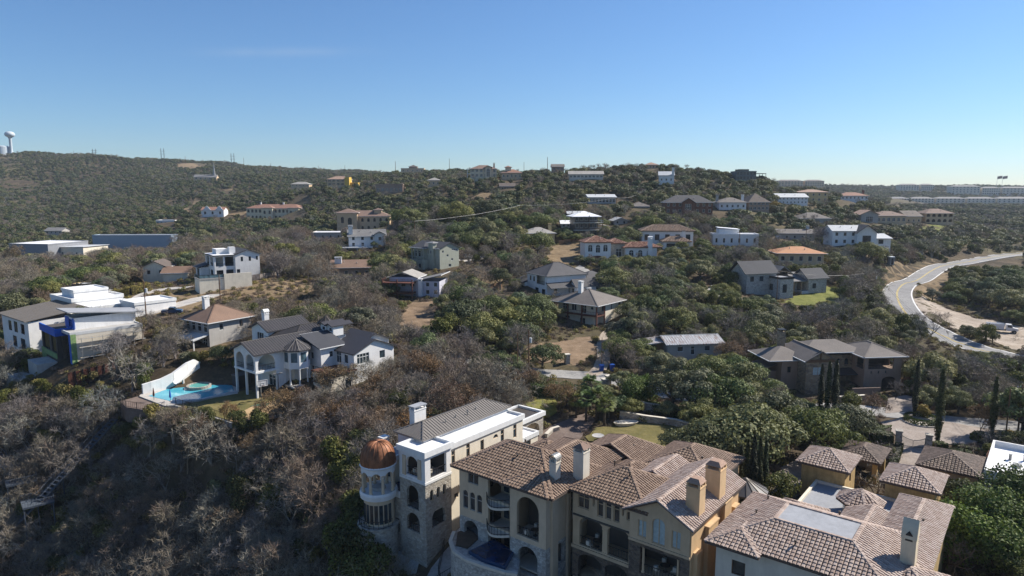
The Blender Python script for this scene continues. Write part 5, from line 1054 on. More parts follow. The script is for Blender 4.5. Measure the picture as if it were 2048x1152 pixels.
# ------------------------------------------------------------------ houses higher up and farther off
def fh(name, label, phrase, u0, u1, ve, vb, Y, depth, roof, wall, rmat, ang=0, rows=1, cols=4, pitch=.4, axis='x', chim=None, kind='w', ww=1.1, wh=1.4, frame='white_trim', cat='house', deep=3, tile=None, sight=True, lcols=0, ov=.6, group=None, fops=None):
    a = at_y(u0, vb, Y); c = at_y(u1, vb, Y); wd = (c.x - a.x) / max(.3, math.cos(R(ang))); top = at_y((u0 + u1) / 2, ve, Y).z; z = a.z; H = top - z
    h = House(name, label, cat, a.x, a.y, z, ang, frame=frame, group=group)
    sh = H / rows; ops = []
    for r_ in range(rows): ops += [(kind, wd * (i + .5) / cols, r_ * sh + sh * .28, min(ww, wd / cols * .7), min(wh, sh * .58), {}) for i in range(cols)]
    if fops is not None: ops = fops
    lo = []
    for r_ in range(rows): lo += [(kind, depth * (i + .5) / lcols, r_ * sh + sh * .28, ww, min(wh, sh * .58), {}) for i in range(lcols)]
    gb = {}
    if roof == 'gable': gb = dict(l=depth / 2 * pitch, r=depth / 2 * pitch) if axis == 'x' else dict(f=wd / 2 * pitch, b=wd / 2 * pitch)
    h.block(0, 0, wd, depth, -deep, H, wall, dict(f=ops, l=lo) if lcols else dict(f=ops), gables=gb, lid=roof == 'flat')
    if roof == 'hip': h.hip(0, 0, wd, depth, H, pitch, ov, rmat, tile=tile)
    elif roof == 'gable': h.gable(0, 0, wd, depth, H, pitch, ov, rmat, axis=axis, tile=tile)
    elif roof == 'flat': h.flat(0, 0, wd, depth, H, .35, wall, rmat)
    elif roof.startswith('shed'): h.shed(0, 0, wd, depth, H, H + pitch * depth, rmat, roof[-1], ov)
    if chim: 
        for cx, cm in chim: h.chimney(cx * wd, depth * .5, H - 1, H + pitch * depth * .5 + 1.6, 1.2, 1.0, cm, 'flat', cm)
    if roof in ('hip', 'gable') and Y < 420:
        for fx, fy in ((.3, .3), (.62, .22)):
            zz = H + pitch * depth * min(fy, .5); mv = MB(); mv.lathe([(.12, zz - .6), (.12, zz + .5), (.2, zz + .52), (0, zz + .7)], 6, wd * fx, depth * fy); h.part('vent_pipe', mv, 'grey_metal')
    rh = {'hip': depth / 2 * pitch, 'gable': depth / 2 * pitch, 'flat': .4}.get(roof, pitch * depth)
    if sight: SIGHT.append((u0, ve - rh * FOC / Y, u1, vb - (vb - ve) * .25, Y))
    LANDMARK.append((a.x + wd / 2, a.y + depth / 2, phrase)); h.W = wd; h.H = H; h.D = depth
    return h
ar = dict(kind='a')
# red-tiled white villa and its wings
V1 = fh('arched_villa', 'white villa with red tile roofs, three arches and wooden garage door', 'the arched white villa', 1170, 1222, 484, 521, 250, 9, 'hip', 'white_stucco', 'far_tile', 6, 1, 1, tile=('tile_red', .55, .6), sight=False, fops=[('a', 1.9, 3.2, 1.7, 2.6), ('a', 4.8, 2.8, 1.7, 3.0), ('a', 7.6, 3.2, 1.7, 2.6), ('sa', 4.6, -.6, 5.2, 2.4, dict(glass='garage_door', nv=1, nh=1))])
V1.block(V1.W, 3, V1.W + 6, 10, -3, 6.0, 'limestone', dict(f=[('d', 3.8, 1, 2.2, 3)])); V1.hip(V1.W - .5, 3, V1.W + 6.5, 11, 6.1, .4, .5, 'far_tile', tile=('tile_red', .55, .6)); V1.block(V1.W + 6, 1.5, V1.W + 18, 9, -4, 4.6, 'white_stucco', dict(f=win_row(3, 2.2, 9, 1.0, 1.8, 2.6, 'a'))); V1.hip(V1.W + 5.5, 1.5, V1.W + 19, 9, 4.7, .4, .6, 'far_tile', tile=('tile_red', .55, .6)); V1.chimney(V1.W + 15.2, 1.4, 0, 8.2, 1.6, 1.1, 'white_stucco', 'barrel', 'white_trim'); V1.sight(1168, 470, 1322, 508)
V2 = fh('upper_tile_villa', 'long white villa with brown tile hip roof behind the arched villa', 'the upper tile villa', 1283, 1384, 461, 488, 275, 10, 'hip', 'white_stucco', 'far_tile_brown', -4, 1, 5, ww=1.8, wh=2.4, frame='black_trim', tile=('tile_brown', .6, .65)); V2.block(7.5, -7, 18, 0, -4, 1.6, 'white_stucco', dict(f=[('w', 3, -1.6, 3.2, 2.4)])); V2.hip(7.5, -7, 18, 0, 1.7, .45, .6, 'far_tile_brown', tile=('tile_brown', .6, .65)); V2.chimney(16, -3.5, 0, 5.6, 1.1, 1.0, 'white_stucco'); SIGHT.append((1330, 462, 1386, 490, 264))
TH = fh('lookout_house', 'three-level lookout house with white metal roof and wraparound decks', 'the three-level lookout house', 1149, 1196, 431, 474, 290, 9, 'hip', 'bronze_metal', 'white_roof', 8, 3, 5, ww=1.3, wh=2.0, frame='pale_stucco', pitch=.35, ov=1.4)
for z in (TH.H * .33, TH.H * .67): TH.slab(-.6, -1.4, TH.W + 2, 0, z - .2, z, 'pale_stucco', 'deck'); TH.rail([(TH.W * .6, -1.4), (TH.W + 2, -1.4), (TH.W + 2, 3)], z, 1.0, 'pale_roof', step=.6)
TH.columns([(TH.W + 1.8, -1.2), (TH.W * .6, -1.2)], -4, TH.H, .14, 'wood_brown', True); TH.block(TH.W, 1, TH.W + 4, 8, -3, TH.H * .55, 'tan_wall'); TH.shed(TH.W, 1, TH.W + 5, 8, TH.H * .5, TH.H * .62, 'white_roof', 'r', .3)
fh('chimney_cottage', 'pale tan house with grey hip roof and tall end chimney', 'the tall-chimney tan house', 1052, 1110, 466, 490, 278, 10, 'hip', 'orange_wall', 'shingle_pale', 10, 1, 4, chim=[(.92, 'orange_wall')])
DP = House('dark_gable_house', 'stone house with black gable roofs, arcade and small lawn pool', 'house', *at_z(1492, 588, -31.5)[:2], -31.5, 18, frame='black_trim')
DP.block(0, 0, 11, 8, -3, 6.6, 'white_stone', dict(f=win_row(3, 2, 9, 3.8, 1.4, 1.6)), gables=dict(r=3.2, l=3.2), lid=False); DP.gable(-.5, 0, 11.3, 8, 6.6, .8, .5, 'shingle_dark', axis='x'); DP.block(8.5, -5, 13.5, 2, -3, 5.2, 'white_stone', dict(f=[('w', 1.8, .6, 1.6, 2.6)], l=[('w', 3, 1, 1.6, 2)])); DP.flat(8.5, -5, 13.5, 2, 5.2, .3, 'black_trim', 'grey_roof')
DP.block(13.5, 1, 23, 7, -3, 3.6, 'white_stone', dict(f=win_row(3, 1.8, 7.6, .2, 2.2, 2.8, 'av'))); DP.shed(13.2, -1.4, 23, 5, 3.5, 5.6, 'shingle_grey', 'f', .2); DP.columns([(14, -1), (17, -1), (20, -1)], -1, 3.5, .2, 'gold_stone', True); DP.gable(11, 1, 18, 10, 5.6, .7, .4, 'shingle_grey', axis='y')
DP.block(22, -2, 29, 5, -3, 4.4, 'white_stone', dict(f=[('w', 2.2, 1, 1.4, 1.6)], r=[('w', 3.5, 1, 2, 2)]), gables=dict(r=2.6, l=2.6), lid=False); DP.gable(21.5, -2, 29.3, 5, 4.4, .75, .4, 'shingle_dark', axis='x'); DP.sight(1482, 515, 1642, 590); DP.mark('the black-gabled stone house', 14, 4)
LPO = House('lawn_pool', 'small blue garden pool with white coping beside the black-gabled house', 'pool', *ground_at(1612, 584)[:2], ground_at(1612, 584)[2] + .15, 20); mb = MB(); mb.box(-4, -2.5, -1, 4, 2.5, .3); LPO.part('coping', mb, 'pale_roof'); mb = MB(); mb.box(-3.4, -1.9, 0, 3.4, 1.9, .34); LPO.part('water', mb, plain('pool_blue', (.05, .16, .24), .1)); SIGHT.append((1560, 570, 1670, 600, 214))
fh('copper_roof_house', 'grey house with broad orange copper-toned hip roof', 'the orange-roofed house', 1556, 1643, 505, 528, 252, 12, 'hip', 'tan_wall', 'copper_roof', -6, 1, 5, pitch=.3, ov=1.0, ww=1.4, wh=1.8)
WB = fh('white_cube_house', 'plain white modern cube house with slanted upper roof', 'the white cube house', 1425, 1512, 469, 491, 290, 9, 'flat', 'white_stucco', 'white_roof', -8, 1, 6, ww=.8, wh=1.8, frame='black_trim'); WB.block(2.6, 2, 11, 9, WB.H, WB.H + 2.2, 'white_stucco', lid=True, keep=False); WB.shed(2.6, 2, 11, 9, WB.H + 2.2, WB.H + 2.9, 'white_roof', 'r', .3); SIGHT[-1] = (1424, 455, 1514, 490, 290)
fh('taupe_ranch_house', 'low stone ranch house with taupe hip roof and carport', 'the taupe ranch house', 1550, 1625, 466, 481, 320, 10, 'gable', 'grey_stucco', 'shingle_taupe', -6, 1, 5, pitch=.32, chim=[(.9, 'pale_roof')])
WF = fh('white_gable_house', 'large white house with black front gable and long wing', 'the black-gable white house', 1664, 1728, 461, 490, 290, 10, 'gable', 'white_stucco', 'pale_roof', -4, 2, 4, frame='black_trim'); WF.block(9, -2.5, 17, 5, -3, 5.6, 'white_stucco', dict(f=[('w', 4, 1, 3.4, 3.2)]), gables=dict(f=3.0), lid=False); WF.gable(9, -3, 17, 6, 5.6, .75, .5, 'shingle_dark', axis='y'); WF.block(16, 0, 24, 7, -3, 3.2, 'white_stucco', dict(f=[('w', 4, .6, 2, 1.8)])); WF.shed(16, -1, 24, 7, 3.0, 4.6, 'pale_roof', 'f', .3); SIGHT[-1] = (1662, 448, 1776, 485, 290)
PH = fh('lavender_house', 'pale lavender house with reddish timber decks and white chimney', 'the red-decked house', 832, 880, 562, 592, 200, 9, 'shedl', 'lavender_paint', 'shingle_grey', -10, 2, 3, pitch=.22, chim=None); PH.block(-8.5, 1, 0, 9, -3, 5.4, 'lavender_paint', dict(f=win_row(3, 1.5, 7, 2.6, 1.4, 1.6))); PH.gable(-8.5, 1, 0, 9, 5.4, .36, .5, 'shingle_pale', axis='y'); PH.chimney(1.6, -.6, -2, 5.2, 1.1, 1.1, 'white_stucco', 'flat', 'white_trim')
for z in (1.2, 4.2): PH.slab(-9.5, -3, 0, 1, z - .2, z, 'red_deck', 'deck'); PH.rail([(-9.5, 1), (-9.5, -3), (0, -3)], z, 1.0, 'red_deck', step=.5)
PH.columns([(-9.3, -2.8), (-4.8, -2.8), (-.2, -2.8)], -4, 5.2, .14, 'red_deck', True); SIGHT[-1] = (772, 545, 884, 595, 200)
BW = fh('brown_ranch_house', 'low brown house with white chimney among bare trees', 'the low brown house', 662, 742, 535, 556, 224, 11, 'gable', 'brown_stucco', 'shingle_brown', 8, 1, 4, pitch=.35); BW.chimney(2.2, 3, 0, 6.6, 2.2, 1.1, 'white_stucco', 'flat', 'white_trim')
WH = fh('white_deck_house', 'white gabled house with tall chimney and white deck', 'the tall-chimney white house', 698, 768, 472, 496, 268, 9, 'gable', 'white_stucco', 'shingle_grey', 14, 2, 4, axis='x', pitch=.5); WH.chimney(.8, 1.5, -2, 8.8, 1.6, 1.3, 'white_stucco', 'flat', 'white_trim'); WH.slab(-3, -4, 9, 0, .2, .5, 'white_trim', 'deck'); WH.rail([(-3, 0), (-3, -4), (9, -4)], .5, 1.0, 'white_trim', step=.5); WH.columns([(-2.8, -3.8), (3, -3.8), (8.8, -3.8)], -5, .2, .14, 'white_trim', True); WH.block(10, -1.5, 14, 4, -2, 5.4, 'white_stucco', dict(f=[('w', 2, 2.8, 1.2, 1.5)]), gables=dict(f=1.0), lid=False, keep=False); WH.gable(10, -1.9, 14, 5, 5.4, .5, .4, 'shingle_grey', axis='y'); SIGHT[-1] = (688, 448, 775, 498, 268)
MT = fh('grey_stone_mansion', 'big grey-tan mansion with red-brown hip roofs on the slope', 'the grey-tan mansion', 683, 778, 432, 464, 380, 14, 'hip', 'tan_wall', 'far_tile_brown', 6, 2, 8, ww=1.3, wh=2.0, kind='a', frame='dark_metal'); MT.block(-2, -2, 9, 8, -3, MT.H + 2, 'tan_wall', dict(f=[('a', 3, 5, 1.6, 3.5), ('a', 7, 4, 2.2, 4)])); MT.hip(-2, -2, 9, 10, MT.H + 2, .35, .8, 'far_tile_brown'); MT.block(18, 3, 22, 7, MT.H, MT.H + 3.4, 'tan_wall', keep=False); MT.hip(18, 3, 22, 7, MT.H + 3.4, .4, .5, 'far_tile_brown'); SIGHT[-1] = (680, 418, 782, 455, 380)
LM_ = fh('long_cream_mansion', 'long cream mansion with orange tile roofs and rows of arches', 'the long cream mansion', 494, 606, 416, 441, 560, 14, 'hip', 'cream_stucco', 'far_tile', -5, 2, 14, ww=1.9, wh=2.6, kind='a', frame='dark_metal', chim=[(.2, 'white_stucco'), (.62, 'white_stucco')], pitch=.42)
for x0 in (14, 36): LM_.block(x0, -2.5, x0 + 9, 5, -3, LM_.H + .4, 'cream_stucco', dict(f=win_row(2, 2.4, 6.6, 5.4, 1.8, 2.8, 'a') + win_row(2, 2.4, 6.6, .8, 1.8, 2.8, 'a'))); LM_.hip(x0, -2.5, x0 + 9, 6, LM_.H + .5, .4, .7, 'far_tile')
LM_.slab(-2, -7, 48, -3, -6, -.6, 'limestone', 'retaining_wall')
MC = fh('mission_house', 'small white mission house with two curved gables on the slope', 'the mission house', 403, 446, 420, 432, 575, 12, 'gable', 'white_stucco', 'far_tile', 6, 1, 3, ww=1.6, wh=2.4, kind='a', frame='dark_metal')
for x0 in (1.5, 11.5):
    mb = MB(); pf = [(0, 0), (6.4, 0), (6.2, 1.6), (5.2, 2.0), (4.6, 3.4), (3.2, 4.4), (1.8, 3.4), (1.2, 2.0), (.2, 1.6)]; mb.face([(x0 + a, -.5, MC.H - 1 + c) for a, c in pf]); mb.face([(x0 + a, 0, MC.H - 1 + c) for a, c in reversed(pf)])
    for i in range(len(pf)): (a, c), (e, f) = pf[i], pf[(i + 1) % len(pf)]; mb.face([(x0 + a, -.5, MC.H - 1 + c), (x0 + a, 0, MC.H - 1 + c), (x0 + e, 0, MC.H - 1 + f), (x0 + e, -.5, MC.H - 1 + f)])
    MC.part('curved_gable', mb, 'white_stucco')
fh('blue_warehouse', 'wide windowless blue-grey warehouse hall below the wooded ridge', 'the blue-grey warehouse', 187, 342, 471, 504, 450, 9, 'flat', plain('blue_cladding', (.24, .31, .38), .6, var=.06), 'pale_roof', 2, 1, 1, fops=[], cat='warehouse')
fh('white_roof_depot', 'grey storage building with bright white roof at the lake end', 'the white-roofed depot', 20, 108, 488, 512, 400, 30, 'flat', plain('depot_grey', (.24, .25, .27), .7), 'white_roof', -10, 1, 1, fops=[], cat='warehouse'); SIGHT[-1] = (18, 484, 110, 506, 400)
fh('cream_depot', 'cream metal storage shed beside the blue-grey warehouse', 'the cream shed', 112, 178, 494, 514, 405, 18, 'shedl', 'warm_white', 'pale_roof', -14, 1, 2, pitch=.03, cat='warehouse')
S1 = fh('tan_gable_house', 'tan stucco house with brown gable roofs beside the oaks', 'the tan gable house', 286, 330, 534, 555, 224, 9, 'gable', 'warm_white', 'shingle_umber', 10, 1, 2, axis='y', pitch=.5); S1.block(7.5, -4, 15, 4, -3, 1.8, 'warm_white', gables=dict(r=1.6), lid=False); S1.gable(7, -4, 15.4, 4, 1.8, .42, .4, 'shingle_brown', axis='x'); SIGHT[-1] = (272, 524, 378, 556, 222)
LP = fh('white_flat_house', 'low house with bright white flat roof among bare trees', 'the white flat roof', 622, 684, 466, 480, 345, 14, 'flat', 'grey_stucco', 'white_roof', 4, 1, 4)
YH = fh('yellow_villa', 'dark timbered villa with yellow side wing near the ridge', 'the yellow-winged villa', 655, 698, 358, 372, 600, 12, 'hip', 'tan_wall', 'far_tile_pale', 0, 2, 5, ww=2.4, wh=2.4, frame='dark_metal'); YH.block(YH.W - 3, -3, YH.W + 1, 6, -3, YH.H + 1.5, 'yellow_paint', lid=True); YH.block(YH.W + 1, 0, YH.W + 8, 6, -3, 3, 'yellow_paint')
fh('dark_flat_house', 'dark flat-roofed house half sunk in the dark trees', 'the dark flat house', 752, 806, 369, 387, 480, 12, 'flat', 'brown_stucco', 'grey_roof', 0, 1, 6, ww=2, wh=2)
fh('low_tan_house', 'small tan house with pale roof in the trees below the ridge', 'the small tan house', 855, 880, 360, 371, 560, 10, 'hip', 'tan_wall', 'shingle_pale', 0, 1, 3)
fh('ridge_pavilion', 'small pavilion house alone on the skyline ridge', 'the skyline pavilion', 802, 848, 337, 345, 740, 10, 'flat', 'tan_wall', 'shingle_grey', 0, 1, 5)
pv = fh('hilltop_lookout', 'tiny hipped lookout tower on the skyline pavilion', 'the skyline lookout', 818, 834, 333, 343, 742, 9, 'hip', 'brown_stucco', 'shingle_umber', 0, 1, 2)
RM = fh('ridge_mansion', 'cream ridge mansion with tall glazed front and brown roof', 'the ridge mansion', 941, 993, 337, 356, 470, 12, 'hip', 'cream_stucco', 'far_tile_brown', 4, 2, 6, ww=1.7, wh=2.4, chim=[(.92, 'cream_stucco')], pitch=.4); RM.block(10, -1.5, 14, 3, -3, RM.H + .8, 'cream_stucco', dict(f=[('a', 2, .8, 2.4, 5.6)]), gables=dict(f=.9), lid=False); RM.gable(9.6, -1.9, 14.4, 5, RM.H + .8, .45, .4, 'far_tile_brown', axis='y'); RM.slab(-2.2, -1, 0, 6, 2.8, 3.1, 'white_trim', 'balcony'); RM.columns([(-2, -.8), (-2, 5.8)], -2, RM.H, .15, 'white_trim', True)
RM2 = fh('ridge_annex', 'tan annex with orange tile roof and small turret on the ridge', 'the ridge annex', 1003, 1044, 345, 358, 468, 11, 'hip', 'tan_wall', 'far_tile', 0, 1, 5, ww=1.2, wh=1.8); RM2.block(2.5, 3, 6.5, 7, 3, 8.2, 'cream_stucco', keep=False); RM2.hip(2.5, 3, 6.5, 7, 8.2, .4, .6, 'far_tile'); RM2.block(-8, -8, -2, -2, -6, 1, 'brick_red')
fh('grey_ranch_house', 'long pale grey house on stilts near the hilltop', 'the long grey hilltop house', 1138, 1206, 348, 358, 450, 12, 'gable', 'pale_stucco', 'shingle_pale', -3, 1, 9, ww=1.6, wh=1.4, pitch=.34)
fh('veranda_house', 'house with pale metal roof and dark glazed veranda under the wires', 'the veranda house', 1177, 1232, 394, 409, 380, 10, 'gable', 'grey_stucco', 'pale_roof', 6, 1, 8, ww=1.6, wh=2.0, pitch=.28)
BK = fh('brick_house', 'dark-roofed brick house with gabled centre among oaks', 'the brick house', 1330, 1423, 404, 428, 345, 12, 'hip', 'brick_red', 'shingle_charcoal', -4, 2, 8, pitch=.55, ww=1.2, wh=1.6); BK.block(8, -2, 14, 5, -3, BK.H, 'brick_red', dict(f=[('w', 3, 2, 3, 3)]), gables=dict(f=2), lid=False); BK.gable(8, -2.4, 14, 6, BK.H, .65, .5, 'shingle_charcoal', axis='y')
fh('grey_hip_house', 'grey hip-roofed house with white end chimney', 'the grey hip house', 1438, 1492, 404, 419, 360, 11, 'hip', 'white_stucco', 'shingle_taupe', 0, 1, 5, chim=[(.98, 'white_stucco'), (.03, 'grey_stucco')])
fh('sunroom_house', 'tall brown-roofed house with glazed sunroom', 'the sunroom house', 1497, 1540, 403, 422, 362, 12, 'hip', 'brown_stucco', 'shingle_umber', 6, 2, 5, pitch=.75, ww=1.6, wh=1.8)
fh('white_barn_house', 'long white house with pale metal roof below the crest', 'the long white barn house', 1556, 1618, 394, 408, 402, 10, 'gable', 'white_stucco', 'pale_roof', 6, 2, 8, ww=.9, wh=.9)
fh('tan_block_house', 'boxy tan villa with low tile roof behind the white barn house', 'the boxy tan villa', 1597, 1652, 384, 404, 430, 14, 'hip', 'orange_wall', 'far_tile_pale', -8, 2, 5, pitch=.22)
fh('orange_roof_house', 'distant white house with long orange roof and red chimney', 'the distant orange roof', 1682, 1736, 391, 400, 480, 12, 'hip', 'white_stucco', 'far_tile', 0, 1, 7, pitch=.35, chim=[(.96, 'brick_red')])
GL = fh('glass_house', 'dark glass-walled modern house jutting from the hilltop', 'the glass hilltop house', 1472, 1512, 343, 361, 460, 12, 'flat', plain('slate_clad', (.10, .13, .14), .6), 'grey_roof', 0, 2, 6, ww=1.9, wh=2.4, frame='dark_metal'); GL.slab(GL.W, 1, GL.W + 7, 8, GL.H * .75, GL.H * .75 + .35, 'dark_metal', 'terrace_roof'); GL.columns([(GL.W + 2.4, 1.2), (GL.W + 4.6, 1.2), (GL.W + 6.8, 1.2)], 0, GL.H * .75, .12, 'dark_metal', True); GL.block(2, 2, 9, 9, GL.H, GL.H + 1.6, 'window_glass', keep=False)
WT_ = fh('white_tower_house', 'white house with slim tower chimney in hilltop trees', 'the white tower house', 1318, 1346, 350, 366, 430, 9, 'gable', 'white_stucco', 'pale_roof', -10, 1, 3, pitch=.5); WT_.chimney(8.4, .3, -2, 9.6, 1.4, 1.2, 'white_stucco', 'flat', 'white_trim')
R1 = fh('red_roof_villa', 'low villa with long red-brown tile roofs beside the lawn', 'the long red-roofed villa', 1752, 1812, 431, 447, 400, 12, 'hip', 'tan_wall', 'far_tile_brown', 0, 1, 6, pitch=.38, ww=1.6, wh=2.0); R1.block(-10, -2, 0, 8, -3, 5.4, 'grey_stucco', dict(f=[('w', 5, 1, 4, 3.2)]), gables=dict(f=2.2), lid=False); R1.gable(-10.4, -2.4, 0, 9, 5.4, .45, .5, 'far_tile_pale', axis='y'); SIGHT[-1] = (1722, 420, 1815, 446, 400)
fh('brown_slope_house', 'brown house with steep slope roof between two villas', 'the steep brown house', 1812, 1846, 432, 448, 410, 12, 'gable', 'tan_wall', 'shingle_umber', 10, 1, 3, pitch=.5, axis='x')
VB = fh('balcony_mansion', 'tan mansion with arched balconies above the far lawn', 'the tan balcony mansion', 1850, 1906, 426, 447, 418, 12, 'hip', 'tan_wall', 'far_tile_brown', 0, 2, 5, ww=2.2, wh=2.6, kind='av', frame='dark_metal', pitch=.4); VB.slab(.4, 3, VB.W - .4, 3.2, 0, VB.H - .2, 'interior', 'inner_wall')
fh('grey_shed', 'small weathered shed with pale metal roof among the oaks', 'the small weathered shed', 1228, 1256, 441, 450, 318, 8, 'gable', 'grey_stucco', 'pale_roof', 8, 1, 2, axis='y', pitch=.4)
fh('white_roof_cottage', 'low cottage with white metal roof beside the lookout house', 'the white-roofed cottage', 1123, 1150, 447, 456, 300, 8, 'gable', 'pale_stucco', 'white_roof', 0, 1, 3, pitch=.3)
fh('silver_roof_cottage', 'small silver-roofed cottage behind the lookout house', 'the silver-roofed cottage', 1136, 1168, 427, 434, 335, 8, 'gable', 'grey_stucco', 'pale_roof', 0, 1, 3, pitch=.25)
fh('dim_hip_house', 'dim grey hip-roofed house behind oaks near the crossroads', 'the dim hip-roofed house', 1600, 1660, 436, 450, 360, 12, 'hip', 'grey_stucco', 'shingle_taupe', 0, 1, 4, pitch=.45, sight=False)
fh('tan_bush_house', 'small tan hut beside the parked van under oaks', 'the small hut by the van', 142, 176, 570, 588, 215, 6, 'flat', 'orange_wall', 'pale_roof', 0, 1, 3, ww=1.6, wh=1.4)
CHR = fh('grey_chapel', 'grey gabled hall with slim spire below the ridge line', 'the spired hall', 388, 430, 354, 360, 980, 14, 'gable', 'tan_wall', 'shingle_grey', 10, 1, 5, pitch=.5, ww=2.2, wh=3.4); mb = MB(); mb.lathe([(2.2, 4), (1.6, 10), (.2, 24), (0, 25)], 8, 26, 6); CHR.part('spire', mb, 'grey_metal')
fh('low_tan_bungalow', 'low tan bungalow below the ridge poles', 'the tan bungalow', 582, 618, 368, 374, 760, 12, 'hip', 'tan_wall', 'shingle_pale', 0, 1, 5)
fh('grey_back_house', 'grey-roofed house just behind the long cream mansion', 'the grey back house', 588, 622, 400, 409, 605, 12, 'hip', 'grey_stucco', 'shingle_grey', 0, 1, 5)
fh('white_wood_house', 'low white house in the trees left of the mission house', 'the low white house', 312, 350, 441, 450, 560, 10, 'flat', 'white_stucco', 'pale_roof', 0, 1, 5)
fh('grey_lake_house', 'low grey house above the white-roofed depot', 'the low grey house', 90, 124, 461, 469, 520, 10, 'gable', 'grey_stucco', 'shingle_grey', 0, 1, 4)
fh('crest_house', 'tan house peeking from trees on the middle hill crest', 'the crest house', 1292, 1316, 329, 338, 505, 9, 'hip', 'tan_wall', 'far_tile_pale', 0, 1, 4)
fh('ridge_cottage', 'small brown cottage on the crest beside the ridge poles', 'the ridge cottage', 1104, 1128, 333, 342, 500, 9, 'gable', 'brown_stucco', 'shingle_taupe', 0, 1, 3)
fh('hillside_cabin', 'brown cabin in dark trees under the ridge mansion', 'the hillside cabin', 1000, 1030, 372, 382, 430, 9, 'gable', 'brown_stucco', 'shingle_umber', 5, 1, 3)
fh('valley_house', 'grey house tucked in oaks between the brick and veranda houses', 'the tucked grey house', 1262, 1300, 412, 424, 365, 10, 'hip', 'grey_stucco', 'shingle_taupe', 0, 1, 4)
# apartment rows beyond the valley
def apartment(label, u0, u1, ve, vb, Y, n, wall='pale_stucco', roof='shingle_grey', ph='the far apartments'):
    return fh('apartment_block', label, ph, u0, u1, ve, vb, Y, 16, 'hip', wall, roof, 0, 3, n, pitch=.32, ww=2.6, wh=2.0, frame='grey_stucco', cat='apartments', group='apartment rows beyond the valley')
k = 0
for i, (u0, u1) in enumerate(((1780, 1818), (1822, 1868), (1872, 1930), (1934, 1990), (1994, 2060))): apartment('pale apartment block in the lower row beyond the valley, %s from left' % ORDN[i], u0, u1, 397, 409, 1120, 7)
for i, (u0, u1) in enumerate(((1800, 1838), (1842, 1868))): apartment('white apartment block high on the far hill, %s of the upper pair' % ('left' if i == 0 else 'right'), u0, u1, 370, 380, 1420, 7)
for i, (u0, u1) in enumerate(((1903, 1960), (1964, 2000), (2004, 2062))): apartment('white apartment block on the far hillside below the flags, %s from left' % ORDN[i], u0, u1, 373 + 3 * (i > 0), 386 + 3 * (i > 0), 1330, 8)
for i, (u0, u1) in enumerate(((1556, 1606), (1610, 1648))): apartment('tan apartment block on the skyline beside the glass house, %s one' % ('left' if i == 0 else 'right'), u0, u1, 362, 373, 1380, 8, 'tan_wall', 'shingle_taupe', 'the skyline apartments')
# water tower and tank on the ridge
p = at_y(23, 306, 1365); WT = House('water_tower', 'pale blue water tower with round tank on slim stem on the ridge', 'water tower', p.x, p.y, p.z - 4, 0)
mb = MB(); mb.lathe([(5.5, 0), (3.4, 4), (2.6, 10), (2.5, 30), (3.4, 34)], 20); WT.part('stem', mb, plain('tank_paint', (.50, .56, .60), .5), smooth=True); mb = MB(); mb.lathe([(3.2, 33.5)] + [(8.8 * math.cos(R(t)), 39.6 + 6.2 * math.sin(R(t))) for t in range(-66, 91, 12)], 24); WT.part('tank', mb, 'tank_paint', smooth=True)
p = at_y(4, 307, 1365); WK = House('water_tank', 'squat pale round water tank cut by the photo edge on the ridge', 'tank', p.x, p.y, p.z - 3, 0); mb = MB(); mb.lathe([(15, 0), (15, 16), (13, 17.5), (0, 18.5)], 32); WK.part('tank_shell', mb, 'tank_paint', smooth=False); mb = MB(); mb.bar((15.2, 0, 0), (15.2, 0, 17), .5); WK.part('ladder', mb, 'grey_metal')
# ------------------------------------------------------------------ roads, drives, lawns
def gp(u, v): p = ground_at(u, v); return (p.x, p.y)
road, mid_ = strip('road', road_xy, 9.6, 'asphalt', .16, label='pale two-lane road bending round the hillside')
plain('line_white', (.72, .71, .68), .8); plain('line_yellow', (.60, .45, .12), .8)
for off, mt, w_ in ((-4.5, 'line_white', .4), (4.5, 'line_white', .4), (-.16, 'line_yellow', .16), (.16, 'line_yellow', .16)):
    pts = []
    for i, (q_, w0) in enumerate(mid_):
        d = (mid_[min(i + 1, len(mid_) - 1)][0] - mid_[max(i - 1, 0)][0]).normalized(); pts.append((q_.x - d.y * off, q_.y + d.x * off))
    o, _ = strip('lane_marking', pts[::2] + [pts[-1]], w_, mt, .19, 2.0, parent=road, skirt=.02)
patch('gravel_shoulder', gpoly((1822, 603), (1850, 596), (1885, 614), (1960, 640), (2075, 658), (2075, 712), (1990, 686), (1900, 655), (1845, 628)), 'gravel_pale', .10)
patch('dirt_verge', gpoly((1822, 580), (1870, 552), (1905, 545), (1900, 562), (1875, 585), (1880, 606), (1850, 596)), 'dry_grass', .08)
patch('dirt_verge', gpoly((1762, 545), (1790, 525), (1850, 528), (1880, 520), (1875, 533), (1800, 562), (1768, 588), (1748, 590)), 'dry_grass', .08)
strip('side_street', street_xy, 6.2, 'drive_grey', .12, label='pale side street running behind the cliff villas')
strip('driveway', [gp(*q_) for q_ in ((1180, 752), (1200, 738), (1207, 715), (1206, 690), (1216, 668), (1245, 645))], 3.0, 'gravel_pale', .14)
strip('driveway', [gp(*q_) for q_ in ((218, 622), (258, 604), (300, 585), (345, 578), (378, 576))], 3.6, 'drive_pale', .14)
strip('driveway', [gp(*q_) for q_ in ((290, 630), (330, 617), (372, 607), (430, 590))], 4.6, 'drive_pale', .14)
strip('driveway', [gp(*q_) for q_ in ((925, 525), (965, 516), (1010, 520), (1040, 530))], 5, 'drive_pale', .14); patch('motor_court', gpoly((1135, 548), (1160, 532), (1182, 545), (1165, 575), (1140, 570)), 'drive_grey', .14)
patch('dry_field', gpoly((222, 608), (262, 592), (380, 590), (430, 572), (540, 556), (640, 560), (648, 580), (560, 596), (430, 604), (320, 640), (300, 628)), 'dry_grass', .06, keep=False)
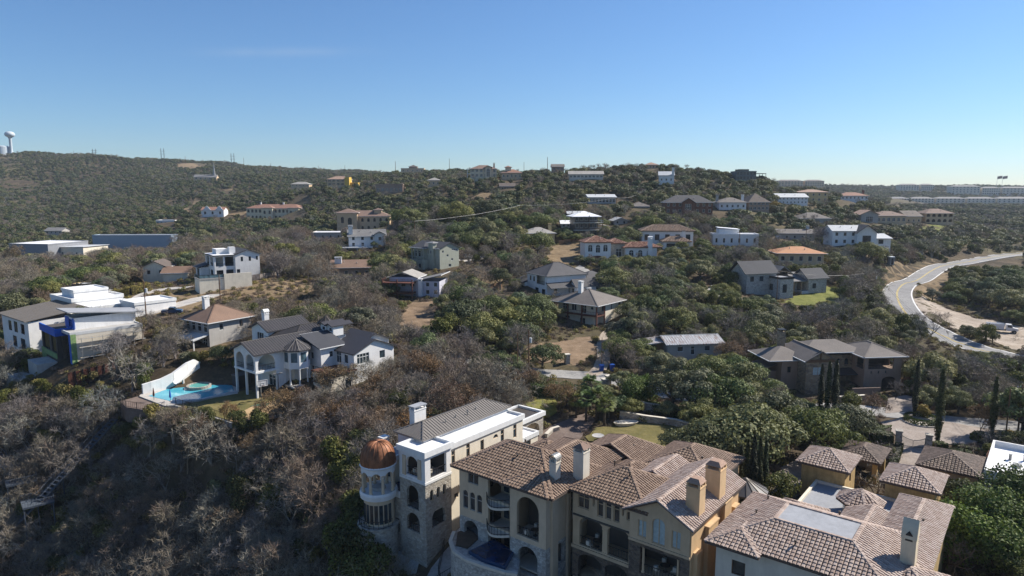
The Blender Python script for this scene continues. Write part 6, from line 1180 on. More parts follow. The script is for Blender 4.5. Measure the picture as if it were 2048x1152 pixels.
patch('vacant_lot', gpoly((1092, 520), (1105, 492), (1168, 488), (1172, 522), (1130, 532)), 'dry_grass', .08); patch('bare_yard', gpoly((800, 650), (815, 610), (868, 602), (880, 640), (850, 665)), 'dirt_orange', .08); patch('dry_yard', gpoly((945, 548), (960, 535), (1000, 545), (1002, 566), (960, 575)), 'dry_grass', .08)
patch('dirt_yard', gpoly((1040, 712), (1060, 690), (1180, 676), (1195, 706), (1160, 728), (1075, 730)), 'dirt_orange', .08); patch('limestone_cut', gpoly((1400, 596), (1425, 572), (1445, 585), (1430, 604)), 'limestone_rubble', .1); patch('dirt_yard', gpoly((1380, 540), (1390, 520), (1420, 545), (1410, 560)), 'dirt_orange', .08)
patch('garden_lawn', gpoly((1562, 606), (1590, 594), (1665, 572), (1686, 580), (1680, 598), (1620, 612)), 'lawn_lush', .1); patch('small_lawn', gpoly((60, 612), (110, 600), (200, 592), (232, 598), (200, 610), (100, 622)), 'lawn_green', .1); patch('far_lawn', gpoly((1838, 462), (1850, 452), (1896, 453), (1890, 462)), 'lawn_lush', .2); patch('far_lawn', gpoly((1770, 492), (1778, 484), (1800, 486), (1800, 496)), 'lawn_lush', .2)
patch('villa_lawn', gpoly((1052, 812), (1068, 798), (1115, 797), (1118, 818), (1100, 834), (1072, 836)), 'lawn_green', .1); patch('garden_lawn', gpoly((1165, 876), (1190, 858), (1240, 850), (1330, 848), (1410, 862), (1420, 890), (1330, 905), (1220, 900)), 'turf_olive', .1)
patch('brick_drive', gpoly((1062, 888), (1090, 862), (1150, 836), (1172, 828), (1192, 842), (1165, 872), (1140, 905), (1090, 905)), 'paver_brown', .12)
patch('paved_court', gpoly((1760, 848), (1800, 840), (1900, 846), (1985, 862), (1990, 876), (1940, 890), (1866, 888), (1842, 925), (1800, 955), (1772, 962), (1785, 925), (1805, 885)), 'paver_pink', .13); patch('parking_pad', gpoly((1770, 828), (1776, 800), (1812, 792), (1835, 800), (1828, 826)), 'paver_pink', .14); patch('paved_court', gpoly((1530, 1010), (1560, 940), (1610, 915), (1620, 940), (1600, 975), (1570, 1000)), 'paver_pink', .12)
patch('villa_path', [A.w(x, y)[:2] for x, y in ((-3.5, -1.5), (0, -.8), (22, -1.2), (22, -3.6), (2, -4.2), (-2.5, -3.6))], 'drive_grey', .2)
patch('pale_clearing', gpoly((640, 700), (690, 655), (730, 660), (760, 690), (700, 705)), 'gravel_pale', .1, keep=False); patch('rock_scree', gpoly((770, 1120), (800, 1100), (840, 1125), (830, 1155), (790, 1150)), 'limestone_rubble', .1)
patch('rocky_slope', gpoly((790, 930), (800, 905), (805, 930)), 'limestone_rubble', .05)
# pale outcrops on the far slopes
for i, poly in enumerate((((455, 432), (480, 425), (505, 427), (490, 436)), ((360, 425), (390, 398), (400, 402), (378, 428)), ((930, 402), (965, 388), (990, 390), (960, 404)), ((440, 385), (470, 375), (478, 380), (450, 392)), ((350, 332), (400, 328), (430, 336), (380, 340)))): patch('dry_clearing', gpoly(*poly), 'dry_grass', .5, cell=12)
SIGHT += [(1772, 546, 1835, 596, 245), (1830, 530, 1885, 560, 290), (1900, 506, 2048, 530, 350), (1850, 600, 2048, 700, 180), (1095, 738, 1215, 760, 140), (1760, 845, 1980, 885, 112), (1200, 680, 1222, 735, 150), (1195, 858, 1330, 900, 104), (1060, 800, 1110, 830, 118), (1100, 852, 1165, 890, 105), (225, 580, 375, 615, 188), (300, 592, 430, 625, 186), (470, 560, 620, 590, 180), (1092, 490, 1168, 525, 245), (1770, 800, 1830, 828, 125)]
SIGHT += [(345, 782, 560, 846, 108), (590, 690, 740, 775, 118), (722, 870, 800, 1000, 80), (900, 1050, 1040, 1150, 70), (280, 715, 400, 775, 128), (1555, 575, 1690, 606, 210)]
for i in range(14): SIGHT.append((232 - 147 * i / 13 - 6, 866 + 204 * i / 13 - 6, 232 - 147 * i / 13 + 6, 866 + 204 * i / 13 + 6, 122 - 1.1 * i))
for i in range(6): SIGHT.append((85 - 85 * i / 5 - 5, 1072 + 65 * i / 5 - 5, 85 - 85 * i / 5 + 5, 1072 + 65 * i / 5 + 5, 104))
SIGHT += [(385, 572, 640, 600, 184), (640, 680, 740, 700, 140), (1290, 764, 1345, 800, 132)]
SIGHT += [(805, 605, 872, 655, 176), (945, 538, 1002, 570, 206), (1382, 522, 1418, 558, 222), (1402, 574, 1444, 602, 192), (1055, 692, 1190, 728, 148), (1290, 600, 1330, 612, 185)]
# ------------------------------------------------------------------ vegetation
leafmat('oak_leaf', (.068, .080, .030), (.235, .242, .108)); leafmat('oak_grey_leaf', (.092, .100, .054), (.265, .265, .155)); leafmat('juniper_leaf', (.042, .056, .016), (.150, .158, .048)); leafmat('scrub_leaf', (.11, .10, .035), (.25, .21, .08))
leafmat('oak_deep_leaf', (.042, .060, .022), (.165, .190, .076)); leafmat('rust_leaf', (.13, .080, .045), (.27, .175, .105)); leafmat('bright_leaf', (.045, .085, .014), (.17, .215, .055)); leafmat('yellow_leaf', (.20, .15, .03), (.36, .27, .06)); leafmat('palm_leaf', (.05, .075, .016), (.17, .195, .065)); leafmat('cypress_leaf', (.022, .030, .013), (.070, .075, .030))
leafmat('hedge_leaf', (.03, .05, .012), (.10, .125, .035)); leafmat('far_leaf', (.036, .052, .021), (.112, .132, .056)); leafmat('far_oak_leaf', (.058, .066, .031), (.165, .168, .085)); leafmat('twig', (.15, .130, .112), (.27, .235, .205), 0, .22); leafmat('twig_pale', (.20, .18, .16), (.33, .30, .27), 0, .18); leafmat('twig_brown', (.145, .108, .085), (.25, .190, .150), 0, .2)
plain('bark', (.10, .085, .070), .95, var=.35, scale=3); plain('bark_pale', (.30, .275, .24), .95, var=.35, scale=3)
def leaf(mb, c, nrm, size, rnd, asp=.7):
    a = Vector((rnd.gauss(0, 1), rnd.gauss(0, 1), rnd.gauss(0, 1))); t = nrm.cross(a)
    if t.length < 1e-4: return
    t.normalize(); b = nrm.cross(t).normalized(); s_ = size * .5
    mb.face([c - t * s_ - b * s_ * asp * .6, c + t * s_ * .4 - b * s_ * asp, c + t * s_ + b * s_ * asp * .3, c - t * s_ * .3 + b * s_ * asp])
def rdir(rnd):
    while True:
        v = Vector((rnd.uniform(-1, 1), rnd.uniform(-1, 1), rnd.uniform(-1, 1)))
        if .05 < v.length < 1: return v.normalized()
def lobes_crown(mb, lobes, n, size, rnd, jit=.6, shell=.72):
    tot = sum(l[1] ** 2 for l in lobes)
    for c, r_, sq in lobes:
        k = int(n * r_ * r_ / tot)
        for _ in range(k):
            d = rdir(rnd)
            if d.z < -.35 and rnd.random() < .7: d.z = -d.z
            rr = r_ * (shell + (1.06 - shell) * rnd.random() ** .7) * (1 + .13 * math.sin(d.x * 7 + c[0]) * math.sin(d.y * 6 + c[1]))
            p = Vector(c) + Vector((d.x * rr, d.y * rr, d.z * rr * sq))
            nn = (d + rdir(rnd) * jit).normalized()
            leaf(mb, p, nn, size * rnd.uniform(.6, 1.3), rnd)
def branch(mb, p, d, L, r_, depth, rnd, tips, spread=.6, droop=0.0, seg=2, n=4):
    pts = [p]; q = p; dd = d
    for i in range(seg):
        dd = (dd + rdir(rnd) * .22 + Vector((0, 0, .05 - droop))).normalized(); q = q + dd * (L / seg); pts.append(q)
    mb.tube(pts, [r_ * (1 - .45 * i / seg) for i in range(seg + 1)], n, cap=False)
    if depth == 0: tips.append((q, dd)); return
    k = rnd.choice((2, 3, 3)) if depth > 1 else 3
    for i in range(k):
        a = (dd + rdir(rnd) * spread * 1.5).normalized()
        branch(mb, pts[-1] if i else q, a, L * rnd.uniform(.58, .82), r_ * .56, depth - 1, rnd, tips, spread, droop, seg, 3)
    if depth > 1 and rnd.random() < .7: branch(mb, pts[1], (dd + rdir(rnd) * spread * 1.8).normalized(), L * .6, r_ * .42, depth - 2 if depth > 2 else 0, rnd, tips, spread, droop, seg, 3)
def twigs(mb, tips, per, L, w, rnd):
    for p, d in tips:
        for _ in range(per):
            a = (d + rdir(rnd) * .95).normalized(); l = L * rnd.uniform(.5, 1.2); s0 = p - d * rnd.uniform(0, .5)
            e = s0 + a * l; sd = a.cross(rdir(rnd)).normalized() * w
            mid = s0.lerp(e, .5) + rdir(rnd) * l * .08
            mb.face([s0 - sd, s0 + sd, mid + sd * .8, mid - sd * .8]); mb.face([mid - sd * .8, mid + sd * .8, e])
            b2 = (a + rdir(rnd) * .8).normalized(); e2 = mid + b2 * l * .6
            mb.face([mid - sd * .6, mid + sd * .6, e2])
PROTO = {}   # kind -> list of [(part name, mesh)], unit: metres, base at 0
def proto(kind, *parts): PROTO.setdefault(kind, []).append([(n, m.mesh(n, mat, sm)) for n, m, mat, sm in parts])
def make_oak(seed, leafm, wide=4.6, high=6.6, n=6400, size=.30, bare=0.0):
    rnd = random.Random(seed); tr = MB(); cr = MB(); tips = []
    th = high * rnd.uniform(.22, .30); lean = Vector((rnd.uniform(-.5, .5), rnd.uniform(-.5, .5), 0))
    tr.tube([(0, 0, -1.2), (0, 0, 0), tuple(lean * .5 + Vector((0, 0, th)))], [.42, .33, .25], 7)
    lobes = []
    k = rnd.randint(6, 8)
    for i in range(k):
        a = 2 * math.pi * i / k + rnd.uniform(-.3, .3); rr = wide * rnd.uniform(.42, .72); zz = high * rnd.uniform(.5, .68)
        e = Vector((math.cos(a) * rr, math.sin(a) * rr, zz)); s0 = lean * .5 + Vector((0, 0, th * .95)); m1 = s0.lerp(e, .5) + Vector((rnd.uniform(-.3, .3), rnd.uniform(-.3, .3), -.3))
        tr.tube([s0, m1, e], [.17, .11, .05], 5, cap=False)
        for _ in range(2):
            e2 = e + rdir(rnd) * 1.2; tr.tube([m1.lerp(e, .4), e2], [.07, .02], 4, cap=False)
        lobes.append((tuple(e), rnd.uniform(.26, .40) * wide, .72))
    for i in range(rnd.randint(4, 6)):
        a = rnd.uniform(0, 6.28); rr = wide * rnd.uniform(0, .42)
        lobes.append(((math.cos(a) * rr, math.sin(a) * rr, high * rnd.uniform(.66, .84)), rnd.uniform(.24, .38) * wide, .68))
    for i in range(9):
        a = rnd.uniform(0, 6.28); rr = wide * rnd.uniform(.6, .98)
        lobes.append(((math.cos(a) * rr, math.sin(a) * rr, high * rnd.uniform(.36, .62)), rnd.uniform(.11, .19) * wide, .8))
    lobes_crown(cr, lobes, n, size, rnd)
    proto('live_oak' if leafm != 'oak_grey_leaf' else 'live_oak', ('trunk', tr, 'bark', True), ('crown', cr, leafm, False))
def make_bare(seed, kind, twig, high=7.0, depth=4, spread=.55, per=4, rust=0, w=.020, barkm=None, leafm='rust_leaf', droop=.0, L0=.33):
    rnd = random.Random(seed); tr = MB(); cr = MB(); tips = []
    stems = rnd.choice((1, 2, 2, 3))
    for s_ in range(stems):
        d = Vector((rnd.uniform(-.35, .35), rnd.uniform(-.35, .35), 1)).normalized() if stems > 1 else Vector((rnd.uniform(-.12, .12), rnd.uniform(-.12, .12), 1)).normalized()
        b0 = Vector((rnd.uniform(-.25, .25), rnd.uniform(-.25, .25), 0)); tr.tube([b0 - d * 1.2, b0, b0 + d * high * .16], [.22, .17, .13], 6, cap=False)
        for q in range(3 if stems == 1 else 2):
            a = (d + rdir(rnd) * spread).normalized(); branch(tr, b0 + d * high * .16, a, high * L0, .11, depth, rnd, tips, spread, droop)
    twigs(cr, tips, per, high * .155, w, rnd)
    parts = [('trunk', tr, twig if barkm is None else barkm, False), ('crown', cr, twig, False)]
    if rust:
        lf = MB()
        for _ in range(rust):
            p, d = rnd.choice(tips); leaf(lf, p + rdir(rnd) * rnd.uniform(.1, .8), rdir(rnd), .24, rnd)
        parts.append(('leaves', lf, leafm, False))
    proto(kind, *parts)
def make_round(seed, kind, leafm, r_=2.0, h=4.2, n=2200, size=.3, lobn=9, barkm='bark'):
    rnd = random.Random(seed); tr = MB(); cr = MB()
    for q in range(2): tr.tube([(0, 0, -.8), (rnd.uniform(-.2, .2), rnd.uniform(-.2, .2), h * .4), (rnd.uniform(-.5, .5), rnd.uniform(-.5, .5), h * .75)], [.16, .12, .05], 5)
    lobes = [((rnd.uniform(-.5, .5) * r_, rnd.uniform(-.5, .5) * r_, h * rnd.uniform(.28, .8)), r_ * rnd.uniform(.38, .62), rnd.uniform(.85, 1.25)) for _ in range(lobn)]
    lobes_crown(cr, lobes, n, size, rnd, .75)
    proto(kind, ('trunk', tr, barkm, True), ('crown', cr, leafm, False))
def make_cypress(seed, h=11, r_=.62, n=2600):
    rnd = random.Random(seed); tr = MB(); cr = MB(); tr.tube([(0, 0, -.8), (0, 0, h * .9)], [.14, .04], 6)
    for _ in range(n):
        t = rnd.random(); z = h * (.05 + .95 * t); a = rnd.uniform(0, 6.28); R_ = r_ * min(1, .45 + t * 2.2) * (1 - max(0, t - .55) ** 1.4 * 2.1) * (.8 + .25 * math.sin(a * 3 + z * 1.3))
        rr = max(.03, R_) * (.65 + .4 * rnd.random()); d = Vector((math.cos(a), math.sin(a), .5))
        leaf(cr, Vector((math.cos(a) * rr, math.sin(a) * rr, z)), (d + rdir(rnd) * .5).normalized(), rnd.uniform(.16, .34), rnd)
    proto('cypress', ('trunk', tr, 'bark', True), ('crown', cr, 'cypress_leaf', False))
def make_palm(seed, h=4.0):
    rnd = random.Random(seed); tr = MB(); cr = MB()
    tr.tube([(0, 0, -.6), (.05, 0, h * .5), (.15, .1, h)], [.24, .19, .2], 8)
    for i in range(46):
        a = rnd.uniform(0, 6.28); el = rnd.uniform(-.6, 1.25); d = Vector((math.cos(a) * math.cos(el), math.sin(a) * math.cos(el), math.sin(el))); c = Vector((.15, .1, h))
        e = c + d * rnd.uniform(.9, 1.25); tr.tube([c, e], [.03, .02], 3, cap=False)
        sd = d.cross(Vector((0, 0, 1))).normalized(); up = sd.cross(d)
        for k in range(-6, 7):     # fan of stiff leaflets
            t = k / 6 * 1.35; f = (d * math.cos(t) + sd * math.sin(t)); tip = e + f * rnd.uniform(.75, .95) - Vector((0, 0, .22)) ; w = .055
            pr = f.cross(up).normalized() * w
            cr.face([e - pr * .5, e + f * .45 - pr, tip, e + f * .45 + pr])
    proto('fan_palm', ('trunk', tr, 'bark', True), ('crown', cr, 'palm_leaf', False))
for i in range(6): make_oak(100 + i, ('oak_leaf', 'oak_grey_leaf', 'oak_deep_leaf')[i % 3], random.Random(i).uniform(3.9, 5.4), random.Random(i + 9).uniform(5.8, 8.0))
for i in range(5): make_bare(200 + i, 'bare_tree', 'twig' if i % 3 else 'twig_brown', 7.2, barkm='bark' if i % 2 else None, spread=.5 + .05 * i)
for i in range(3): make_bare(230 + i, 'pale_tree', 'twig_pale', 7.6, per=3, w=.022, spread=.6)
for i in range(3): make_bare(240 + i, 'rust_tree', 'twig_brown', 7.0, per=2, rust=2100, barkm='bark')
for i in range(3): make_round(300 + i, 'juniper', 'juniper_leaf', 2.3, 5.0, 3400, .26)
for i in range(3): make_round(320 + i, 'scrub_bush', 'scrub_leaf' if i else 'oak_grey_leaf', 1.5, 2.2, 1100, .26, 7)
for i in range(2): make_bare(340 + i, 'bare_bush', 'twig_brown' if i else 'twig', 3.6, depth=3, spread=.8, per=4, L0=.36)
for i in range(2): make_cypress(350 + i)
for i in range(2): make_palm(360 + i)
for i in range(2): make_round(370 + i, 'bright_tree', 'bright_leaf', 3.0, 6.2, 5200, .26, 14)
for i in range(1): make_round(380 + i, 'yellow_shrub', 'yellow_leaf', 1.4, 2.6, 1300, .24, 8)
# far-off versions, one mesh each, for the wooded masses
FAR = {}
def far_proto(name, seed, leafm, r_, h, n, size, flatten=.7):
    rnd = random.Random(seed); cr = MB()
    lobes = [((rnd.uniform(-.5, .5) * r_, rnd.uniform(-.5, .5) * r_, h * rnd.uniform(.4, .72)), r_ * rnd.uniform(.36, .6), flatten) for _ in range(8)]
    lobes_crown(cr, lobes, n, size, rnd, .6)
    lobes_crown(cr, [((0, 0, h * .2), r_ * .45, .8)], n // 6, size, rnd, .6)
    FAR[name] = cr.mesh(name, leafm)
far_proto('far_a', 1, 'far_leaf', 3.0, 5.0, 460, .75); far_proto('far_b', 2, 'far_oak_leaf', 3.6, 5.4, 520, .78); far_proto('far_c', 3, 'far_leaf', 2.4, 4.8, 380, .7, 1.0); far_proto('far_d', 4, 'far_oak_leaf', 4.0, 5.8, 560, .8)
def far_bare(name, seed, twig):
    rnd = random.Random(seed); cr = MB(); tips = []
    cr.tube([(0, 0, -1), (0, 0, 1.2)], [.18, .14], 5, cap=False)
    for q in range(4): branch(cr, Vector((0, 0, 1.2)), (Vector((0, 0, 1)) + rdir(rnd) * .7).normalized(), 2.2, .09, 2, rnd, tips, .6)
    twigs(cr, tips, 6, 1.5, .035, rnd); FAR[name] = cr.mesh(name, twig)
far_bare('far_e', 5, 'twig'); far_bare('far_f', 6, 'twig_brown')
def join(name, parts):
    vs, fs, mi, mats = [], [], [], []
    for i, (pn, me_) in enumerate(parts):
        o_ = len(vs); vs += [tuple(v.co) for v in me_.vertices]; fs += [tuple(o_ + k for k in p.vertices) for p in me_.polygons]; mi += [i] * len(me_.polygons); mats.append(me_.materials[0])
    me_ = bpy.data.meshes.new(name); me_.from_pydata(vs, [], fs)
    for m_ in mats: me_.materials.append(m_)
    me_.polygons.foreach_set('material_index', mi); me_.update(); FAR[name] = me_
NEARIDX = {}
for kd, code, cnt in (('live_oak', 'h', 6), ('bare_tree', 'i', 3), ('juniper', 'j', 2), ('pale_tree', 'k', 1), ('rust_tree', 'l', 1), ('scrub_bush', 'm', 2), ('bare_bush', 'n', 2), ('bright_tree', 'o', 1)):
    for q_ in range(cnt): join('far_%s%d' % (code, q_), PROTO[kd][q_]); NEARIDX.setdefault(kd, []).append('far_%s%d' % (code, q_))
_u = MB(); _r = random.Random(77)
for _ in range(160):
    a_ = _r.uniform(0, 6.28); q_ = _r.uniform(0, .7); c_ = Vector((q_ * math.cos(a_), q_ * math.sin(a_), 0)); d_ = (Vector((0, 0, 1)) + rdir(_r) * .7).normalized(); e_ = c_ + d_ * _r.uniform(.3, .8); s_ = d_.cross(rdir(_r)).normalized() * .025; _u.face([c_ - s_, c_ + s_, e_])
FAR['far_p0'] = _u.mesh('far_p0', 'twig_brown')
_u = MB(); lobes_crown(_u, [((0, 0, .3), .55, .8), ((.4, .2, .25), .4, .8)], 130, .2, random.Random(78)); FAR['far_p1'] = _u.mesh('far_p1', 'scrub_leaf')
far_names = sorted(FAR)
far_col = bpy.data.collections.new('wood_kinds')
for n_ in far_names: far_col.objects.link(bpy.data.objects.new(n_, FAR[n_]))
def wood(name, pts, label):
    """one mass of trees: points carry kind, size and turn"""
    me = bpy.data.meshes.new(name); me.from_pydata([p[0] for p in pts], [], [])
    for an, ty, k in (('kind_i', 'INT', 1), ('size_f', 'FLOAT', 2), ('turn_f', 'FLOAT', 3)):
        a = me.attributes.new(an, ty, 'POINT'); a.data.foreach_set('value', [p[k] for p in pts])
    o = bpy.data.objects.new(name, me); COL.objects.link(o); tag(o, label, 'trees', None, 'stuff')
    ng = bpy.data.node_groups.new(name + '_nodes', 'GeometryNodeTree')
    ng.interface.new_socket('Geometry', in_out='INPUT', socket_type='NodeSocketGeometry'); ng.interface.new_socket('Geometry', in_out='OUTPUT', socket_type='NodeSocketGeometry')
    N = ng.nodes; gi = N.new('NodeGroupInput'); go = N.new('NodeGroupOutput'); ip = N.new('GeometryNodeInstanceOnPoints'); ci = N.new('GeometryNodeCollectionInfo')
    ci.inputs['Collection'].default_value = far_col; ci.inputs['Separate Children'].default_value = True; ci.inputs['Reset Children'].default_value = True
    def attr(nm, ty):
        a = N.new('GeometryNodeInputNamedAttribute'); a.data_type = ty; a.inputs['Name'].default_value = nm; return a.outputs['Attribute']
    cx = N.new('ShaderNodeCombineXYZ'); ng.links.new(attr('turn_f', 'FLOAT'), cx.inputs[2])
    ip.inputs['Pick Instance'].default_value = True
    ng.links.new(gi.outputs[0], ip.inputs['Points']); ng.links.new(ci.outputs[0], ip.inputs['Instance']); ng.links.new(attr('kind_i', 'INT'), ip.inputs['Instance Index'])
    ng.links.new(attr('size_f', 'FLOAT'), ip.inputs['Scale']); ng.links.new(cx.outputs[0], ip.inputs['Rotation']); ng.links.new(ip.outputs[0], go.inputs[0])
    md = o.modifiers.new('trees', 'NODES'); md.node_group = ng
    return o
HAND = [('cypress', 1478, 1012, .82), ('cypress', 1490, 1022, .88), ('cypress', 1502, 1026, .9), ('cypress', 1515, 1018, .84), ('cypress', 1527, 1008, .8), ('cypress', 1638, 846, .95), ('cypress', 1652, 850, 1.05), ('cypress', 1666, 852, 1.15), ('cypress', 1828, 836, .98), ('cypress', 1874, 890, 1.15), ('cypress', 1982, 878, 1.0), ('cypress', 1910, 952, .36), ('cypress', 1924, 954, .38),
 ('fan_palm', 1152, 838, .95), ('fan_palm', 1172, 846, 1.05), ('fan_palm', 1192, 842, 1.1), ('fan_palm', 1180, 826, 1.2), ('fan_palm', 1208, 852, 1.0), ('fan_palm', 1140, 824, .8), ('fan_palm', 1218, 838, .9),
 ('bright_tree', 1268, 818, 1.0), ('bright_tree', 1285, 812, .85), ('live_oak', 1345, 822, 1.1), ('live_oak', 1392, 832, 1.25), ('live_oak', 1448, 842, 1.35), ('live_oak', 1498, 838, 1.15), ('live_oak', 1400, 872, .8), ('live_oak', 1556, 905, 1.05), ('live_oak', 1600, 860, .9), ('live_oak', 1700, 925, .6), ('live_oak', 1480, 800, 1.1), ('live_oak', 1420, 790, 1.1), ('live_oak', 1360, 780, 1.0), ('live_oak', 1540, 830, 1.0),
 ('rust_tree', 1738, 838, .62), ('rust_tree', 1960, 868, .6), ('yellow_shrub', 1845, 838, .9), ('bare_tree', 1790, 800, .5),
 ('bright_tree', 1960, 1085, 1.25), ('bright_tree', 2010, 1060, 1.3), ('bright_tree', 1925, 1130, 1.2), ('bright_tree', 1985, 1150, 1.2), ('bright_tree', 2040, 1120, 1.2), ('bare_bush', 1900, 1140, 1.2),
 ('live_oak', 885, 632, .8), ('juniper', 890, 690, 1.5), ('juniper', 860, 700, 1.2), ('live_oak', 1075, 512, 1.35), ('live_oak', 1270, 690, 1.15), ('live_oak', 1240, 684, .95), ('live_oak', 960, 690, 1.2), ('live_oak', 1040, 700, 1.2), ('live_oak', 1085, 740, .9), ('live_oak', 790, 560, 1.15), ('live_oak', 760, 552, 1.0), ('live_oak', 950, 590, .9),
 ('pale_tree', 262, 790, 1.1), ('pale_tree', 236, 745, .9), ('pale_tree', 655, 562, .8), ('pale_tree', 425, 940, 1.0), ('pale_tree', 300, 925, .8), ('pale_tree', 440, 1100, .85), ('pale_tree', 600, 1010, .9), ('pale_tree', 520, 1130, .8), ('pale_tree', 470, 965, .9), ('pale_tree', 60, 900, .9), ('rust_tree', 40, 540, 1.3),
 ('rust_tree', 690, 792, .9), ('rust_tree', 655, 800, .8), ('rust_tree', 720, 840, .85), ('rust_tree', 690, 880, .9), ('rust_tree', 560, 858, .8), ('rust_tree', 750, 800, .7), ('rust_tree', 850, 790, .9), ('rust_tree', 820, 770, .8), ('rust_tree', 880, 815, .8), ('rust_tree', 610, 850, .8),
 ('juniper', 700, 1000, 1.3), ('juniper', 738, 1082, 1.0), ('juniper', 712, 1070, 1.1), ('bare_tree', 760, 1100, .7), ('juniper', 680, 960, 1.4), ('bright_tree', 690, 1040, .55), ('juniper', 725, 930, 1.2), ('juniper', 290, 780, .9), ('juniper', 250, 742, .7), ('live_oak', 590, 660, .8), ('rust_tree', 1460, 735, .9), ('rust_tree', 1480, 715, .8), ('bare_tree', 1395, 705, .8), ('yellow_shrub', 1550, 425, 2.2), ('bare_tree', 1000, 560, .9), ('bare_tree', 985, 545, .8), ('bare_tree', 1040, 565, .7)]
# ------------------------------------------------------------------ where trees stand
MIXES = [  # (u, v, weights) what grows near a photo spot
 (100, 950, dict(bare_tree=5, pale_tree=1.2, scrub_bush=1.6, bare_bush=2, juniper=.4)), (400, 1050, dict(bare_tree=5, pale_tree=1.2, scrub_bush=1.2, bare_bush=2, juniper=.5)), (640, 1000, dict(bare_tree=4, scrub_bush=1.5, juniper=1.2, pale_tree=.8, rust_tree=.5)),
 (640, 840, dict(bare_tree=4, rust_tree=1.6, juniper=.7, live_oak=.6)), (860, 780, dict(bare_tree=5, rust_tree=1.3, live_oak=1.2, juniper=.6)), (720, 650, dict(bare_tree=4.5, scrub_bush=.7, live_oak=1.2)), (600, 600, dict(bare_tree=4, live_oak=1.5, scrub_bush=.8)), (880, 640, dict(live_oak=2.5, bare_tree=2, juniper=.7)),
 (1000, 690, dict(live_oak=5, bare_tree=1)), (1300, 660, dict(live_oak=6, bare_tree=.8, juniper=.6)), (1420, 800, dict(live_oak=6, bare_tree=.4)), (1300, 560, dict(live_oak=6, bare_tree=.5, juniper=.4)), (1500, 640, dict(live_oak=4, juniper=2, bare_tree=1)),
 (1750, 660, dict(live_oak=2.5, juniper=2.5, bare_tree=2)), (1950, 740, dict(live_oak=2, juniper=2, bare_tree=1.6)), (1980, 600, dict(juniper=3, live_oak=2.5, scrub_bush=.8)), (1850, 500, dict(live_oak=3, juniper=2, bare_tree=1.5)), (1500, 470, dict(live_oak=4, bare_tree=1.4, juniper=1)),
 (1100, 480, dict(live_oak=4, bare_tree=1.6)), (800, 520, dict(live_oak=4, bare_tree=2)), (600, 500, dict(live_oak=2, bare_tree=3)), (400, 530, dict(live_oak=2.5, bare_tree=2.5)), (100, 560, dict(live_oak=4, bare_tree=2)), (50, 640, dict(live_oak=2, bare_tree=2, juniper=1)), (180, 760, dict(bare_tree=3, scrub_bush=1.5, juniper=.8)),
 (850, 600, dict(live_oak=2, bare_tree=1.5)), (1950, 1050, dict(live_oak=2, juniper=1, bare_bush=.5)), (1000, 430, dict(live_oak=3, juniper=3)),
]
OPEN = [
 (540, 580, 115, 24), (430, 602, 60, 12), (300, 590, 80, 22), (870, 660, 20, 12), (1150, 700, 70, 20), (690, 690, 40, 10), (1400, 548, 25, 12), (1660, 505, 40, 8), (1300, 690, 30, 8), (900, 605, 22, 10), (1000, 600, 20, 10), (620, 470, 30, 8), (1190, 545, 25, 12),  # (u, v, ru, rv) thinly grown ground
 (540, 585, 90, 18), (330, 590, 60, 25), (1080, 505, 60, 22), (840, 625, 36, 26), (1850, 600, 60, 40), (1020, 560, 25, 18), (960, 545, 45, 18), (1640, 605, 50, 10), (1290, 880, 130, 30), (1085, 820, 45, 18), (1830, 850, 140, 26), (1130, 730, 70, 24), (1120, 690, 60, 12), (1900, 640, 120, 30), (1450, 540, 20, 10), (330, 700, 60, 15), (420, 800, 90, 20), (1600, 470, 40, 6), (1640, 500, 30, 8),
]
SPACE = dict(live_oak=5.0, bare_tree=3.3, pale_tree=4.4, rust_tree=3.8, juniper=3.4, scrub_bush=2.0, bare_bush=2.0)
RAD = dict(live_oak=4.4, bare_tree=3.2, pale_tree=3.4, rust_tree=3.2, juniper=2.2, scrub_bush=1.4, bare_bush=1.5, bright_tree=3, fan_palm=2, cypress=.7, yellow_shrub=1.4)
TALL = dict(live_oak=6.6, bare_tree=6.8, pale_tree=7.4, rust_tree=6.6, juniper=4.9, scrub_bush=2.2, bare_bush=3, bright_tree=6, fan_palm=5, cypress=11, yellow_shrub=2.6)
rnd = random.Random(11)
KB = [(min(p[0] for p in k), max(p[0] for p in k), min(p[1] for p in k), max(p[1] for p in k), k) for k in KEEP]
KGRID = {}
for kb in KB:
    for gx in range(int(kb[0] // 10) , int(kb[1] // 10) + 1):
        for gy in range(int(kb[2] // 10), int(kb[3] // 10) + 1): KGRID.setdefault((gx, gy), []).append(kb)
def blocked(x, y, pad=0):
    for dx, dy in ((0, 0), (pad, 0), (-pad, 0), (0, pad), (0, -pad)) if pad else ((0, 0),):
        for a, b_, c, d, k in KGRID.get((int((x + dx) // 10), int((y + dy) // 10)), ()):
            if a <= x + dx <= b_ and c <= y + dy <= d and inside(x + dx, y + dy, k): return True
    return False
def hides(x, y, z, kind, s_):
    p = (x, y, z + TALL[kind] * s_ * .55); u, v, d = proj(p); ru = FOC * RAD[kind] * s_ / d * .8; rv = FOC * TALL[kind] * s_ * .42 / d
    for u0, v0, u1, v1, yy in SIGHT:
        if y < yy - 1 and u + ru > u0 and u - ru < u1 and v + rv > v0 and v - rv < v1: return True
    return False
TREES = []   # (kind, x, y, z, scale, turn)
TG = {}
def free(x, y, sp):
    gx, gy = int(x // 6), int(y // 6)
    for i in range(gx - 1, gx + 2):
        for j in range(gy - 1, gy + 2):
            for (a, b_, s2) in TG.get((i, j), ()):
                if (a - x) ** 2 + (b_ - y) ** 2 < ((sp + s2) * .5) ** 2: return False
    return True
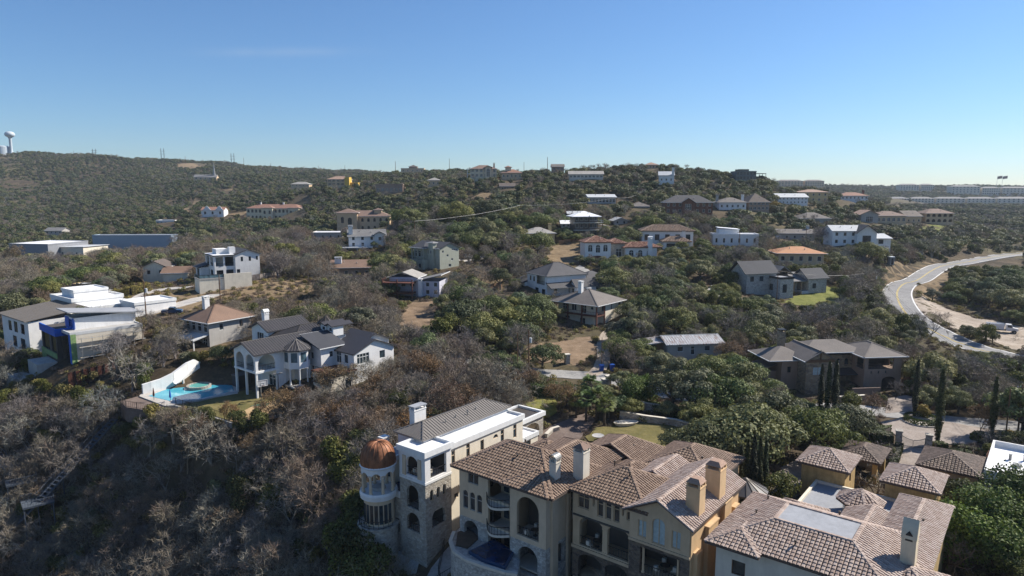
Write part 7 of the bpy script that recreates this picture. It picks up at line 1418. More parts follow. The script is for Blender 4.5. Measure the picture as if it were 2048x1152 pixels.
def plant(kind, x, y, s_, turn=None, z=None):
    z = hz(x, y) if z is None else z
    TREES.append((kind, x, y, z, s_, rnd.uniform(0, 6.28) if turn is None else turn)); TG.setdefault((int(x // 6), int(y // 6)), []).append((x, y, SPACE.get(kind, 2.5) * s_))
for kind, u, v, s_ in HAND: 
    p = ground_at(u, v); plant(kind, p.x, p.y, s_, z=p.z)
for lx_, ly_, s_ in ((-4.9, 5.6, 1.55), (-4.7, 8.0, 1.6), (-4.0, 10.4, 1.5), (-2.8, 12.0, 1.3), (-5.6, 3.2, .95), (-3.6, 1.0, .6)): p = A.w(lx_, ly_); plant('juniper' if s_ != .95 else 'bare_tree', p.x, p.y, s_)
cand = []
NEARLIM = 330
for k_ in range(135000):
    y = math.sqrt(rnd.uniform(58 ** 2, NEARLIM ** 2)); x = rnd.uniform(-1.0, 1.12) * (y + 12)
    if k_ % 4 == 0: y = rnd.uniform(70, 128); x = rnd.uniform(-.8, -.2) * y
    cand.append((x, y))
CZ = heights([c[0] for c in cand], [c[1] for c in cand])
for (x, y), z in zip(cand, CZ):
    u, v, d = proj((x, y, z))
    if u < -300 or u > 2520 or v > 1400: continue
    best = None; bd = 1e9
    for mu, mv, w in MIXES:
        q = (mu - u) ** 2 + ((mv - v) * 1.6) ** 2
        q *= rnd.uniform(.6, 1.5)
        if q < bd: bd = q; best = w
    op = False
    for ou, ov, ru, rv in OPEN:
        if ((u - ou) / ru) ** 2 + ((v - ov) / rv) ** 2 < 1: op = True; break
    if op and rnd.random() < .992: continue
    ks = list(best); kind = rnd.choices(ks, [best[k] for k in ks])[0]
    s_ = rnd.uniform(.5, 1.2) if kind not in ('scrub_bush', 'bare_bush') else rnd.uniform(.5, 1.2)
    if kind == 'live_oak': s_ *= rnd.choice((.8, 1.0, 1.15, 1.45))
    if not free(x, y, SPACE[kind] * s_ * rnd.uniform(.8, 1.1) * (.45 if u < 720 and v > 840 else 1)): continue
    if blocked(x, y, .8 if kind in ('scrub_bush', 'bare_bush') else RAD[kind] * s_ * .45): continue
    if hides(x, y, z, kind, s_): continue
    plant(kind, x, y, s_, z=z)
# the largest of each kind become trees of their own, the rest one wood
def seen_size(t):
    u, v, d = proj((t[1], t[2], t[3] + TALL[t[0]] * t[4] * .5)); inn = 1.0 if -20 < u < 2068 and -20 < v < 1190 else .0
    return inn * TALL[t[0]] * t[4] / d
LOOK = dict(live_oak=('live oak', 'evergreen', ['rounded olive green', 'dusky grey-green', 'dense dark green', 'spreading olive', 'broad grey-leaved', 'deep green']),
    bare_tree=('bare tree', 'leafless', ['leafless brown-grey', 'leafless grey', 'twiggy leafless grey', 'leafless brownish', 'wide leafless grey']), pale_tree=('pale tree', '', ['pale-limbed leafless', 'whitish leafless', 'silvery leafless']),
    rust_tree=('rusty tree', '', ['rust-leaved winter', 'orange-brown leaved', 'sparse rust-leaved']), juniper=('juniper', '', ['dark green bushy', 'dense dark', 'compact green']), scrub_bush=('bush', '', ['grey-green low', 'yellow-green scrubby', 'olive scrubby']),
    bare_bush=('bush', '', ['bare grey twiggy', 'bare brown twiggy']), bright_tree=('leafy tree', '', ['bright green', 'glossy green']), fan_palm=('fan palm', '', ['green fan-leaved', 'stiff-fronded']), cypress=('cypress', '', ['slender dark', 'tall narrow']), yellow_shrub=('yellow shrub', '', ['golden leafy']))
CAT = dict(live_oak='tree', bare_tree='tree', pale_tree='tree', rust_tree='tree', juniper='tree', scrub_bush='bush', bare_bush='bush', bright_tree='tree', fan_palm='palm', cypress='tree', yellow_shrub='bush')
ORD = ['leftmost', 'second', 'third', 'fourth', 'fifth', 'sixth', 'seventh', 'eighth', 'ninth', 'tenth', 'eleventh', 'twelfth', 'thirteenth', 'fourteenth', 'fifteenth', 'sixteenth', 'seventeenth', 'eighteenth', 'nineteenth', 'twentieth']
single = []; mass = []
by = {}
for t in TREES: by.setdefault(t[0], []).append(t)
for kind, ts in by.items():
    ts.sort(key=lambda t: -seen_size(t)); lim = 290 if kind in ('live_oak', 'bare_tree') else 260
    k = 0
    for t in ts:
        if k < lim and seen_size(t) * FOC > 14: single.append(t); k += 1
        elif seen_size(t) > 0 or t[2] < 400: mass.append(t)
LM = np.array([(l[0], l[1]) for l in LANDMARK])
cells = {}
info = []
for t in single:
    kind, x, y, z, s_, turn = t; vi = rnd.randrange(len(PROTO[kind])); look = LOOK[kind][2][vi % len(LOOK[kind][2])]
    i = int(np.argmin(np.hypot(LM[:, 0] - x, (LM[:, 1] - y) * .8))); lx, ly, ph = LANDMARK[i]
    u, v, d = proj((x, y, z)); lu, lv, _ = proj((lx, ly, z))
    dx, dy = x - lx, y - ly
    rel = ('behind' if dy > 0 else 'in front of') if abs(dy) > abs(dx) * 1.2 else ('right of' if dx > 0 else 'left of')
    key = (look, LOOK[kind][0], rel, ph); cells.setdefault(key, []).append(len(info)); info.append((t, vi, u))
labels = [''] * len(info)
for (look, nm, rel, ph), ids in cells.items():
    ids.sort(key=lambda i: info[i][2])
    for k, i in enumerate(ids):
        n_ = len(ids); base = f'{look} {nm} {rel} {ph}'
        if len(base.replace('-', ' ').split()) > 12: base = f'{look.split()[-1]} {nm} {rel} {ph}'
        if n_ == 1: labels[i] = base
        elif k == 0: labels[i] = base + ', leftmost'
        elif k == n_ - 1: labels[i] = base + ', rightmost'
        elif k < 20: labels[i] = base + f', {ORD[k]} from left'
        else: labels[i] = base + f', {ORD[min(n_ - 1 - k, 19)]} from right'
dup = {}
for i, l_ in enumerate(labels): dup.setdefault(l_.split(',')[0], []).append(i)
for l_, ids in dup.items():
    if len({labels[i] for i in ids}) < len(ids):
        ids.sort(key=lambda i: info[i][2]); n_ = len(ids)
        for k, i in enumerate(ids): labels[i] = l_ + (', leftmost' if k == 0 else ', rightmost' if k == n_ - 1 else f', {ORD[k]} from left' if k < 20 else f', {ORD[min(n_ - 1 - k, 19)]} from right')
for (t, vi, u), lab in zip(info, labels):
    kind, x, y, z, s_, turn = t
    o = empty(kind, (x, y, z - .1), turn); sx = s_ * rnd.uniform(.94, 1.06); o.scale = (sx, s_ * rnd.uniform(.94, 1.06), s_ * rnd.uniform(.92, 1.1))
    tag(o, lab, CAT[kind], LOOK[kind][0] + 's on the slope')
    for pn, me in PROTO[kind][vi]:
        c = bpy.data.objects.new(pn, me); COL.objects.link(c); c.parent = o
# the far woods
kidx = dict(live_oak=[1, 3], juniper=[0, 2], bare_tree=[4, 5], pale_tree=[4], rust_tree=[5], scrub_bush=[2], bare_bush=[5], bright_tree=[0], cypress=[2], fan_palm=[0], yellow_shrub=[1])
pts_near = [((t[1], t[2], t[3] - .2), far_names.index(rnd.choice(NEARIDX.get(t[0], ['far_a']))), t[4], t[5]) for t in mass]
if pts_near: wood('wood_between_houses', pts_near, 'oaks, junipers and bare trees filling the slope between the houses')
ug = []
UC = [(rnd.uniform(-.9, 1.05), math.sqrt(rnd.uniform(62 ** 2, 300 ** 2))) for _ in range(26000)]; UC = [(a * (y + 10), y) for a, y in UC]
UZ = heights([q_[0] for q_ in UC], [q_[1] for q_ in UC]); gi0, gi1 = far_names.index('far_p0'), far_names.index('far_p1')
for (x, y), z in zip(UC, UZ):
    if blocked(x, y): continue
    ug.append(((x, y, z - .05), gi0 if rnd.random() < .6 else gi1, rnd.uniform(.5, 1.5), rnd.uniform(0, 6.28)))
wood('undergrowth', ug, 'low dry weeds and scrub covering the ground between the trees')
far_pts = {'left': [], 'centre': [], 'right': []}
FC = []
for _ in range(190000):
    y = math.sqrt(rnd.uniform(NEARLIM ** 2, 1900 ** 2)); x = rnd.uniform(-.82, .82) * (y + 20); FC.append((x, y))
FZ = heights([c[0] for c in FC], [c[1] for c in FC]); FG = {}
bare_spots = [(470, 430, 90, 8), (360, 400, 60, 6), (620, 420, 40, 6), (420, 380, 50, 5), (960, 395, 30, 4), (380, 330, 60, 6)]
for (x, y), z in zip(FC, FZ):
    u, v, d = proj((x, y, z + 3))
    if u < -60 or u > 2110: continue
    sp = (2.9 if u < 640 else 3.4) + y * .0022; g_ = (int(x // sp), int(y // sp))
    if g_ in FG: continue
    thin = math.sin(x * .02) * math.cos(y * .017) + .5 * math.sin(x * .07 + 1) * math.sin(y * .06)
    if thin > 1.15 and u > 640: continue
    if any(((u - a) / c) ** 2 + ((v - b_) / e) ** 2 < 1 for a, b_, c, e in bare_spots) and rnd.random() < .75: continue
    s_ = rnd.uniform(.6, 1.1)
    if blocked(x, y, 1.5) or hides(x, y, z, 'juniper', s_ * 1.05): continue
    FG[g_] = 1
    left = u < 640
    kind = rnd.choices([far_names.index('far_' + q_) for q_ in 'abcdef'], [4, 2.5, 2.5, 1.2, .7, .5] if left or y > 650 else [2.5, 3, 1.5, 2.2, 1.2, .8])[0]
    far_pts['left' if left else ('right' if u > 1500 else 'centre')].append(((x, y, z - .3), kind, s_ * (1.0 if y < 900 else 1.15), rnd.uniform(0, 6.28)))
wood('wood_on_far_ridge', far_pts['left'], 'dark juniper wood covering the long ridge under the water tower')
wood('wood_on_hill', far_pts['centre'], 'oak and juniper wood covering the hill crest in the middle')
wood('wood_in_valley', far_pts['right'], 'evergreen wood filling the far valley beyond the road')
print('TREES', len(TREES), 'single', len(single), 'mass', len(mass), 'far', {k: len(v) for k, v in far_pts.items()})
# ------------------------------------------------------------------ poles, wires, vehicles, fences, hedges
def pole(label, u, vb, h, arms=1, r_=.16, y=None, name='utility_pole', cat='utility pole', mat='wood_brown', box=False):
    p = ground_at(u, vb) if y is None else at_y(u, vb, y); o = House(name, label, cat, p.x, p.y, p.z, 15)
    mb = MB(); mb.tube([(0, 0, -1.5), (0, 0, h)], [r_, r_ * .7], 8); o.part('mast', mb, mat)
    for i in range(arms): mb = MB(); mb.bar((-1.2, 0, h - .5 - .9 * i), (1.2, 0, h - .5 - .9 * i), .12); o.part('crossarm', mb, mat)
    for s_ in ((-1.05, -.5, .5, 1.05) if arms else ()): mb = MB(); mb.lathe([(.05, h - .44), (.07, h - .36), (.03, h - .2), (0, h - .2)], 6, s_, 0); o.part('insulator', mb, 'pale_roof')
    if box: mb = MB(); mb.lathe([(.28, h - 2.6), (.3, h - 2.5), (.3, h - 1.6), (0, h - 1.5)], 10, .4, 0); o.part('transformer', mb, 'pale_roof')
    return Vector((p.x, p.y, p.z + h))
def wires(label, a, b, sag, n=2, sp=.8, r_=.035, mat='dark_metal'):
    d = (b - a); sd = Vector((-d.y, d.x, 0)).normalized() * sp; o = House('power_line', label, 'power line', 0, 0, 0, 0)
    for k in range(n):
        off = sd * (k - (n - 1) / 2); pts = []
        for i in range(13): t = i / 12; p = a.lerp(b, t) + off; p.z -= sag * 4 * t * (1 - t); pts.append(p)
        mb = MB(); mb.tube(pts, [r_] * 13, 4); o.part('wire', mb, mat)
P = {}
P['a'] = pole('wooden utility pole with white meter beside the curved drive', 293, 640, 9.2, 0, box=True); P['b'] = pole('wooden utility pole below the white retaining wall', 441, 604, 7.2, 0)
P['c'] = pole('tall wooden pole by the road bend with crossarm', 1748, 588, 8.0, 1, box=True); P['d'] = pole('utility pole behind the road bend in oaks', 1712, 560, 8.5, 1); P['e'] = pole('slim pole in front of the black-gabled house', 1553, 604, 9.5, 0, r_=.12)
P['f'] = pole('grey pole with pale transformer at the street end', 1057, 770, 11.0, 0, box=True); P['g'] = pole('thin grey pole left of the transformer pole', 1035, 775, 11.0, 0, r_=.12); P['h'] = pole('dark street pole beside the blue bins', 1203, 738, 7.0, 0, r_=.1); P['i'] = pole('utility pole carrying wires over the middle hillside', 830, 500, 11, 1); P['j'] = pole('hillside pole holding the long sagging wires', 1041, 446, 8, 1)
P['k'] = pole('hillside pole under the veranda house', 1232, 430, 8.5, 1); P['l'] = pole('tall pole at the right edge near the white modern house', 2034, 880, 9.5, 1); P['m'] = pole('second tall pole beside the one at the right edge', 2010, 884, 9.0, 0, r_=.13); P['n'] = pole('pole beside the taupe ranch house', 1611, 490, 7, 1); P['o'] = pole('pole above the far road by the valley', 1907, 430, 12, 1, y=620); P['p'] = pole('pole near the orange-roofed house drive', 1478, 500, 7.5, 1)
wires('two long pale wires sagging over the middle hillside', P['i'], P['j'], 1.0, 2, .9, .028, 'grey_metal'); wires('pale wires climbing to the veranda house', P['j'], P['k'], 1.2, 2, .9, .028, 'grey_metal'); hp = at_y(1300, 368, 430); wires('pale wires running up to the hilltop', P['k'], hp, 3.0, 2, .9, .028, 'grey_metal')
wires('wires between the two road-bend poles', P['c'], P['d'], 1.0, 3, .6, .03); wires('wires crossing from the road bend to the slim pole', P['c'], P['e'], 1.5, 2, .5, .03); wires('wires between the pair of poles at the right edge', P['l'], P['c'] + Vector((0, 0, 0)), 3.5, 2, .6, .03)
pole('pole rising behind the skyline at the right of the ridge mansion', 1095, 336, 7.5, 0, y=480, r_=.22); pole('slim skyline pole left of the hilltop pole', 1048, 338, 5, 0, y=500, r_=.15); pole('skyline pole beside the skyline pavilion', 899, 347, 17, 0, y=800, r_=.3); pole('skyline pole left of the skyline pavilion', 791, 340, 10, 0, y=800, r_=.3); pole('lone pole standing on the dark middle slope', 561, 362, 20, 1, y=900, r_=.35)
for i, (u, vb, hh) in enumerate(((189, 312, 16), (326, 322, 26), (466, 332, 26))):
    p = at_y(u, vb, 1280); o = House('transmission_tower', 'twin-pole transmission tower on the long ridge, %s from left' % ORDN[i], 'pylon', p.x, p.y, p.z - 3, 20, group='transmission towers along the ridge')
    for s_ in (-2.4, 2.4): mb = MB(); mb.tube([(s_, 0, -3), (s_, 0, hh)], [.55, .4], 8); o.part('mast', mb, 'bronze_metal')
    for z in (hh * .6, hh * .8): mb = MB(); mb.bar((-4.6, 0, z), (4.6, 0, z), .4); o.part('crossarm', mb, 'bronze_metal')
for i, (u, vb, hh) in enumerate(((371, 326, 12), (488, 333, 16), (542, 340, 13), (637, 344, 12), (690, 346, 14), (148, 310, 8))): pole('thin ridge-line pole far away, %s from left' % ORDN[i], u, vb, hh, 0, y=1270, r_=.35)
p = at_y(1999, 376, 1560); FL = House('flag_poles', 'two large flags flying above the far apartments', 'flag', p.x, p.y, p.z, 0)
for s_ in (-7, 5):
    mb = MB(); mb.tube([(s_, 0, -4), (s_, 0, 27)], [.4, .25], 6); FL.part('flagpole', mb, 'pale_roof'); mb = MB()
    for i in range(6): x0, x1 = s_ + i * 1.8, s_ + (i + 1) * 1.8; mb.face([(x0, math.sin(i) * .8, 19.5 + .3 * i), (x1, math.sin(i + 1) * .8, 19.8 + .3 * i), (x1, math.sin(i + 1) * .8, 26 + .3 * i), (x0, math.sin(i) * .8, 25.7 + .3 * i)])
    FL.part('flag', mb, plain('flag_cloth', (.12, .05, .07), .8, var=.5, scale=.3))
# vehicles
plain('tyre', (.012, .012, .012), .9)
def wheel(o, x, y, r_, w, name='wheel'):
    mb = MB(); n = 14
    for k in range(n):
        a0, a1 = 2 * math.pi * k / n, 2 * math.pi * (k + 1) / n; p0, p1 = (r_ * math.cos(a0), r_ * math.sin(a0)), (r_ * math.cos(a1), r_ * math.sin(a1))
        mb.face([(x + p0[0], y - w / 2, r_ + p0[1]), (x + p1[0], y - w / 2, r_ + p1[1]), (x + p1[0], y + w / 2, r_ + p1[1]), (x + p0[0], y + w / 2, r_ + p0[1])])
    for s_ in (-1, 1): mb.face([(x + r_ * math.cos(2 * math.pi * k / n), y + s_ * w / 2, r_ + r_ * math.sin(2 * math.pi * k / n)) for k in range(n)])
    t = o.part(name, mb, 'tyre'); mb = MB()
    for s_ in (-1, 1): mb.face([(x + r_ * .55 * math.cos(2 * math.pi * k / n), y + s_ * (w / 2 + .01), r_ + r_ * .55 * math.sin(2 * math.pi * k / n)) for k in range(n)])
    o.part('rim', mb, 'grey_metal', t)
def car(name, label, u, v, ang, paint, style='suv', cat='car', z=None):
    p = ground_at(u, v) if z is None else at_z(u, v, z); o = House(name, label, cat, p.x, p.y, p.z + .18, ang); W_ = .9
    body = [(-2.3, .35), (2.3, .35), (2.35, .75), (2.2, .95), (1.1, 1.05), (.5, 1.62), (-1.3, 1.68) if style != 'pickup' else (-.6, 1.66), (-2.15, 1.1) if style == 'suv' else (-.75, 1.1), (-2.35, 1.02)]
    mb = MB(); mb.face([(x, -W_, z_) for x, z_ in body]); mb.face([(x, W_, z_) for x, z_ in reversed(body)])
    for i in range(len(body)): (a, c), (e, f) = body[i], body[(i + 1) % len(body)]; mb.face([(a, -W_, c), (a, W_, c), (e, W_, f), (e, -W_, f)])
    o.part('body', mb, paint)
    mb = MB(); mb.face([(1.06, -.78, 1.1), (.52, -.72, 1.56), (.52, .72, 1.56), (1.06, .78, 1.1)]); mb2 = [(p_[0] + .03, p_[1], p_[2] + .02) for p_ in mb.v]; mb.v = mb2; o.part('windscreen', mb, 'window_glass')
    for s_ in (-1, 1): mb = MB(); mb.face([(.85, s_ * .905, 1.12), (.42, s_ * .905, 1.55), (-.5 if style == 'pickup' else -1.2, s_ * .905, 1.58), (-.68 if style == 'pickup' else -1.9, s_ * .905, 1.14)]); o.part('side_window', mb, 'window_glass')
    for x in (-1.45, 1.45):
        for y in (-.82, .82): wheel(o, x, y, .34, .22)
    for y in (-.6, .6): mb = MB(); mb.box(2.2, y - .18, .7, 2.36, y + .18, .84); o.part('headlight', mb, 'pale_roof')
    KEEP.append([tuple(o.w(x, y)[:2]) for x, y in ((-2.5, -1), (2.5, -1), (2.5, 1), (-2.5, 1))]); return o
plain('paint_blue', (.02, .06, .13), .3, var=.05); plain('paint_white', (.70, .70, .70), .3, var=.05); plain('paint_silver', (.30, .31, .33), .3, .4, var=.05); plain('paint_black', (.02, .02, .022), .3, var=.05)
car('pickup_truck', 'dark blue pickup parked beside the concrete drive', 345, 630, 15, 'paint_blue', 'pickup', 'pickup'); car('parked_car', 'white car parked under oaks by the small lawn', 207, 586, 5, 'paint_white'); car('parked_car', 'silver car parked on the sage house drive', 936, 520, 40, 'paint_silver'); car('pickup_truck', 'white pickup parked beside the cedar fence', 912, 594, 10, 'paint_white', 'pickup', 'pickup'); car('parked_car', 'black and white car behind the white pool house', 668, 668, 30, 'paint_black'); car('parked_car', 'silver car at the taupe ranch house', 1560, 480, 20, 'paint_silver'); car('covered_car', 'car under a grey-beige cover inside the carport', 1727, 930, 51, plain('car_cover', (.26, .23, .20), .9)); car('parked_car', 'dark blue car under trees by the tin-roofed house', 1262, 726, 10, 'paint_blue'); car('parked_van', 'white van beside the small tan hut', 162, 582, 0, 'paint_white', 'suv', 'van')
# dump truck
p = ground_at(2002, 667); DT = House('dump_truck', 'white dump truck parked on the gravel shoulder', 'truck', p.x, p.y, p.z + .1, -28)
mb = MB(); mb.box(-3.6, -.5, .7, 3.6, .5, 1.0); DT.part('chassis', mb, 'dark_metal')
mb = MB(); prof = [(-3.7, 1.1), (.4, 1.1), (.6, 2.7), (-3.9, 2.7)]
mb.face([(x, -1.2, z) for x, z in prof]); mb.face([(x, 1.2, z) for x, z in reversed(prof)]); mb.face([(-3.7, -1.2, 1.1), (-3.9, -1.2, 2.7), (-3.9, 1.2, 2.7), (-3.7, 1.2, 1.1)]); mb.face([(.4, -1.2, 1.1), (.4, 1.2, 1.1), (.6, 1.2, 2.7), (.6, -1.2, 2.7)]); mb.face([(-3.7, -1.1, 1.6), (.45, -1.1, 1.6), (.45, 1.1, 1.6), (-3.7, 1.1, 1.6)])
bed = DT.part('dump_bed', mb, 'paint_white')
for i in range(7):
    for s_ in (-1, 1): mb = MB(); mb.box(-3.6 + .65 * i, s_ * 1.26 - .05, 1.1, -3.5 + .65 * i, s_ * 1.26 + .05, 2.7); DT.part('bed_rib', mb, 'paint_white', bed)
mb = MB(); cab = [(1.0, .8), (2.6, .8), (2.6, 1.75), (2.35, 2.65), (1.0, 2.7)]; hood = [(2.6, .8), (4.0, .8), (4.0, 1.5), (2.6, 1.75)]
for pf, w_ in ((cab, 1.1), (hood, .85)):
    mb.face([(x, -w_, z) for x, z in pf]); mb.face([(x, w_, z) for x, z in reversed(pf)])
    for i in range(len(pf)): (a, c), (e, f) = pf[i], pf[(i + 1) % len(pf)]; mb.face([(a, -w_, c), (a, w_, c), (e, w_, f), (e, -w_, f)])
DT.part('cab', mb, 'paint_white'); mb = MB(); mb.face([(2.62, -.95, 1.82), (2.62, .95, 1.82), (2.4, .9, 2.55), (2.4, -.9, 2.55)]); DT.part('windscreen', mb, 'window_glass')
for s_ in (-1, 1): mb = MB(); mb.face([(1.3, s_ * 1.11, 1.8), (2.45, s_ * 1.11, 1.8), (2.25, s_ * 1.11, 2.5), (1.3, s_ * 1.11, 2.5)]); DT.part('side_window', mb, 'window_glass')
mb = MB(); mb.box(4.0, -.6, .8, 4.05, .6, 1.4); DT.part('grille', mb, 'dark_metal')
for x in (-2.9, -1.8, 3.1):
    for y in (-1.0, 1.0): wheel(DT, x, y, .5, .3)
# bins, porta toilet, gate pillars
for lab, u, v in (('blue wheeled bin nearest the street pole', 1203, 744), ('second blue wheeled bin right of the street pole', 1224, 745)):
    p = ground_at(u, v); o = House('wheeled_bin', lab, 'bin', p.x, p.y, p.z + .1, 10, group='blue bins by the street'); mb = MB(); lo = [(-.35, -.4), (.35, -.4), (.35, .4), (-.35, .4)]; hi = [(a * 1.25, c * 1.25) for a, c in lo]; mb.face([(a, c, 1.35) for a, c in hi])
    for i in range(4): mb.face([(*lo[i], 0), (*lo[(i + 1) % 4], 0), (*hi[(i + 1) % 4], 1.35), (*hi[i], 1.35)])
    o.part('bin_body', mb, plain('bin_blue', (.02, .09, .38), .5)); mb = MB(); mb.box(-.48, -.55, 1.35, .48, .55, 1.46); o.part('lid', mb, 'bin_blue')
p = ground_at(1781, 530); PT2 = House('portable_toilet', 'grey portable toilet standing beside the road bend', 'toilet cabin', p.x, p.y, p.z, 10); mb = MB(); mb.box(-.9, -.9, 0, .9, .9, 3.2); PT2.part('cabin', mb, 'depot_grey'); mb = MB(); mb.box(-1, -1, 3.2, 1, 1, 3.45); PT2.part('roof_cap', mb, 'white_roof'); mb = MB(); mb.box(-.5, -.95, .2, .5, -.9, 2.8); PT2.part('door', mb, 'dark_door')
for lab, u, v in (('stone gate pillar beside the dirt yard', 1134, 730), ('pale gate pillar right of the palms', 1216, 772), ('slim lamp pillar in front of the gate pillar', 1209, 778)):
    p = ground_at(u, v); o = House('gate_pillar', lab, 'pillar', p.x, p.y, p.z, 20); mb = MB(); mb.box(-.5, -.5, -.5, .5, .5, 1.9); o.part('shaft', mb, 'limestone'); mb = MB(); mb.box(-.62, -.62, 1.9, .62, .62, 2.1); o.part('cap', mb, 'pale_stucco')
# driveway gate
ga, gb_ = ground_at(1796, 893), ground_at(1856, 900); GT = House('driveway_gate', 'dark iron double gate with dipped top between stone pillars', 'gate', ga.x, ga.y, ga.z, math.degrees(math.atan2(gb_.y - ga.y, gb_.x - ga.x))); L = (gb_ - ga).xy.length
for x in (0, L): mb = MB(); mb.box(x - .45, -.45, -.5, x + .45, .45, 2.4); mb.box(x - .55, -.55, 2.4, x + .55, .55, 2.6); GT.part('pillar', mb, 'limestone')
for s0, s1 in ((.5, L / 2 - .05), (L / 2 + .05, L - .5)):
    mb = MB(); n = 12; tp = lambda x: 1.25 + .9 * (2 * x / L - 1) ** 2
    for i in range(n): x0, x1 = s0 + (s1 - s0) * i / n, s0 + (s1 - s0) * (i + 1) / n; mb.bar((x0, 0, tp(x0)), (x1, 0, tp(x1)), .08); mb.bar((x0, 0, .15), (x0, 0, tp(x0)), .04)
    mb.bar((s0, 0, .15), (s1, 0, .15), .07); mb.bar((s1, 0, .15), (s1, 0, tp(s1)), .07); GT.part('gate_leaf', mb, plain('gate_iron', (.10, .12, .11), .6))
# hedges: clipped boxes of leaves
def hedge(label, pts, w, h, mat='hedge_leaf', n=260, name='hedge'):
    o = House(name, label, 'hedge', *pts[0], 0, 0); o.o.location = (0, 0, 0); rd = random.Random(len(label)); mb = MB(); core = MB()
    for a, c in zip(pts[:-1], pts[1:]):
        a = Vector((*a, hz(*a))); c = Vector((*c, hz(*c))); L = (c - a).length; d = (c - a).normalized(); sd = Vector((-d.y, d.x, 0)); k = int(n * L * (w + 2 * h) / 4)
        core.bar(a + Vector((0, 0, h * .45)), c + Vector((0, 0, h * .45)), w * .8, h * .85)  # solid dark box behind the leaves, standing in for shade inside the hedge
        for _ in range(k):
            t = rd.random(); q_ = rd.random() * (w + 2 * h)
            if q_ < h: x, z, nn = -w / 2, q_, -sd
            elif q_ < h + w: x, z, nn = q_ - h - w / 2, h, Vector((0, 0, 1))
            else: x, z, nn = w / 2, q_ - h - w, sd
            bul = 1 + .12 * math.sin(t * L * 1.7) + rd.uniform(-.06, .06)
            leaf(mb, a.lerp(c, t) + sd * x * bul + Vector((0, 0, z * bul)), (nn + rdir(rd) * .6).normalized(), rd.uniform(.16, .32), rd)
    o.part('dark_core', core, 'bark'); o.part('foliage', mb, mat); return o
G2 = lambda u, v: gp(u, v)
hedge('tall clipped hedge beside the driveway carport', [G2(1690, 872), G2(1740, 885), G2(1785, 890)], 2.6, 1.8); hedge('clipped hedge mound behind the carport hedge', [G2(1682, 850), G2(1720, 858), G2(1775, 872)], 3.0, 1.3); hedge('low hedge strip beside the pavilion roof', [G2(1905, 898), G2(1958, 908)], 1.1, .7); hedge('ivy hedge along the driveway wall', [G2(1798, 905), G2(1780, 960)], 1.0, 1.4); hedge('round hedge bush behind the gate', [G2(1868, 897), G2(1892, 899)], 1.3, .9); hedge('hedge row at the lawn behind the domed villa', [G2(1058, 795), G2(1120, 790), G2(1150, 796)], 2.2, 2.2); hedge('hedge under the red-leaved tree by the poles', [G2(1942, 880), G2(1965, 884)], 1.6, 1.2); hedge('dark hedge along the garden terrace wall', [G2(1240, 812), G2(1300, 822), G2(1370, 838)], 1.8, 1.4); hedge('yellow-green hedge beside the curved drive', [G2(222, 598), G2(262, 590), G2(300, 582)], 2.4, 2.0, 'scrub_leaf')
ic = ground_at(1842, 846); IS = House('planted_island', 'oval planted island with low hedge ring in the paved court', 'planter', ic.x, ic.y, ic.z + .05, 0); mb = MB(); mb.lathe([(3.4, -.4), (3.4, .25), (3.1, .25), (3.1, .15), (0, .2)], 28); IS.part('kerb', mb, 'limestone'); rd = random.Random(5); mb = MB()
for _ in range(2600): a = rd.uniform(0, 6.28); q_ = rd.uniform(0, 2.2); rr_ = 2.95 - .25 * (q_ > 1.1) - .6 * rd.random(); z = min(q_, 1.0) * .9 + rd.uniform(-.06, .06); leaf(mb, Vector((rr_ * math.cos(a), rr_ * math.sin(a), z + .1)), (Vector((math.cos(a), math.sin(a), .8)) + rdir(rd) * .5).normalized(), .25, rd)
IS.part('hedge_ring', mb, 'hedge_leaf')
# fences and walls in the neighbourhood
def board_fence(name, label, pts, h, mat, board=.9):
    o = House(name, label, 'fence', 0, 0, 0, 0)
    for a, c in zip(pts[:-1], pts[1:]):
        a = Vector((*a, hz(*a))); c = Vector((*c, hz(*c))); L = (c - a).length; n = max(1, int(L / board))
        for i in range(n):
            p0, p1 = a.lerp(c, i / n), a.lerp(c, (i + .93) / n); mb = MB(); mb.bar(p0 + Vector((0, 0, h / 2 + .02 * (i % 3))), p1 + Vector((0, 0, h / 2 + .02 * (i % 3))), .06, h); o.part('board', mb, mat)
    return o
board_fence('cedar_fence', 'orange cedar fence behind the vacant lot', [gp(1118, 492), gp(1165, 484)], 1.9, 'cedar_fence', 1.2); board_fence('cedar_fence', 'cedar fence beside the white pickup', [gp(946, 588), gp(975, 584), gp(1004, 578)], 2.0, 'cedar_fence', .9); board_fence('cedar_fence', 'long red-brown fence behind the sage house', [gp(928, 500), gp(965, 492), gp(1004, 487)], 2.4, plain('red_fence', (.22, .075, .045), .9, var=.25), 1.3); board_fence('picket_fence', 'weathered grey fence along the dry field top', [gp(478, 566), gp(520, 560), gp(572, 552)], 1.8, 'grey_fence', 1.0); board_fence('brown_fence', 'dark brown board fence behind the side street', [gp(1830, 812), gp(1880, 808), gp(1940, 816), gp(2010, 826)], 2.0, 'wood_brown', 1.0); board_fence('cedar_fence', 'warm cedar fence right of the stone gable house', [gp(1802, 776), gp(1822, 772), gp(1850, 785)], 2.0, 'cedar_fence', .9); board_fence('brown_fence', 'rusty fence panel along the white modern house', [gp(1965, 945), gp(1985, 905)], 1.8, 'rust_metal', 1.0)
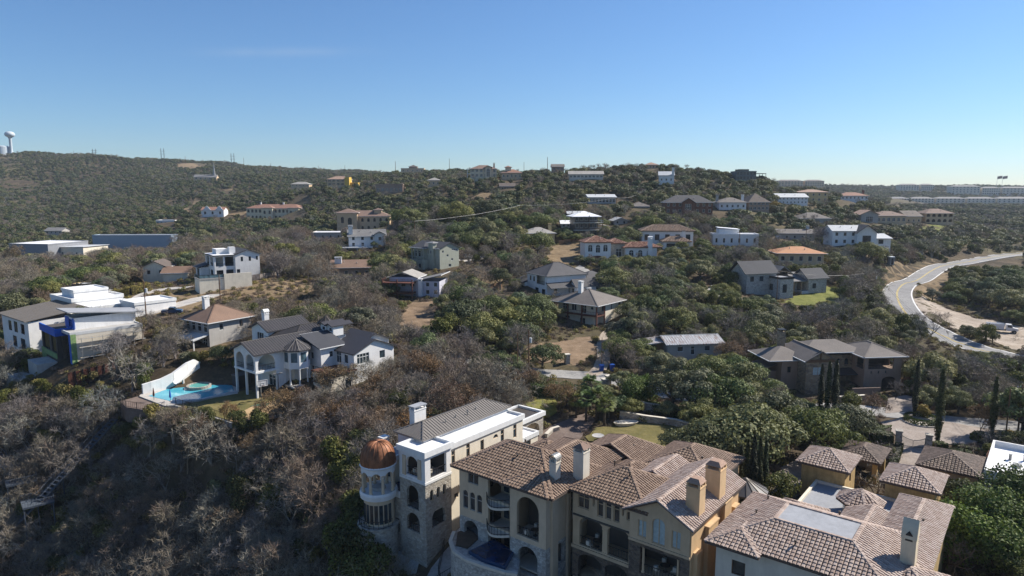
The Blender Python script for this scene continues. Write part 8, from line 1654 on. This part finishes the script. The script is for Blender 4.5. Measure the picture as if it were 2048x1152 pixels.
def stone_wall(label, pts, h, mat, w=.5):
    o = House('garden_wall', label, 'wall', 0, 0, 0, 0); mb = MB()
    for a, c in zip(pts[:-1], pts[1:]): a = Vector((*a, hz(*a))); c = Vector((*c, hz(*c))); mb.bar(a + Vector((0, 0, h / 2 - .5)), c + Vector((0, 0, h / 2 - .5)), w, h + 1)
    o.part('wall_course', mb, mat); mb = MB()
    for a, c in zip(pts[:-1], pts[1:]): a = Vector((*a, hz(*a))); c = Vector((*c, hz(*c))); mb.bar(a + Vector((0, 0, h + .04)), c + Vector((0, 0, h + .04)), w + .12, .1)
    o.part('coping', mb, 'pale_stucco')
stone_wall('curved limestone terrace wall above the garden lawn', [gp(1258, 812), gp(1290, 822), gp(1340, 832), gp(1385, 845)], 1.5, 'limestone'); stone_wall('lower boulder wall at the edge of the garden lawn', [gp(1240, 838), gp(1290, 846), gp(1350, 854), gp(1390, 864)], 1.2, 'limestone'); stone_wall('low stone bed wall beside the domed villa drive', [gp(1092, 878), gp(1104, 868), gp(1118, 862)], .7, 'limestone'); stone_wall('low white wall beside the parking pad', [gp(1678, 806), gp(1730, 802)], 1.2, 'brown_stucco'); stone_wall('grey roadside stone wall below the far lawn', [gp(1772, 516), gp(1800, 514), gp(1845, 512)], 3.0, 'white_stone')
b0 = [A.w(-5.5, 3.5), A.w(-3.6, -.6), A.w(-1.4, -2.8), A.w(1.6, -4.6)]; b1 = [at_z(888, 1052, -43), at_z(876, 1080, -43), at_z(888, 1112, -43), at_z(925, 1140, -43), at_z(970, 1158, -43)]
for lab, pts in (('black iron fence at the foot of the stone tower', b0), ('black iron fence beside the villa path', b1)): fence('iron_fence', lab, [Vector((p_.x, p_.y, hz(p_.x, p_.y) + .1)) for p_ in pts], 1.25, bars=.3)
# birdbath and stone table on the lawn
p = ground_at(1196, 885); o = House('fountain_bowl', 'small pale stone fountain bowl on the garden lawn', 'fountain', p.x, p.y, p.z, 0); mb = MB(); mb.lathe([(.5, 0), (.3, .2), (.2, .7), (.9, 1.0), (1.0, 1.15), (.8, 1.1), (0, 1.0)], 16); o.part('bowl', mb, 'concrete')
p = ground_at(1252, 852); o = House('boat_planter', 'long pale stone planter at the lawn edge', 'planter', p.x, p.y, p.z, 10); mb = MB(); mb.lathe([(1.2, -.2), (1.5, .5), (1.4, .5), (1.2, .3), (0, .3)], 16); o.part('tub', mb, 'pale_stucco'); o.o.scale = (1.5, .7, 1)
# stairs down the cliff
def stairway(label, a, b, w=1.5):
    d = b - a; L = d.length; n = int(L / .75); sd = Vector((-d.y, d.x, 0)).normalized() * w / 2; o = House('cliff_stairway', label, 'stairs', 0, 0, 0, 0); U = Vector((0, 0, 1))
    for k in range(n):
        p = a.lerp(b, (k + .5) / n); mb = MB(); mb.bar(p - sd, p + sd, .5, .06); o.part('tread', mb, 'stair_steel')
    for s_ in (-1, 1): 
        mb = MB(); mb.bar(a + sd * s_ - U * .1, b + sd * s_ - U * .1, .1, .3); o.part('stringer', mb, 'stair_steel')
        mb = MB(); mb.bar(a + sd * s_ + U, b + sd * s_ + U, .06)
        for k in range(0, n + 1, 3): p = a.lerp(b, k / n) + sd * s_; mb.bar(p, p + U, .05)
        o.part('handrail', mb, 'stair_steel')
    for k in range(0, n, 8): p = a.lerp(b, k / n); mb = MB(); mb.bar((p.x, p.y, hz(p.x, p.y) - 1), p, .14); o.part('support_post', mb, 'stair_steel')
plain('stair_steel', (.085, .10, .12), .6, var=.2)
LIFT = Vector((0, 0, 2.8))
s_top, s_land, s_low = ground_at(232, 866) + LIFT, ground_at(82, 1072) + LIFT * 2.2, ground_at(-40, 1165) + LIFT
stairway('long straight steel stairway descending the dark cliff', s_top, s_land); stairway('lower flight continuing from the cliff landing', s_land, s_low, 1.8); e1, e2, e3 = ground_at(-20, 925) + LIFT, ground_at(48, 1022) + LIFT * 2, ground_at(-45, 1110) + LIFT; stairway('second cliff stairway at the photo edge, upper flight', e1, e2); stairway('second cliff stairway at the photo edge, lower flight', e2, e3, 1.8)
for lab, c in (('square steel landing in the middle of the long cliff stairway', s_land), ('steel landing of the second cliff stairway', e2)):
    o = House('stair_landing', lab, 'landing', c.x, c.y, c.z, 40); mb = MB(); mb.box(-2.2, -1.8, -.2, 2.2, 1.8, 0); o.part('deck', mb, 'stair_steel'); o.rail([(-2.2, -1.8), (2.2, -1.8), (2.2, 1.8), (-2.2, 1.8)], 0, 1.0, 'stair_steel'); o.columns([(-2, -1.6), (2, 1.6), (2, -1.6)], -6, -.2, .08, 'stair_steel', True)
# small pipes and vents on the villa roofs
for hs, pts in ((M2, ((3.0, 6.5, 14.5), (6.5, 8.0, 15.0), (11.5, 2.0, 13.9), (18.5, -1.0, 12.9))), (M3, ((3.2, 9.0, 14.2), (5.0, 12.0, 14.2), (9.5, 1.8, 13.4), (16.5, 6.0, 12.6))), (M4, ((-.6, 8.0, 9.9), (3.2, 13.0, 10.0), (14.0, -.6, 9.0), (7.5, 13.2, 9.9), (8.4, 6.2, 9.9)))):
    for x, y, z in pts: mb = MB(); mb.lathe([(.09, z - .5), (.09, z + .35), (.14, z + .36), (.14, z + .45), (0, z + .48)], 8, x, y); hs.part('vent_pipe', mb, 'bronze_metal')
# patio sets on the open balconies
def patio(hs, x, y, z, who):
    p = hs.w(x, y, z); o = House('patio_set', who, 'patio set', p.x, p.y, p.z, math.degrees(hs.ang)); mb = MB(); mb.lathe([(.3, 0), (.05, .05), (.05, .7), (.55, .72), (.55, .76), (0, .76)], 12); o.part('table', mb, 'bronze_metal')
    for a in (30, 150, 270):
        cx_, cy_ = .95 * math.cos(R(a)), .95 * math.sin(R(a)); mb = MB(); mb.box(cx_ - .22, cy_ - .22, .4, cx_ + .22, cy_ + .22, .46); mb.box(cx_ * 1.22 - .2, cy_ * 1.22 - .2, .46, cx_ * 1.22 + .2, cy_ * 1.22 + .2, .95)
        for i in (-1, 1):
            for j in (-1, 1): mb.box(cx_ + i * .18 - .02, cy_ + j * .18 - .02, 0, cx_ + i * .18 + .02, cy_ + j * .18 + .02, .4)
        o.part('chair', mb, 'pale_stucco')
patio(M2, 1.4, 2.6, 6.4, 'patio table with chairs in the tall arch of the balcony villa'); patio(M3, 1.2, 11.9, 5.5, 'patio table with chairs in the left arch of the tan villa'); patio(M3, 1.2, 3.4, 5.5, 'patio table with chairs under the stone gable'); patio(A, 1.9, 2.2, 9.8, 'patio table with chairs at the top of the stone tower')
# haze over the valley
mb = MB(); mb.box(-1750, -120, -130, 1750, 1680, 118); hz_o = mb.build('haze', None); hz_o['kind'] = 'stuff'; hz_o['label'] = 'thin blue winter haze'
hm = bpy.data.materials.new('haze_air'); hm.use_nodes = True; hn = hm.node_tree; hn.nodes.clear(); ho = hn.nodes.new('ShaderNodeOutputMaterial'); hv = hn.nodes.new('ShaderNodeVolumePrincipled'); hv.inputs['Color'].default_value = (.78, .88, 1, 1); hv.inputs['Density'].default_value = .00008; hv.inputs['Anisotropy'].default_value = .2; hn.links.new(hv.outputs[0], ho.inputs['Volume']); hz_o.data.materials.append(hm)
